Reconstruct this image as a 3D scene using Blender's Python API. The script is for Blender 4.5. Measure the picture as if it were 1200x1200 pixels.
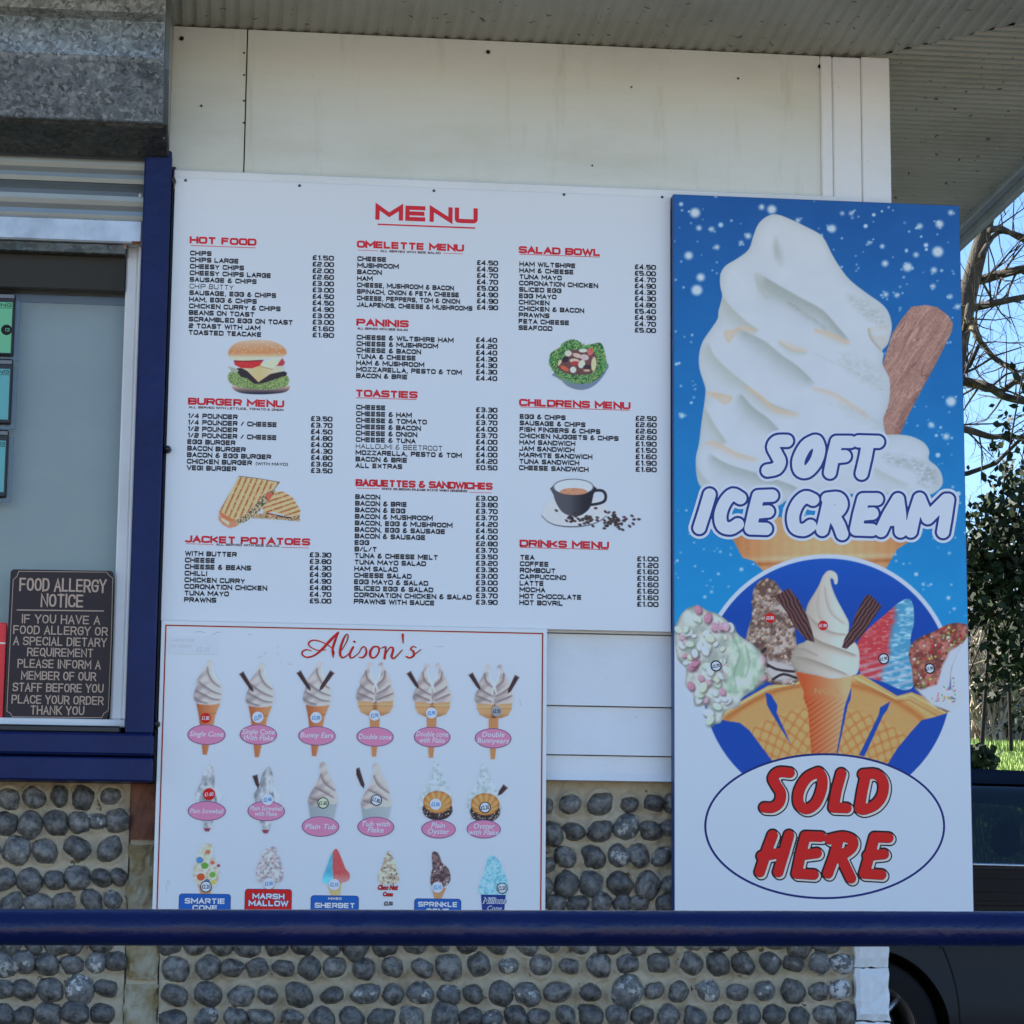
import bpy, math, random
import numpy as np
from mathutils import Matrix, Vector
random.seed(7); RNG = np.random.default_rng(11)
sc = bpy.context.scene
for o in list(bpy.data.objects): bpy.data.objects.remove(o)

# ------------------------------------------------------------------ camera
FOC, PIT, YAW, ROL = 3000.0, math.radians(9.55), math.radians(6.12), math.radians(0.53)
CAM = np.array([0.0, -6.25, 0.75])
def _axes(p, y, r):
    f = np.array([math.sin(y)*math.cos(p), math.cos(y)*math.cos(p), math.sin(p)])
    rt = np.array([math.cos(y), -math.sin(y), 0.0]); up = np.cross(rt, f)
    return rt*math.cos(r)+up*math.sin(r), -rt*math.sin(r)+up*math.cos(r), f
AR, AU, AF = _axes(PIT, YAW, ROL)
cam = bpy.data.cameras.new('camera'); cam.sensor_width = 36; cam.lens = 36*FOC/1200
cam.clip_start = 0.05; cam.clip_end = 2000
co = bpy.data.objects.new('camera', cam); sc.collection.objects.link(co); sc.camera = co
co.matrix_world = Matrix(((AR[0], AU[0], -AF[0], CAM[0]), (AR[1], AU[1], -AF[1], CAM[1]), (AR[2], AU[2], -AF[2], CAM[2]), (0, 0, 0, 1)))

# ------------------------------------------------------------------ light
SUN_EL, SUN_AZ = math.radians(25), math.radians(-58)     # azimuth from +Y (behind the kiosk) towards +X
w = bpy.data.worlds.new('World'); sc.world = w; w.use_nodes = True
nt = w.node_tree; nt.nodes.clear()
sky = nt.nodes.new('ShaderNodeTexSky'); sky.sky_type = 'NISHITA'; sky.sun_disc = False
sky.sun_elevation = SUN_EL; sky.sun_rotation = SUN_AZ; sky.air_density = 1.0; sky.dust_density = 0.4; sky.ozone_density = 3.5
bg = nt.nodes.new('ShaderNodeBackground'); bg.inputs[1].default_value = 0.10
wo = nt.nodes.new('ShaderNodeOutputWorld')
hs = nt.nodes.new('ShaderNodeHueSaturation'); hs.inputs['Saturation'].default_value = 1.12
wb = nt.nodes.new('ShaderNodeMix'); wb.data_type = 'RGBA'; wb.blend_type = 'MULTIPLY'; wb.inputs['Factor'].default_value = 1; wb.inputs['B'].default_value = (1.0, .935, .97, 1)   # white balance of the whole sky
nt.links.new(sky.outputs[0], hs.inputs['Color']); nt.links.new(hs.outputs[0], wb.inputs['A']); nt.links.new(wb.outputs['Result'], bg.inputs[0]); nt.links.new(bg.outputs[0], wo.inputs[0])
sd = bpy.data.lights.new('sun', 'SUN'); sd.energy = 5.0; sd.angle = math.radians(0.5); sd.color = (1.0, 0.95, 0.87)
so = bpy.data.objects.new('sun', sd); sc.collection.objects.link(so)
dv = Vector((math.sin(SUN_AZ)*math.cos(SUN_EL), math.cos(SUN_AZ)*math.cos(SUN_EL), math.sin(SUN_EL)))
so.rotation_euler = dv.to_track_quat('Z', 'Y').to_euler()
sc.view_settings.view_transform = 'Standard'; sc.view_settings.look = 'None'; sc.view_settings.gamma = 1
sc.view_settings.exposure = 1.74; sc.view_settings.use_curve_mapping = False
sc.render.engine = 'CYCLES'; sc.cycles.max_bounces = 8; sc.cycles.diffuse_bounces = 5

# ------------------------------------------------------------------ survey: photo measurement -> point on an upright plane
def onY(px, py, Y):
    px = np.asarray(px, float); py = np.asarray(py, float)
    d = AF[:, None]*FOC + AR[:, None]*(px.ravel()-600) - AU[:, None]*(py.ravel()-600)
    t = (Y-CAM[1])/d[1]
    return (CAM[0]+d[0]*t).reshape(px.shape), (CAM[2]+d[2]*t).reshape(px.shape)
def at(px, py, Y):
    x, z = onY(px, py, Y); return float(x), Y, float(z)
def survey(x, y, z):
    v = np.stack([x-CAM[0], y-CAM[1]+0*x, z-CAM[2]])
    f = np.tensordot(AF, v, 1)
    return 600+FOC*np.tensordot(AR, v, 1)/f, 600-FOC*np.tensordot(AU, v, 1)/f

# ------------------------------------------------------------------ materials
def lin(c):
    c = np.asarray(c, float)/255
    return np.where(c <= 0.04045, c/12.92, ((c+0.055)/1.055)**2.4)
WREF = lin((178, 192, 212))
def P(c): return np.clip(lin(c)/WREF*0.83, 0.004, 0.90)           # print colour as measured against the white of the boards
def pc(r, g, b): return tuple(P((r, g, b)))
def mat(name, col, rough=0.6, metal=0.0, spec=0.5, coat=0.0):
    if name.startswith(('ink', 'print', 'allergy')): spec = .18
    m = bpy.data.materials.new(name); m.use_nodes = True
    b = m.node_tree.nodes['Principled BSDF']
    b.inputs['Base Color'].default_value = (*col, 1); b.inputs['Roughness'].default_value = rough
    b.inputs['Metallic'].default_value = metal; b.inputs['Specular IOR Level'].default_value = spec
    b.inputs['Coat Weight'].default_value = coat
    return m
def nd(m, t, **kw):
    n = m.node_tree.nodes.new(t)
    for k, v in kw.items():
        if k in n.inputs: n.inputs[k].default_value = v
        else: setattr(n, k, v)
    return n
def lk(m, a, b): m.node_tree.links.new(a, b)
def coords(m, scale=(1, 1, 1), kind='Object'):
    tc = nd(m, 'ShaderNodeTexCoord'); mp = nd(m, 'ShaderNodeMapping'); mp.inputs['Scale'].default_value = scale
    lk(m, tc.outputs[kind], mp.inputs[0]); return mp.outputs[0]
def noisecol(m, stops, scale=8, detail=6, stretch=(1, 1, 1), rough=0.6, bump=0.0, bscale=None, dist=0.01, vec=None, distort=0.0):
    """colour ramp over noise into base colour, and optional bump"""
    b = m.node_tree.nodes['Principled BSDF']
    v = vec or coords(m, stretch)
    n = nd(m, 'ShaderNodeTexNoise', Scale=scale, Detail=detail, Roughness=rough, Distortion=distort); lk(m, v, n.inputs['Vector'])
    r = nd(m, 'ShaderNodeValToRGB'); e = r.color_ramp.elements
    while len(e) < len(stops): e.new(0.5)
    for el, (p, c) in zip(e, stops): el.position = p; el.color = (*c, 1)
    lk(m, n.outputs['Fac'], r.inputs[0]); lk(m, r.outputs[0], b.inputs['Base Color'])
    if bump:
        n2 = nd(m, 'ShaderNodeTexNoise', Scale=bscale or scale, Detail=6, Roughness=0.65); lk(m, v, n2.inputs['Vector'])
        bp = nd(m, 'ShaderNodeBump', Strength=bump, Distance=dist); lk(m, n2.outputs['Fac'], bp.inputs['Height']); lk(m, bp.outputs[0], b.inputs['Normal'])
    return r
def s3(v, k=1.0): return (v*k, v*k, v*k)
M = {}
def spotted(m, base_ramp, spot_col, scale, thr, vec=None):
    """small irregular specks of dirt mixed over what already feeds the base colour"""
    b = m.node_tree.nodes['Principled BSDF']; v = vec or coords(m)
    n = nd(m, 'ShaderNodeTexNoise', Scale=scale, Detail=3, Roughness=0.6); lk(m, v, n.inputs['Vector'])
    r = nd(m, 'ShaderNodeValToRGB'); r.color_ramp.elements[0].position = thr; r.color_ramp.elements[1].position = thr+0.03
    lk(m, n.outputs['Fac'], r.inputs[0])
    mx = nd(m, 'ShaderNodeMix', data_type='RGBA'); lk(m, r.outputs[0], mx.inputs['Factor'])
    lk(m, base_ramp.outputs[0], mx.inputs['A']); mx.inputs['B'].default_value = (*spot_col, 1)
    lk(m, mx.outputs['Result'], b.inputs['Base Color'])
m = M['white_paint'] = mat('white_paint', s3(.78), .45)
r = noisecol(m, [(.3, (.76, .76, .74)), (.55, (.83, .83, .83)), (.8, (.85, .85, .85))], 3, 8, (1, 1, 1.5), bump=.35, bscale=55, dist=.004)
spotted(m, r, (.25, .23, .18), 60, .735)
m = M['wall_paint'] = mat('wall_paint', s3(.75), .5)
r = noisecol(m, [(.25, (.60, .59, .49)), (.5, (.72, .72, .66)), (.8, (.77, .77, .73))], 2.2, 9, (.6, 1, 1.6), bump=.3, bscale=40, dist=.003)
spotted(m, r, (.2, .18, .14), 42, .755)
hs_ = nd(m, 'ShaderNodeTexNoise', Scale=5, Detail=8, Roughness=.7); lk(m, coords(m, (3, 1, .35)), hs_.inputs['Vector']); rp_ = nd(m, 'ShaderNodeValToRGB'); rp_.color_ramp.elements[0].position = .56; rp_.color_ramp.elements[1].position = 1.0
mx_ = nd(m, 'ShaderNodeMix', data_type='RGBA'); lk(m, hs_.outputs['Fac'], rp_.inputs[0]); lk(m, rp_.outputs[0], mx_.inputs['Factor']); b_ = m.node_tree.nodes['Principled BSDF']; lk(m, b_.inputs['Base Color'].links[0].from_socket, mx_.inputs['A']); mx_.inputs['B'].default_value = (.42, .40, .28, 1); lk(m, mx_.outputs['Result'], b_.inputs['Base Color'])
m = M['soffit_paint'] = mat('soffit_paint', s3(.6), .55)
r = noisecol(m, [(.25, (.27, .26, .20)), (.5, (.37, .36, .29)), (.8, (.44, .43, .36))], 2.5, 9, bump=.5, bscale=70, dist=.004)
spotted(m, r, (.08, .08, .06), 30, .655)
m = M['board_white'] = mat('board_white', s3(.8), .32)
r = noisecol(m, [(.2, (.81, .81, .81)), (.7, (.835, .835, .835))], 1.5, 4)
spotted(m, r, (.45, .45, .47), 26, .78)
M['ink_red'] = mat('ink_red', pc(172, 38, 52), .4)
M['ink_black'] = mat('ink_black', pc(28, 28, 38), .4)
M['ink_navy'] = mat('ink_navy', pc(30, 50, 125), .4)
M['ink_white'] = mat('ink_white', pc(180, 194, 216), .38)
M['ink_pinkwhite'] = mat('ink_pinkwhite', pc(214, 186, 190), .4)
M['ink_pink'] = mat('ink_pink', pc(196, 120, 160), .4)
M['ink_mauve'] = mat('ink_mauve', pc(120, 85, 130), .4)
M['ink_signred'] = mat('ink_signred', pc(178, 22, 22), .36)
M['ink_darkred'] = mat('ink_darkred', pc(70, 22, 34), .4)
M['ink_sky'] = mat('ink_sky', pc(40, 140, 200), .4)
M['ink_royal'] = mat('ink_royal', pc(22, 84, 170), .4)
M['ink_black2'] = mat('ink_black2', pc(24, 22, 24), .36)
M['ink_oval'] = mat('ink_oval', pc(18, 32, 108), .36)
M['ink_grey'] = mat('ink_grey', pc(140, 148, 160), .5)
M['ink_faint'] = mat('ink_faint', pc(160, 172, 192), .5)
m = M['print'] = mat('print', s3(.8), .36)
a = nd(m, 'ShaderNodeAttribute', attribute_name='print'); lk(m, a.outputs['Color'], m.node_tree.nodes['Principled BSDF'].inputs['Base Color'])
m = M['blue_paint'] = mat('blue_paint', (.012, .022, .10), .38, spec=.22)
noisecol(m, [(.3, (.006, .013, .070)), (.7, (.010, .021, .105))], 6, 7, bump=.6, bscale=45, dist=.004)
m = M['blue_rail'] = mat('blue_rail', (.006, .014, .11), .2, spec=.4)
r = noisecol(m, [(.3, (.002, .005, .042)), (.7, (.004, .008, .07))], 5, 7, bump=.6, bscale=34, dist=.004)
spotted(m, r, (.30, .31, .34), 75, .76)
m = M['dark_blue_strip'] = mat('dark_blue_strip', (.008, .012, .035), .5)
m = M['sign_edge'] = mat('sign_edge', (.02, .06, .20), .45)
def galv(name, lo, hi, scale):
    m = mat(name, hi, .42, .75)
    b = m.node_tree.nodes['Principled BSDF']; v = coords(m)
    n0 = nd(m, 'ShaderNodeTexNoise', Scale=scale*.6, Detail=2); lk(m, v, n0.inputs['Vector'])
    ad = nd(m, 'ShaderNodeVectorMath', operation='MULTIPLY_ADD'); ad.inputs[1].default_value = (.03, .03, .03)
    lk(m, n0.outputs['Color'], ad.inputs[0]); lk(m, v, ad.inputs[2])
    vo = nd(m, 'ShaderNodeTexVoronoi', Scale=scale); lk(m, ad.outputs[0], vo.inputs['Vector'])
    sp = nd(m, 'ShaderNodeSeparateColor'); lk(m, vo.outputs['Color'], sp.inputs[0])
    n = nd(m, 'ShaderNodeTexNoise', Scale=7, Detail=7); lk(m, v, n.inputs['Vector'])
    ma = nd(m, 'ShaderNodeMath', operation='MULTIPLY_ADD'); ma.inputs[1].default_value = .5; lk(m, sp.outputs[0], ma.inputs[0]); 
    mb = nd(m, 'ShaderNodeMath', operation='MULTIPLY'); mb.inputs[1].default_value = .6; lk(m, n.outputs['Fac'], mb.inputs[0]); lk(m, mb.outputs[0], ma.inputs[2])
    r = nd(m, 'ShaderNodeValToRGB'); e = r.color_ramp.elements; e[0].position = .2; e[0].color = (*lo, 1); e[1].position = .9; e[1].color = (*hi, 1)
    lk(m, ma.outputs[0], r.inputs[0]); lk(m, r.outputs[0], b.inputs['Base Color'])
    rr = nd(m, 'ShaderNodeMapRange'); rr.inputs['To Min'].default_value = .28; rr.inputs['To Max'].default_value = .6
    lk(m, sp.outputs[1], rr.inputs[0]); lk(m, rr.outputs[0], b.inputs['Roughness'])
    return m
M['galvanised'] = galv('galvanised', (.15, .16, .16), (.60, .65, .67), 115)
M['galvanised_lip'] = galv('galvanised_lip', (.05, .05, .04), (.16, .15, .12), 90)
m = M['slat_metal'] = mat('slat_metal', (.42, .46, .46), .35, .6)
noisecol(m, [(.3, (.20, .22, .22)), (.7, (.31, .34, .34))], 5, 7, (.3, 1, 1))
m = M['rail_metal'] = mat('rail_metal', (.55, .58, .62), .4, .4)
noisecol(m, [(.3, (.42, .46, .50)), (.6, (.60, .64, .68))], 14, 7)
m = M['rust'] = mat('rust', (.25, .10, .04), .9)
noisecol(m, [(.35, (.05, .03, .02)), (.5, (.26, .11, .05)), (.6, (.4, .38, .35))], 90, 6)
m = M['mortar'] = mat('mortar', (.36, .31, .22), .95)
r = noisecol(m, [(.25, (.30, .22, .13)), (.45, (.50, .41, .28)), (.75, (.60, .51, .37))], 7, 9, bump=.9, bscale=130, dist=.004)
spotted(m, r, (.16, .11, .06), 24, .66)
def flintmat(name, c0, c1, cortex, thr):
    m = mat(name, c0, .34, spec=.6); b = m.node_tree.nodes['Principled BSDF']; v = coords(m)
    oi = nd(m, 'ShaderNodeObjectInfo'); ad = nd(m, 'ShaderNodeVectorMath', operation='ADD')
    sc_ = nd(m, 'ShaderNodeVectorMath', operation='SCALE'); sc_.inputs['Scale'].default_value = 13
    cmb = nd(m, 'ShaderNodeCombineXYZ')
    for i in range(3): lk(m, oi.outputs['Random'], cmb.inputs[i])
    lk(m, cmb.outputs[0], sc_.inputs[0]); lk(m, sc_.outputs[0], ad.inputs[0]); lk(m, v, ad.inputs[1])
    n = nd(m, 'ShaderNodeTexNoise', Scale=1.7, Detail=9, Roughness=.72); lk(m, ad.outputs[0], n.inputs['Vector'])
    r = nd(m, 'ShaderNodeValToRGB'); e = r.color_ramp.elements; e[0].position = .38; e[0].color = (*c0, 1); e[1].position = .66; e[1].color = (*c1, 1)
    lk(m, n.outputs['Fac'], r.inputs[0])
    n2 = nd(m, 'ShaderNodeTexNoise', Scale=1.15, Detail=6, Roughness=.7); lk(m, ad.outputs[0], n2.inputs['Vector'])
    r2 = nd(m, 'ShaderNodeValToRGB'); r2.color_ramp.elements[0].position = thr; r2.color_ramp.elements[1].position = thr+.06
    lk(m, n2.outputs['Fac'], r2.inputs[0])
    mx = nd(m, 'ShaderNodeMix', data_type='RGBA'); lk(m, r2.outputs[0], mx.inputs['Factor']); lk(m, r.outputs[0], mx.inputs['A']); mx.inputs['B'].default_value = (*cortex, 1)
    hs = nd(m, 'ShaderNodeHueSaturation'); mr = nd(m, 'ShaderNodeMapRange'); mr.inputs['To Min'].default_value = .72; mr.inputs['To Max'].default_value = 1.35
    lk(m, oi.outputs['Random'], mr.inputs[0]); lk(m, mr.outputs[0], hs.inputs['Value']); lk(m, mx.outputs['Result'], hs.inputs['Color']); lk(m, hs.outputs[0], b.inputs['Base Color'])
    bp = nd(m, 'ShaderNodeBump', Strength=.8, Distance=.005); lk(m, n.outputs['Fac'], bp.inputs['Height']); lk(m, bp.outputs[0], b.inputs['Normal'])
    return m
M['flint'] = flintmat('flint', (.040, .036, .032), (.265, .245, .215), (.42, .40, .36), .66)
M['flint_pale'] = flintmat('flint_pale', (.06, .06, .058), (.24, .23, .21), (.50, .48, .43), .55)
M['flint_white'] = flintmat('flint_white', (.10, .10, .11), (.25, .25, .25), (.72, .72, .70), .45)
m = M['brick_red'] = mat('brick_red', (.22, .09, .055), .9)
noisecol(m, [(.3, (.13, .055, .035)), (.55, (.25, .10, .06)), (.8, (.33, .17, .11))], 18, 8, bump=.8, bscale=90, dist=.004)
m = M['brick_tan'] = mat('brick_tan', (.36, .28, .16), .92)
noisecol(m, [(.28, (.16, .11, .05)), (.42, (.33, .24, .11)), (.55, (.42, .36, .24)), (.7, (.55, .50, .38))], 14, 9, bump=1, bscale=60, dist=.008)
m = M['brick_white'] = mat('brick_white', s3(.8), .5)
r = noisecol(m, [(.3, (.74, .74, .72)), (.7, (.82, .82, .82))], 6, 6, bump=.5, bscale=30, dist=.006); spotted(m, r, (.2, .2, .2), 40, .74)
M['black_plastic'] = mat('black_plastic', (.015, .015, .018), .4)
M['allergy_black'] = mat('allergy_black', pc(44, 40, 46), .45)
M['allergy_ink'] = mat('allergy_ink', pc(150, 138, 132), .5)
M['tag_green'] = mat('tag_green', pc(84, 158, 128), .5)
M['tag_teal'] = mat('tag_teal', pc(74, 142, 156), .5)
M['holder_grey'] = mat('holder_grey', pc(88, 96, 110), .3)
M['red_box'] = mat('red_box', pc(190, 40, 50), .5)
m = M['blind'] = mat('blind', pc(128, 140, 150), .7)
noisecol(m, [(.3, pc(140, 152, 164)), (.7, pc(152, 164, 174))], 2.5, 6, (1, 1, 2))
M['blind_head'] = mat('blind_head', pc(100, 106, 116), .6)
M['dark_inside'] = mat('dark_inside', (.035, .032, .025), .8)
M['nail'] = mat('nail', (.10, .10, .10), .5, .6)
M['hole_black'] = mat('hole_black', (.01, .01, .01), .9)
m = bpy.data.materials.new('window_glass'); m.use_nodes = True; M['window_glass'] = m
m.node_tree.nodes.clear()
ou = nd(m, 'ShaderNodeOutputMaterial'); mx = nd(m, 'ShaderNodeMixShader'); tr = nd(m, 'ShaderNodeBsdfTransparent'); gl = nd(m, 'ShaderNodeBsdfGlossy', Roughness=.03)
fr = nd(m, 'ShaderNodeFresnel', IOR=1.5); tr.inputs[0].default_value = (.92, .95, .95, 1)
lk(m, fr.outputs[0], mx.inputs[0]); lk(m, tr.outputs[0], mx.inputs[1]); lk(m, gl.outputs[0], mx.inputs[2]); lk(m, mx.outputs[0], ou.inputs[0])
m = M['car_glass'] = m.copy(); m.name = 'car_glass'
[n for n in m.node_tree.nodes if n.type == 'BSDF_TRANSPARENT'][0].inputs[0].default_value = (.16, .19, .18, 1)
M['car_paint'] = mat('car_paint', (.004, .006, .014), .3, .0, spec=.2)
M['tyre'] = mat('tyre', (.012, .012, .013), .8, spec=.2)
M['alloy'] = mat('alloy', (.30, .30, .31), .35, .8)
M['car_trim'] = mat('car_trim', (.008, .008, .009), .6, spec=.2)
M['chrome'] = mat('chrome', (.5, .5, .52), .25, .9)
M['head_lamp'] = mat('head_lamp', (.6, .62, .65), .1)
M['tail_lamp'] = mat('tail_lamp', (.35, .01, .01), .15)
M['seat_cloth'] = mat('seat_cloth', (.03, .03, .034), .9)
m = M['grass'] = mat('grass', (.11, .17, .03), .9)
noisecol(m, [(.3, (.12, .20, .03)), (.5, (.20, .30, .05)), (.75, (.30, .38, .08))], 1.2, 9, bump=.8, bscale=12, dist=.05)
m = M['blade'] = mat('blade', (.17, .25, .04), .7)
noisecol(m, [(.3, (.16, .26, .04)), (.7, (.34, .44, .10))], 2, 5)
m = M['paving'] = mat('paving', (.42, .36, .26), .9)
noisecol(m, [(.3, (.32, .27, .20)), (.7, (.44, .38, .28))], 3, 9, bump=.5, bscale=80)
m = M['terrace'] = mat('terrace', (.12, .11, .10), .9)
noisecol(m, [(.3, (.10, .09, .08)), (.7, (.17, .155, .135))], 3, 9, bump=.5, bscale=80)
m = M['asphalt'] = mat('asphalt', (.06, .06, .058), .9)
noisecol(m, [(.3, (.045, .045, .043)), (.7, (.08, .078, .074))], 40, 8, bump=.5, bscale=150)
m = M['bark'] = mat('bark', (.13, .10, .06), .9)
noisecol(m, [(.35, (.022, .018, .013)), (.58, (.07, .055, .035)), (.76, (.26, .21, .10))], 9, 8, (1, 1, .5), bump=.8, bscale=40, dist=.02)
m = M['twig'] = mat('twig', (.022, .018, .014), .9)
m = M['stem'] = mat('stem', (.20, .16, .12), .9)
noisecol(m, [(.3, (.12, .095, .065)), (.7, (.42, .36, .28))], 3, 6)
m = M['ivy_leaf'] = mat('ivy_leaf', (.025, .045, .018), .6, spec=.15)
noisecol(m, [(.3, (.004, .009, .004)), (.55, (.016, .028, .010)), (.75, (.05, .07, .02))], 14, 4)
m = M['roof_felt'] = mat('roof_felt', (.07, .07, .07), .9)
m = M['fascia_paint'] = mat('fascia_paint', (.34, .36, .36), .6)
noisecol(m, [(.3, (.26, .27, .27)), (.7, (.38, .40, .40))], 9, 7, bump=.4, bscale=50, dist=.004)

# ------------------------------------------------------------------ scene helpers
COL = sc.collection
def tag(o, label=None, cat=None, group=None, kind=None):
    if label: o['label'] = label
    if cat: o['category'] = cat
    if group: o['group'] = group
    if kind: o['kind'] = kind
    return o
LOC = {}
def thing(name, label, cat, loc=(0, 0, 0), group=None, rotz=0):
    o = bpy.data.objects.new(name, None); COL.objects.link(o); o.location = loc; o.rotation_euler = (0, 0, rotz); o.empty_display_size = .1
    return tag(o, label, cat, group)
def base(o):
    v = np.zeros(3)
    while o is not None: v += np.array(o.location); o = o.parent
    return v
def mesh_np(name, V, F, smooth=False):
    """V (n,3); F: list of tuples or (m,k) array"""
    me = bpy.data.meshes.new(name)
    V = np.asarray(V, np.float32)
    if isinstance(F, np.ndarray):
        n, k = F.shape
        me.vertices.add(len(V)); me.vertices.foreach_set('co', V.ravel())
        me.loops.add(n*k); me.loops.foreach_set('vertex_index', F.astype(np.int32).ravel())
        me.polygons.add(n); me.polygons.foreach_set('loop_start', (np.arange(n)*k).astype(np.int32))
        me.update(calc_edges=True)
    else:
        me.from_pydata(V.tolist(), [], [tuple(f) for f in F]); me.update()
    if smooth: me.polygons.foreach_set('use_smooth', np.ones(len(me.polygons), bool))
    return me
def put(name, V, F, m, parent=None, smooth=False, label=None, kind=None):
    V = np.asarray(V, float)
    if parent is not None: V = V-base(parent)
    me = mesh_np(name, V, F, smooth); me.materials.append(m)
    o = bpy.data.objects.new(name, me); COL.objects.link(o); o.parent = parent
    if label: o['label'] = label
    if kind: o['kind'] = kind
    return o
class MB:
    def __init__(s): s.V = []; s.F = []
    def add(s, V, F):
        n = len(s.V); s.V += [tuple(v) for v in V]; s.F += [tuple(i+n for i in f) for f in F]; return s
    def box(s, a, b, bev=0.0):
        x0, y0, z0 = a; x1, y1, z1 = b
        if bev <= 0:
            V = [(x, y, z) for x in (x0, x1) for y in (y0, y1) for z in (z0, z1)]
            F = [(0, 1, 3, 2), (4, 6, 7, 5), (0, 4, 5, 1), (2, 3, 7, 6), (0, 2, 6, 4), (1, 5, 7, 3)]
            return s.add(V, F)
        V = []; idx = {}
        for i, x in enumerate((x0, x1)):
            for j, y in enumerate((y0, y1)):
                for k, z in enumerate((z0, z1)):
                    sx, sy, sz = (1 if i == 0 else -1), (1 if j == 0 else -1), (1 if k == 0 else -1)
                    idx[i, j, k] = len(V)
                    V += [(x, y+sy*bev, z+sz*bev), (x+sx*bev, y, z+sz*bev), (x+sx*bev, y+sy*bev, z)]
        F = []
        q = lambda i, j, k, a: idx[i, j, k]+a
        for i in (0, 1):
            F.append([q(i, 0, 0, 0), q(i, 0, 1, 0), q(i, 1, 1, 0), q(i, 1, 0, 0)][::(1 if i == 0 else -1)])
            F.append([q(0, i, 0, 1), q(1, i, 0, 1), q(1, i, 1, 1), q(0, i, 1, 1)][::(1 if i == 0 else -1)])
            F.append([q(0, 0, i, 2), q(0, 1, i, 2), q(1, 1, i, 2), q(1, 0, i, 2)][::(1 if i == 0 else -1)])
        for a in (0, 1):
            for b in (0, 1):
                F.append([q(0, a, b, 1), q(1, a, b, 1), q(1, a, b, 2), q(0, a, b, 2)])
                F.append([q(a, 0, b, 0), q(a, 1, b, 0), q(a, 1, b, 2), q(a, 0, b, 2)])
                F.append([q(a, b, 0, 0), q(a, b, 1, 0), q(a, b, 1, 1), q(a, b, 0, 1)])
        for i in (0, 1):
            for j in (0, 1):
                for k in (0, 1): F.append([q(i, j, k, 0), q(i, j, k, 1), q(i, j, k, 2)])
        return s.add(V, F)
    def extrude_x(s, prof, x0, x1, caps=True, nseg=1):
        n = len(prof)
        xs = np.linspace(x0, x1, nseg+1)
        V = [(x, p[0], p[1]) for x in xs for p in prof]
        F = [(a*n+i, a*n+(i+1) % n, (a+1)*n+(i+1) % n, (a+1)*n+i) for a in range(nseg) for i in range(n if caps else n-1)]
        if caps: F += [tuple(range(n))[::-1], tuple(range(nseg*n, nseg*n+n))]
        return s.add(V, F)
    def tube(s, pts, rad, n=6, cap=True):
        pts = [Vector(p) for p in pts]
        if not hasattr(rad, '__len__'): rad = [rad]*len(pts)
        rings = []; u = None
        for i, p in enumerate(pts):
            d = (pts[min(i+1, len(pts)-1)]-pts[max(i-1, 0)])
            if d.length < 1e-9: d = Vector((0, 0, 1))
            d.normalize()
            if u is None: u = d.orthogonal().normalized()
            u = (u-d*u.dot(d)); u = u.normalized() if u.length > 1e-6 else d.orthogonal().normalized()
            v = d.cross(u)
            rings.append([tuple(p+(u*math.cos(2*math.pi*k/n)+v*math.sin(2*math.pi*k/n))*rad[i]) for k in range(n)])
        V = [q for r in rings for q in r]
        F = [(i*n+k, i*n+(k+1) % n, (i+1)*n+(k+1) % n, (i+1)*n+k) for i in range(len(pts)-1) for k in range(n)]
        if cap: F += [tuple(range(n))[::-1], tuple(range((len(pts)-1)*n, len(pts)*n))]
        return s.add(V, F)
    def build(s, name, m, parent=None, smooth=False, label=None, kind=None):
        return put(name, s.V, s.F, m, parent, smooth, label, kind)
def box(name, a, b, m, parent=None, bev=0.0, label=None): return MB().box(a, b, bev).build(name, m, parent, label=label)
def knob(c, r, d, n=10):
    """domed head facing the viewer (towards -Y)"""
    mb = MB(); rings = [(0, 1.0), (-.5, .95), (-.85, .65), (-1, .25)]
    V = [(c[0]+r*q*math.cos(2*math.pi*k/n), c[1]+d*y, c[2]+r*q*math.sin(2*math.pi*k/n)) for y, q in rings for k in range(n)]
    F = [(i*n+k, i*n+(k+1) % n, (i+1)*n+(k+1) % n, (i+1)*n+k) for i in range(3) for k in range(n)]+[tuple(range(3*n, 4*n))]
    return mb.add(V, F)

# ------------------------------------------------------------------ noise and drawing in numpy (for flat print only)
_G = RNG.random((256, 256))
def vnoise(x, y):
    xi = np.floor(x).astype(int); yi = np.floor(y).astype(int); fx = x-xi; fy = y-yi
    fx = fx*fx*(3-2*fx); fy = fy*fy*(3-2*fy)
    g = lambda a, b: _G[a % 256, b % 256]
    return (g(xi, yi)*(1-fx)+g(xi+1, yi)*fx)*(1-fy)+(g(xi, yi+1)*(1-fx)+g(xi+1, yi+1)*fx)*fy
def fbm(x, y, o=3):
    s = 0; a = .5; t = 0
    for i in range(o): s = s+a*vnoise(x*2**i+17*i, y*2**i+31*i); t += a; a *= .5
    return s/t
def smooth(pts, n=5, closed=True):
    p = np.asarray(pts, float); N = len(p); out = []
    for i in range(N if closed else N-1):
        g = (lambda k: p[k % N]) if closed else (lambda k: p[min(max(k, 0), N-1)])
        a, b, c, d = g(i-1), g(i), g(i+1), g(i+2)
        for t in np.arange(n)/n:
            out.append(.5*((2*b)+(-a+c)*t+(2*a-5*b+4*c-d)*t*t+(-a+3*b-3*c+d)*t**3))
    if not closed: out.append(p[-1])
    return np.array(out)
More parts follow.
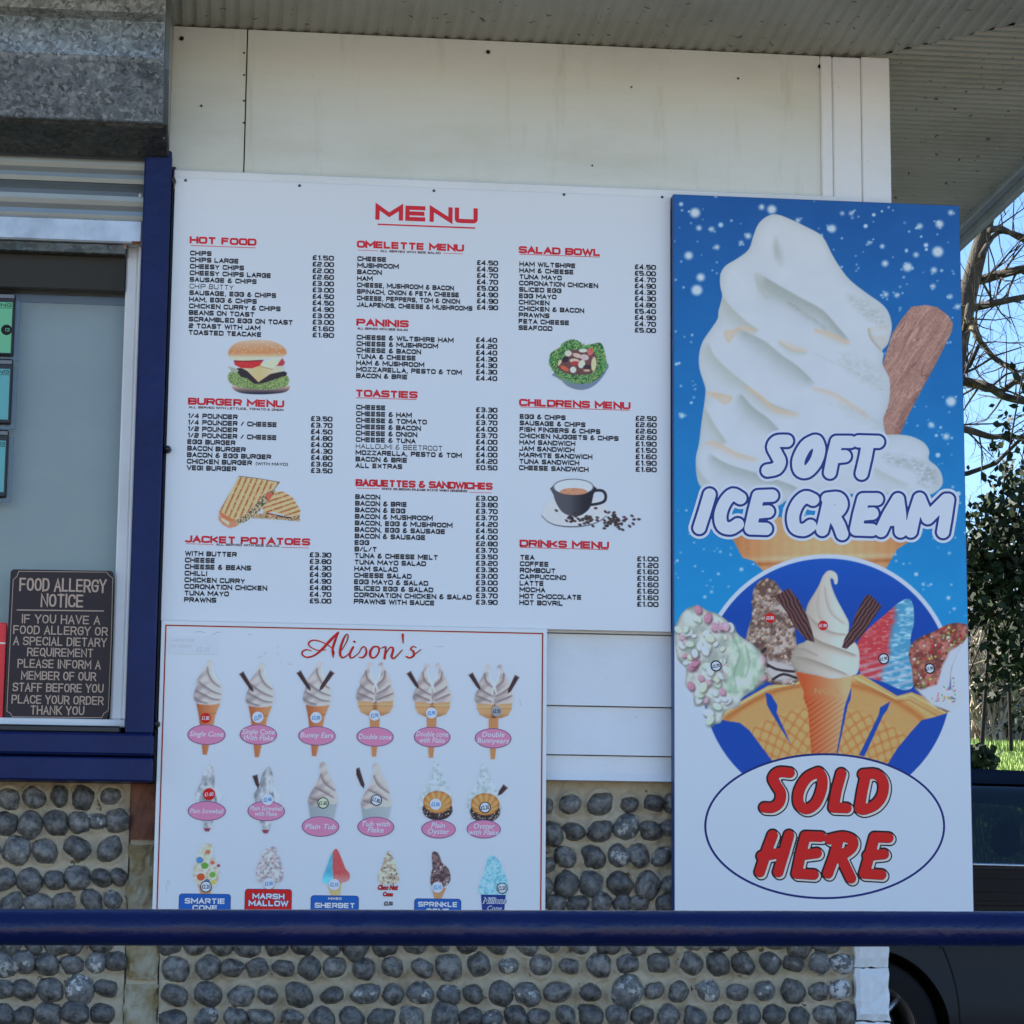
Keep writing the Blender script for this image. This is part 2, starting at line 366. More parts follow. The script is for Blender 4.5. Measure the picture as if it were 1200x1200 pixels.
def sd_poly(X, Y, pts):
    p = np.asarray(pts, float); d = np.full(X.shape, 1e9); ins = np.zeros(X.shape, bool)
    for i in range(len(p)):
        a = p[i]; b = p[(i+1) % len(p)]; e = b-a; L = e@e
        if L < 1e-12: continue
        t = np.clip(((X-a[0])*e[0]+(Y-a[1])*e[1])/L, 0, 1)
        d = np.minimum(d, (X-a[0]-e[0]*t)**2+(Y-a[1]-e[1]*t)**2)
        c = (a[1] > Y) != (b[1] > Y)
        with np.errstate(divide='ignore', invalid='ignore'):
            ins ^= c & (X < (e[0]*(Y-a[1])/(e[1] if e[1] != 0 else 1e-12)+a[0]))
    return np.where(ins, -1, 1)*np.sqrt(d)
def sd_line(X, Y, pts, r):
    """distance to a polyline of varying radius (negative inside); also arclength parameter and signed side"""
    p = np.asarray(pts, float); n = len(p)
    r = np.full(n, r) if not hasattr(r, '__len__') else np.interp(np.linspace(0, 1, n), np.linspace(0, 1, len(r)), r)
    best = np.full(X.shape, 1e9); T = np.zeros(X.shape); S = np.zeros(X.shape)
    for i in range(n-1):
        a = p[i]; b = p[i+1]; e = b-a; L = e@e+1e-12
        t = np.clip(((X-a[0])*e[0]+(Y-a[1])*e[1])/L, 0, 1)
        dx = X-a[0]-e[0]*t; dy = Y-a[1]-e[1]*t
        d = np.sqrt(dx*dx+dy*dy)-(r[i]*(1-t)+r[i+1]*t)
        k = d < best; best = np.where(k, d, best); T = np.where(k, (i+t)/(n-1), T)
        S = np.where(k, np.sign(e[0]*dy-e[1]*dx), S)
    return best, T, S
def sd_ell(X, Y, cx, cy, rx, ry, ang=0):
    c, s = math.cos(ang), math.sin(ang); x = (X-cx)*c+(Y-cy)*s; y = -(X-cx)*s+(Y-cy)*c
    k = np.sqrt((x/rx)**2+(y/ry)**2); return (k-1)*min(rx, ry)
class Canvas:
    def __init__(s, X, Y, bg): s.X, s.Y = X, Y; s.rgb = np.empty(X.shape+(3,)); s.rgb[:] = bg; s.a = np.zeros(X.shape)
    def sl(s, x0, x1, y0, y1):
        k = (s.X > x0) & (s.X < x1) & (s.Y > y0) & (s.Y < y1)
        i = np.where(k.any(1))[0]; j = np.where(k.any(0))[0]
        if not len(i) or not len(j): return None
        return (slice(i[0], i[-1]+1), slice(j[0], j[-1]+1))
    def mix(s, q, cov, col, alpha=True):
        cov = np.clip(cov, 0, 1); col = np.asarray(col, float)
        s.rgb[q] = s.rgb[q]*(1-cov[..., None])+col*cov[..., None]
        if alpha: s.a[q] = np.maximum(s.a[q], cov)
    def poly(s, pts, col, soft=.5, sm=0, op=1.0, alpha=True):
        pts = smooth(pts, sm) if sm else np.asarray(pts, float)
        q = s.sl(pts[:, 0].min()-soft*2, pts[:, 0].max()+soft*2, pts[:, 1].min()-soft*2, pts[:, 1].max()+soft*2)
        if q is None: return
        X, Y = s.X[q], s.Y[q]; d = sd_poly(X, Y, pts)
        c = col(X, Y, d) if callable(col) else col
        s.mix(q, op*(.5-d/(2*soft)), c, alpha)
    def ell(s, cx, cy, rx, ry, col, ang=0, soft=.5, op=1.0, alpha=True):
        m_ = max(rx, ry)+2*soft+1; q = s.sl(cx-m_, cx+m_, cy-m_, cy+m_)
        if q is None: return
        X, Y = s.X[q], s.Y[q]; d = sd_ell(X, Y, cx, cy, rx, ry, ang)
        c = col(X, Y, d) if callable(col) else col
        s.mix(q, op*(.5-d/(2*soft)), c, alpha)
    def line(s, pts, r, col, soft=.5, op=1.0, sm=0, alpha=True):
        pts = smooth(pts, sm, False) if sm else np.asarray(pts, float); rm = np.max(r)+2*soft+1
        q = s.sl(pts[:, 0].min()-rm, pts[:, 0].max()+rm, pts[:, 1].min()-rm, pts[:, 1].max()+rm)
        if q is None: return
        d, T, S = sd_line(s.X[q], s.Y[q], pts, r); s.mix(q, op*(.5-d/(2*soft)), col, alpha)
    def crease(s, pts, wd, col, side=1, op=.8, sm=4, edge=.8, tex=0.0, mask=None):
        """fold: hard edge along the line, fading out to one side"""
        pts = smooth(pts, sm, False); W = np.max(wd)*3
        q = s.sl(pts[:, 0].min()-W, pts[:, 0].max()+W, pts[:, 1].min()-W, pts[:, 1].max()+W)
        if q is None: return
        X, Y = s.X[q], s.Y[q]; d, T, S = sd_line(X, Y, pts, 0.0)
        ww = np.interp(T, np.linspace(0, 1, len(wd) if hasattr(wd, '__len__') else 2), wd if hasattr(wd, '__len__') else [wd, wd])+1e-3
        f = np.exp(-(d/ww)**1.6)*np.where(S == side, 1, np.clip(1-d/edge, 0, 1))
        f = f*np.clip(np.minimum(T, 1-T)*9, 0, 1)
        if tex: f = f*(1-tex+tex*2*fbm(X*.35, Y*.5, 3))
        if mask is not None: f = f*mask[q]
        s.mix(q, op*f, col, False)
def grid_print(name, parent, Y, px0, px1, py0, py1, step, paint, bgc, full=False, label=None):
    """a flat printed picture: a fine sheet of real size lying on its board, colours carried by its vertices"""
    xs, zs = onY([px0, px1, px0, px1], [py0, py0, py1, py1], Y)
    x0, x1, z0, z1 = xs.min(), xs.max(), zs.min(), zs.max()
    if full: x0, x1, z0, z1 = full
    nx = int((x1-x0)/step)+2; nz = int((z1-z0)/step)+2
    X, Z = np.meshgrid(np.linspace(x0, x1, nx), np.linspace(z0, z1, nz))
    PX, PY = survey(X, Y, Z)
    c = Canvas(PX, PY, bgc); paint(c)
    col = P(np.clip(c.rgb, 2, 250)); V = np.stack([X, np.full_like(X, Y), Z], -1).reshape(-1, 3)
    i = np.arange(nz*nx).reshape(nz, nx)
    F = np.stack([i[:-1, :-1], i[:-1, 1:], i[1:, 1:], i[1:, :-1]], -1).reshape(-1, 4)
    if not full:
        k = c.a > .01; kk = (k[:-1, :-1] | k[:-1, 1:] | k[1:, 1:] | k[1:, :-1]).ravel(); F = F[kk]
        used = np.unique(F); mp = np.zeros(len(V), int); mp[used] = np.arange(len(used)); V = V[used]; F = mp[F]; colf = col.reshape(-1, 3)[used]
    else: colf = col.reshape(-1, 3)
    o = put(name, V, F, M['print'], parent, label=label)
    at_ = o.data.color_attributes.new('print', 'FLOAT_COLOR', 'POINT')
    at_.data.foreach_set('color', np.concatenate([colf, np.ones((len(colf), 1))], 1).astype(np.float32).ravel())
    return o
def contour(name, field, box4, step, Y, m, parent, label=None, back=False):
    """crisp flat shape: the region where field(px,py)<0, as a mesh on plane Y"""
    x0, x1, y0, y1 = box4; nx = int((x1-x0)/step)+2; ny = int((y1-y0)/step)+2
    X, Yp = np.meshgrid(np.linspace(x0, x1, nx), np.linspace(y0, y1, ny)); f = field(X, Yp)
    V, F = march(X, Yp, f)
    wx, wz = onY(V[:, 0], V[:, 1], Y)
    return put(name, np.stack([wx, np.full_like(wx, Y), wz], -1), F, m, parent, label=label)
def march(X, Y, f):
    ny, nx = f.shape; ins = f < 0; V = []; F = []; ids = {}
    def gv(i, j):
        k = (i, j)
        if k not in ids: ids[k] = len(V); V.append((X[i, j], Y[i, j]))
        return ids[k]
    def ev(a, b):
        k = (a, b) if a < b else (b, a)
        if k not in ids:
            fa, fb = f[k[0]], f[k[1]]; t = fa/(fa-fb); t = min(max(t, .02), .98)
            ids[k] = len(V); V.append((X[k[0]]*(1-t)+X[k[1]]*t, Y[k[0]]*(1-t)+Y[k[1]]*t))
        return ids[k]
    cnt = ins[:-1, :-1].astype(int)+ins[1:, :-1]+ins[:-1, 1:]+ins[1:, 1:]
    for i in range(ny-1):
        row = cnt[i]; j = 0
        while j < nx-1:
            c = row[j]
            if c == 0: j += 1; continue
            if c == 4:
                k = j
                while k+1 < nx-1 and row[k+1] == 4: k += 1
                # run of full cells: keep every vertex on the run's border so neighbours share them
                F.append([gv(i+1, t) for t in range(j, k+2)]+[gv(i, t) for t in range(k+1, j-1, -1)]); j = k+1; continue
            cs = [(i, j), (i+1, j), (i+1, j+1), (i, j+1)]; poly = []
            for q in range(4):
                a, b = cs[q], cs[(q+1) % 4]
                if ins[a]: poly.append(gv(*a))
                if ins[a] != ins[b]: poly.append(ev(a, b))
            if len(poly) >= 3: F.append(poly)
            j += 1
    return np.array(V), F

# ------------------------------------------------------------------ lettering from strokes (own letterforms)
GL = {
 'A': (1, '0,0 .5,1 1,0|.17,.33 .83,.33'), 'B': (1, '0,0 0,1 1,1r 1,.5r 0,.5|.6,.5 1,.5r 1,0r 0,0'), 'C': (1, '1,.72 1,1r 0,1r 0,0r 1,0r 1,.28'),
 'D': (1, '0,0 0,1 1,1r 1,0r 0,0'), 'E': (.95, '1,1 0,1 0,0 1,0|0,.5 .95,.5'), 'F': (.92, '1,1 0,1 0,0|0,.5 .9,.5'),
 'G': (1, '1,.75 1,1r 0,1r 0,0r 1,0r 1,.5 .5,.5'), 'H': (1, '0,0 0,1|1,0 1,1|0,.5 1,.5'), 'I': (.04, '.5,0 .5,1'), 'J': (.8, '1,1 1,0r 0,0r 0,.25'),
 'K': (1, '0,0 0,1|1,1 .3,.5 1,0|0,.5 .3,.5'), 'L': (.88, '0,1 0,0 1,0'), 'M': (1.25, '0,0 0,1 .5,.3 1,1 1,0'), 'N': (1, '0,0 0,1 1,0 1,1'),
 'O': (1, 'c0,0r 1,0r 1,1r 0,1r'), 'P': (1, '0,0 0,1 1,1r 1,.45r 0,.45'), 'Q': (1, 'c0,0r 1,0r 1,1r 0,1r|.6,.25 1.05,-.1'),
 'R': (1, '0,0 0,1 1,1r 1,.45r 0,.45|.55,.45 1,0'), 'S': (1, '1,.78 1,1r 0,1r 0,.5r 1,.5r 1,0r 0,0r 0,.22'), 'T': (1, '0,1 1,1|.5,1 .5,0'),
 'U': (1, '0,1 0,0r 1,0r 1,1'), 'V': (1, '0,1 .5,0 1,1'), 'W': (1.4, '0,1 .25,0 .5,.9 .75,0 1,1'), 'X': (1, '0,0 1,1|0,1 1,0'), 'Y': (1, '0,1 .5,.45 1,1|.5,.45 .5,0'),
 'Z': (1, '0,1 1,1 0,0 1,0'), '0': (1, 'c0,0r 1,0r 1,1r 0,1r'), '1': (.35, '0,.85 1,1 1,0'), '2': (1, '0,1 1,1r 1,.5r 0,.5r 0,0 1,0'),
 '3': (1, '0,1 1,1r 1,0r 0,0|.2,.5 1,.5'), '4': (1, '1,.25 0,.25 .7,1 .72,0'), '5': (1, '1,1 0,1 0,.55 1,.55r 1,0r 0,0'), '6': (1, '1,1 0,1r 0,0r 1,0r 1,.52r 0,.52'),
 '7': (1, '0,1 1,1 .4,0'), '8': (1, 'c0,0r 1,0r 1,1r 0,1r|0,.5 1,.5'), '9': (1, '0,0 1,0r 1,1r 0,1r 0,.48r 1,.48'),
 '£': (1, '1,1 .25,1r .25,0|0,.5 .8,.5|0,0 1,0'), '&': (1, '1,.45 .8,0r 0,0r 0,.5r .7,.55|.8,1 .15,1r .15,.55r .5,.52'),
 ',': (.2, '.6,.12 .2,-.2'), '.': (.22, '0,.05 1,.05'), '/': (.7, '0,-.05 1,1.05'), "'": (.05, '.5,1 .5,.75'), '(': (.25, '1,1.1 0,.8r 0,.2r 1,-.1'), ')': (.25, '0,1.1 1,.8r 1,.2r 0,-.1'),
 '-': (.6, '0,.5 1,.5'), ' ': (.55, '')}
def glyph_lines(ch, fil, wx):
    w_, s = GL[ch]; out = []
    for seg in [t for t in s.split('|') if t]:
        cl = seg[0] == 'c'; seg = seg.lstrip('c'); pts = []; rd = []
        for tk in seg.split():
            r_ = tk.endswith('r'); a, b = tk.rstrip('r').split(','); pts.append((float(a)*w_*wx, float(b))); rd.append(r_)
        n = len(pts); res = []
        for i, p in enumerate(pts):
            if rd[i] and (cl or 0 < i < n-1):
                a = Vector(pts[i-1]); b = Vector(p); c = Vector(pts[(i+1) % n]); la = (a-b).length; lc = (c-b).length
                ta = min(fil, la*.5)/la; tc = min(fil, lc*.5)/lc; A = b+(a-b)*ta; C_ = b+(c-b)*tc
                for t in (0, .33, .67, 1): res.append(tuple(A*(1-t)**2+b*2*t*(1-t)+C_*t*t))
            else: res.append(p)
        out.append((res, cl))
    return out, w_*wx
def ribbon(pts, hw, cl):
    p = [Vector(q) for q in pts]
    q2 = [p[0]]
    for q in p[1:]:
        if (q-q2[-1]).length > 1e-5: q2.append(q)
    if cl and (q2[0]-q2[-1]).length < 1e-5: q2.pop()
    p = q2; n = len(p); L = []; R = []
    for i in range(n):
        a = p[i-1] if (i > 0 or cl) else None; b = p[(i+1) % n] if (i < n-1 or cl) else None
        d1 = (p[i]-a).normalized() if a is not None else None; d2 = (b-p[i]).normalized() if b is not None else None
        if d1 is None: d1 = d2
        if d2 is None: d2 = d1
        t = d1+d2
        if t.length < .2: t = d2.copy()
        t.normalize(); nn = Vector((-t.y, t.x)); k = hw/max(.45, nn.dot(Vector((-d1.y, d1.x))))
        L.append(p[i]+nn*k); R.append(p[i]-nn*k)
    F = [(i, (i+1) % n, n+(i+1) % n, n+i) for i in range(n if cl else n-1)]
    return L+R, F
def text_geo(txt, cap, width=None, wx=1.15, gap=.42, weight=.2, fil=.3, shear=0, serif=0.0):
    """flat lettering in metres: list of 3D-ready (x, z, layer) and faces; fitted to width when given"""
    V = []; F = []; x = 0; rows = []
    for ch in txt:
        ls, w_ = glyph_lines(ch, fil, wx); rows.append((x, ls)); x += w_+gap*(1 if ch != ' ' else .4)
    tot = x-gap; sx = (width/(tot*cap)) if width else 1.0
    for ox, ls in rows:
        for k, (pts, cl) in enumerate(ls):
            pp = [((ox+a)*sx*cap+shear*b*cap, b*cap*(1-weight)+cap*weight*.5) for a, b in pts]
            if len(pp) < 2: continue
            if not cl:
                hw_ = weight*cap*.5
                for e_, f_ in ((0, 1), (-1, -2)):
                    dx_, dy_ = pp[e_][0]-pp[f_][0], pp[e_][1]-pp[f_][1]; L_ = math.hypot(dx_, dy_)+1e-9
                    if abs(dy_) > abs(dx_) and not .2*cap < pp[e_][1] < .8*cap: pp[e_] = (pp[e_][0]+dx_/L_*hw_*.8, pp[e_][1]+dy_/L_*hw_)
            rv, rf = ribbon(pp, weight*cap*.5, cl); n = len(V)
            V += [(q.x, q.y, k*.00004) for q in rv]; F += [tuple(i+n for i in f) for f in rf]
            if serif and not cl:
                for q in (pp[0], pp[-1]):
                    n = len(V); h = weight*cap*.28; s_ = serif*cap
                    V += [(q[0]-s_, q[1]-h, .00012), (q[0]+s_, q[1]-h, .00012), (q[0]+s_, q[1]+h, .00012), (q[0]-s_, q[1]+h, .00012)]; F.append((n, n+1, n+2, n+3))
    return V, F, tot*cap*sx
def write(name, txt, px, py, Y, m, parent, cap_px, px1=None, center=False, **kw):
    """lettering on plane Y, left edge / vertical middle measured at (px,py)"""
    x, z = onY(px, py, Y); x = float(x); z = float(z); s = float(onY(px+10, py, Y)[0]-x)/10; cap = cap_px*s
    wd = (float(onY(px1, py, Y)[0])-x) if px1 is not None else None
    V, F, tw = text_geo(txt, cap, wd, **kw)
    ox = x-(tw/2 if center else 0)
    return put(name, [(ox+a, Y-c, z-cap/2+b) for a, b, c in V], F, m, parent)
def bar(name, px0, px1, py, Y, th, m, parent, slope=None):
    x0, z0 = onY(px0, py, Y); x1, _ = onY(px1, py, Y); h = th/960
    return put(name, [(x0, Y, z0-h), (x1, Y, z0-h), (x1, Y, z0+h), (x0, Y, z0+h)], [(0, 1, 2, 3)], m, parent)
def fonttext(name, body, px, py, Y, m, parent, cap_px, px_w=None, shear=0.0, bold=0.0, rot=0.0):
    """lettering from the built-in font, centred at (px,py)"""
    cu = bpy.data.curves.new(name, 'FONT'); cu.body = body; cu.size = 1; cu.shear = shear; cu.offset = bold; cu.resolution_u = 2
    cu.align_x = 'CENTER'; cu.align_y = 'CENTER'; cu.space_line = .82
    ob = bpy.data.objects.new('tmp', cu); COL.objects.link(ob); dg = bpy.context.evaluated_depsgraph_get()
    me = bpy.data.meshes.new_from_object(ob.evaluated_get(dg)); bpy.data.objects.remove(ob)
    V = np.array([v.co[:] for v in me.vertices]); F = [tuple(p.vertices) for p in me.polygons]; bpy.data.meshes.remove(me)
    cx, cz = (V[:, 0].min()+V[:, 0].max())/2, (V[:, 1].min()+V[:, 1].max())/2
    V[:, 0] -= cx; V[:, 1] -= cz
    x, _, z = at(px, py, Y); s = (at(px+10, py, Y)[0]-x)/10
    nl = body.count('\n')
    ky = cap_px*s/(.69); kx = ky if px_w is None else px_w*s/(V[:, 0].max()-V[:, 0].min())
    a, b = V[:, 0]*kx, V[:, 1]*ky; c_, s_ = math.cos(rot), math.sin(rot)
    return put(name, np.stack([x+a*c_-b*s_, np.full(len(V), Y), z+a*s_+b*c_], -1), F, m, parent)
exec_parts = []
# ================================================================== SETTING
XC, XE, YF, YB, ZS = 1.617, 2.30, -.65, 4.6, 3.04        # corner, eave edges, soffit height
# ground: terrace at the kiosk, a lower promenade towards the viewer, a grass bank rising behind
def terrain(name, xs, ys, fz, m, kind='structure'):
    X, Y = np.meshgrid(xs, ys); Z = fz(X, Y); n, k = X.shape; i = np.arange(n*k).reshape(n, k)
    F = np.stack([i[:-1, :-1], i[:-1, 1:], i[1:, 1:], i[1:, :-1]], -1).reshape(-1, 4)
    o = put(name, np.stack([X, Y, Z], -1).reshape(-1, 3), F, m, None, True); o['kind'] = kind; return o
MBG = MB().box((-40, -3.4, -1.2), (40, 4.65, 0.0)); tag(MBG.build('terrace', M['terrace']), kind='structure')
tag(MB().box((-60, -60, -1.3), (60, -3.401, -.86)).build('promenade', M['paving']), kind='structure')
tag(MB().box((-40, 4.651, -.6), (60, 8.6, .03)).build('car_park', M['asphalt']), kind='structure')
def bank(X, Y):
    t = np.clip((Y-8.6)/4.0, 0, 1); u = np.clip((Y-12.6)/9, 0, 1)
    return .03+1.85*t*t*(3-2*t)+1.0*u+.05*np.sin(X*.9+Y*.4)+.10*(fbm(X*.8+50, Y*.8+50, 3)-.5)*np.clip((Y-8.8), 0, 1)
terrain('grass_bank', np.linspace(-30, 45, 150), np.concatenate([np.linspace(8.6, 24, 70), np.linspace(26, 140, 12)]), bank, M['grass'])

# ------------------------------------------------------------------ roof
roof = thing('eaves_roof', 'shallow kiosk roof with ribbed white painted soffit and grey fascia overhanging the wall', 'roof', (XC, 0, ZS))  # roof run on unseen to the left so it blocks the sun
def ribs(n_per, amp, a0, a1, pitch):
    n = int((a1-a0)/pitch); t = []
    for i in range(n):
        for f, h in ((0, 0), (.3, .15), (.55, .75), (.7, 1), (.85, .7)): t.append((a0+(i+f)*pitch, amp*h))
    return t
# front soffit, ribs run towards the viewer, mitred at the corner
V = []; F = []
for a, h in ribs(4, .005, -9.0, XE-.015, .036):
    yb = .03 if a <= XC else -(a-XC)*(-YF/(XE-XC))
    n = len(V); V += [(a, YF+.02, ZS+h), (a, min(yb, .03), ZS+h)]
    if n: F.append((n-2, n-1, n+1, n))
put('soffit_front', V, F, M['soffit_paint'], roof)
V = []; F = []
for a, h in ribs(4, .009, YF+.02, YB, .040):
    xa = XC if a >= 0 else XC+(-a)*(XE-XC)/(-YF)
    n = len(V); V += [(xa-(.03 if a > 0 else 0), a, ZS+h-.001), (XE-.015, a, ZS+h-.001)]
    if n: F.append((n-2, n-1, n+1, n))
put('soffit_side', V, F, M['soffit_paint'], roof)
MB().box((-9.0, YF-.022, ZS-.045), (XE+.02, YF, ZS+.16), .004).build('fascia', M['fascia_paint'], roof)
MB().box((XE, YF+.001, ZS-.045), (XE+.022, YB, ZS+.16), .004).build('fascia', M['fascia_paint'], roof)
MB().box((XE-.032, YF+.03, ZS-.018), (XE-.001, YB, ZS+.01), .004).build('soffit_bead', M['fascia_paint'], roof)
MB().add([(-9.0, YF-.04, ZS+.162), (XE+.05, YF-.04, ZS+.162), (XE+.05, YB, ZS+.162), (-9.0, YB, ZS+.162), (-9.0, 2, ZS+.6), (.2, 2, ZS+.6)],
         [(0, 1, 5, 4), (1, 2, 5), (2, 3, 4, 5), (0, 4, 3), (0, 3, 2, 1)]).build('roof_covering', M['roof_felt'], roof)

# ------------------------------------------------------------------ timber wall
tw = thing('timber_wall', 'white painted timber wall of the kiosk behind and between the menu boards', 'wall', (XC, 0, 1.143))
xs = at(287, 150, .015)[0]
MB().box((-.30, .015, 2.640), (xs-.0015, .05, ZS-.002), .0012).build('wall_panel', M['wall_paint'], tw)
MB().box((xs+.0015, .015, 2.640), (1.468, .05, ZS-.002), .0012).build('wall_panel', M['wall_paint'], tw)
MB().box((-.190, -.016, 2.600), (1.500, .012, 2.651), .002).build('batten', M['white_paint'], tw)
MB().box((1.468, .006, 1.143), (1.4985, .05, ZS-.004), .003).build('corner_moulding', M['white_paint'], tw)
MB().box((1.499, .002, 1.143), (1.5735, .05, ZS-.006), .003).build('corner_board', M['white_paint'], tw)
MB().box((1.574, -.002, 1.143), (1.649, .05, ZS-.004), .003).build('corner_board', M['white_paint'], tw)
zz = [1.143, 1.206, 1.327, 1.507, 1.69, 1.87, 2.05, 2.23, 2.41, 2.597]
for a, b in zip(zz[:-1], zz[1:]):
    big = b-a > .1
    pr_ = [(-.004, a+.0015), (.004, b-.045), (.0005, b-.042) if False else (.0045, b-.040), (.006, b-.001), (.05, b-.001), (.05, a+.0015)]
    MB().extrude_x(pr_, -.19, 1.4675, nseg=8).build('weather_board', M['white_paint'], tw)
for q in ((743, 817), (697, 877)): knob(at(*q, .001), .0065, .003, 12).build('nail_head', M['white_paint'], tw, True)
MB().box((1.55, .051, 1.143), (1.648, YB, ZS-.01)).build('side_wall', M['wall_paint'], tw)
MB().box((-9.0, .20, 0), (1.54, YB, ZS-.01)).build('inner_core', M['dark_inside'], tw)  # lengthened leftwards out of view, to keep the front in shade
for (x, y, r) in ((572, 61, .0055), (236, 124, .003), (286, 62, .0025), (286, 88, .0025), (286, 118, .0025), (286, 144, .0025), (694, 194, .0022), (740, 102, .0022), (865, 92, .003), (978, 140, .0025), (961, 78, .006), (213, 45, .006)):
    p = at(x, y, .013); knob(p, r, .004, 8).build('filled_nail_hole', M['hole_black'], tw, True)

# ------------------------------------------------------------------ flint wall
YW = .045
fw = thing('flint_wall', 'low wall of rounded grey flint cobbles set in sandy mortar with brick quoins', 'wall', (XC, YW, 0))
flpx = []
def row(pts, s=1.0): 
    for p in pts: flpx.append((p[0], p[1], s*(p[2] if len(p) > 2 else 1)))
row([(-22, 937), (10, 937), (40, 935), (70, 933), (98, 935), (130, 933)], .9)
row([(-22, 966), (7, 965, 1.15), (37, 967), (67, 964, .95), (93, 964), (115, 962, .88), (137, 963)])
row([(-14, 998), (19, 997, 1.15), (54, 997, 1.05), (90, 994, 1.15), (129, 995, 1.1)])
row([(-26, 1032), (4, 1032), (35, 1033, 1.05), (65, 1031, .9), (92, 1028), (120, 1029, .9), (140, 1028, .75)])
row([(-16, 1060), (14, 1059), (45, 1060), (75, 1058), (108, 1056, 1.05), (133, 1055, .9)])
row([(-20, 1083), (10, 1084), (37, 1085), (66, 1084), (97, 1082), (128, 1082)])
row([(-12, 1107), (14, 1106), (40, 1106), (67, 1107), (86, 1104, .9), (118, 1105)])
row([(-20, 1130), (5, 1129, 1.1), (27, 1128, .95), (56, 1129, .95), (85, 1131, .9), (113, 1128, .9), (135, 1127, .85)])
row([(-24, 1160), (4, 1159), (29, 1160, 1.1), (59, 1160, 1.05), (94, 1159, 1.15), (124, 1158, .95)])
row([(-20, 1190), (5, 1190), (27, 1191, .9), (57, 1189, 1.1), (88, 1187, 1.05), (120, 1188, 1.15)])
row([(-10, 1222), (18, 1221), (48, 1222), (80, 1219), (110, 1220), (136, 1219, .9)])
row([(637, 946, .8), (667, 943, .9), (703, 942), (737, 943, .85), (765, 942, .85), (786, 943, .8), (812, 942)])
row([(646, 977), (672, 975, .9), (703, 974), (733, 970, 1.1), (762, 974), (785, 970, .9), (812, 972)])
row([(640, 1014, .85), (662, 1004), (695, 1005, 1.05), (724, 1003), (748, 1002, .9), (774, 1005), (804, 1003)])
row([(637, 1038, .85), (664, 1037, 1.05), (693, 1036), (726, 1036, 1.1), (759, 1038, 1.1), (787, 1038), (814, 1037)])
row([(650, 1060), (676, 1060), (705, 1058, .9), (728, 1059, .75), (749, 1058, .75), (780, 1060), (808, 1060)])
A_ = [206, 244, 272, 301, 332, 362, 392, 426, 460, 494, 526, 560, 596, 633, 666, 701, 734, 770, 810, 840, 869, 901, 928, 960, 985]
row([(x, 1136-8*(x-206)/779+random.uniform(-1.5, 1.5), 1.2 if x in (206, 1) else random.uniform(.88, 1.05)) for x in A_])
B_ = [204, 244, 283, 314, 350, 390, 429, 461, 492, 525, 555, 587, 617, 653, 691, 734, 766, 794, 830, 863, 895, 928, 958, 982]
row([(x, 1167-7*(x-204)/780+random.uniform(-2, 2), {244: 1.2, 350: 1.2, 429: 1.15, 653: 1.2, 734: 1.35}.get(x, random.uniform(.9, 1.03))) for x in B_])
C_ = [203, 242, 276, 306, 343, 378, 412, 447, 483, 520, 550, 576, 604, 630, 662, 692, 722, 752, 783, 814, 845, 876, 906, 936, 965, 990]
row([(x, 1194-4*(x-203)/780+random.uniform(-2, 2), random.uniform(.92, 1.1)) for x in C_])
for yy, s0 in ((1109, 198), (1083, 210), (1222, 202), (1250, 190)):
    x = s0
    while x < 990: flpx.append((x, yy-5*(x-200)/790+random.uniform(-2, 2), random.uniform(.85, 1.05))); x += random.uniform(29, 35)
# flint shapes: twelve shared meshes
def flint_mesh(k):
    import bmesh
    bm = bmesh.new(); bmesh.ops.create_icosphere(bm, subdivisions=3, radius=1.0); r = random.Random(100+k)
    ph = [r.uniform(0, 9) for _ in range(9)]; el = r.uniform(.78, 1.0); sq = r.uniform(2.1, 3.0)
    for v in bm.verts:
        c = v.co; n = (abs(c.x)**sq+abs(c.z)**sq+abs(c.y)**2.2)**(-1/sq)
        q = 1+.085*math.sin(2.1*c.x+ph[0]+1.3*c.z)+.075*math.sin(3.3*c.z+ph[1])*math.cos(2.2*c.x+ph[2])+.045*math.sin(6*c.x+ph[3])*math.sin(5*c.z+ph[4])+.03*math.sin(9*c.y+ph[5]+7*c.x)
        if k % 2 == 0: q -= .30*math.exp(-((c.x-.55*math.cos(ph[6]))**2+(c.z-.55*math.sin(ph[6]))**2+(c.y+.6)**2)/.12)
        v.co = Vector((c.x*n*q, c.y*n*q*.75, c.z*n*q*el))
    me = bpy.data.meshes.new('flint'); bm.to_mesh(me); bm.free(); me.materials.append(M['flint'])
    me.polygons.foreach_set('use_smooth', np.ones(len(me.polygons), bool)); return me
FM = [flint_mesh(k) for k in range(14)]
for me in list(FM):
    m2 = me.copy(); m2.materials[0] = M['flint_pale']; FM.append(m2)
m3 = FM[1].copy(); m3.materials[0] = M['flint_white']; FM.append(m3)
FL = []; KIN = 1.0/ (at(700, 1150, YW)[0]-at(690, 1150, YW)[0])*10
white_f = [(985, 1128), (982, 1161)]
for (px, py, s) in flpx:
    x, y, z = at(px, py, YW); a = .0308*s*random.uniform(.90, 1.10); c = a*random.uniform(.80, 1.16)*.97
    wf = any(abs(px-q[0]) < 4 and abs(py-q[1]) < 5 for q in white_f)
    k = 28 if wf else (random.randrange(14) if random.random() < .87 else 14+random.randrange(14))
    o = bpy.data.objects.new('flint', FM[k]); COL.objects.link(o); o.parent = fw
    rt = random.uniform(-.6, .6); prot = random.uniform(.012, .020)
    o.location = Vector((x, YW+.010-prot, z))-Vector(base(fw)); o.rotation_euler = (random.uniform(-.15, .15), rt, random.uniform(-.15, .15)); o.scale = (a, .036, c)
    FL.append((x, z, a, c, rt))
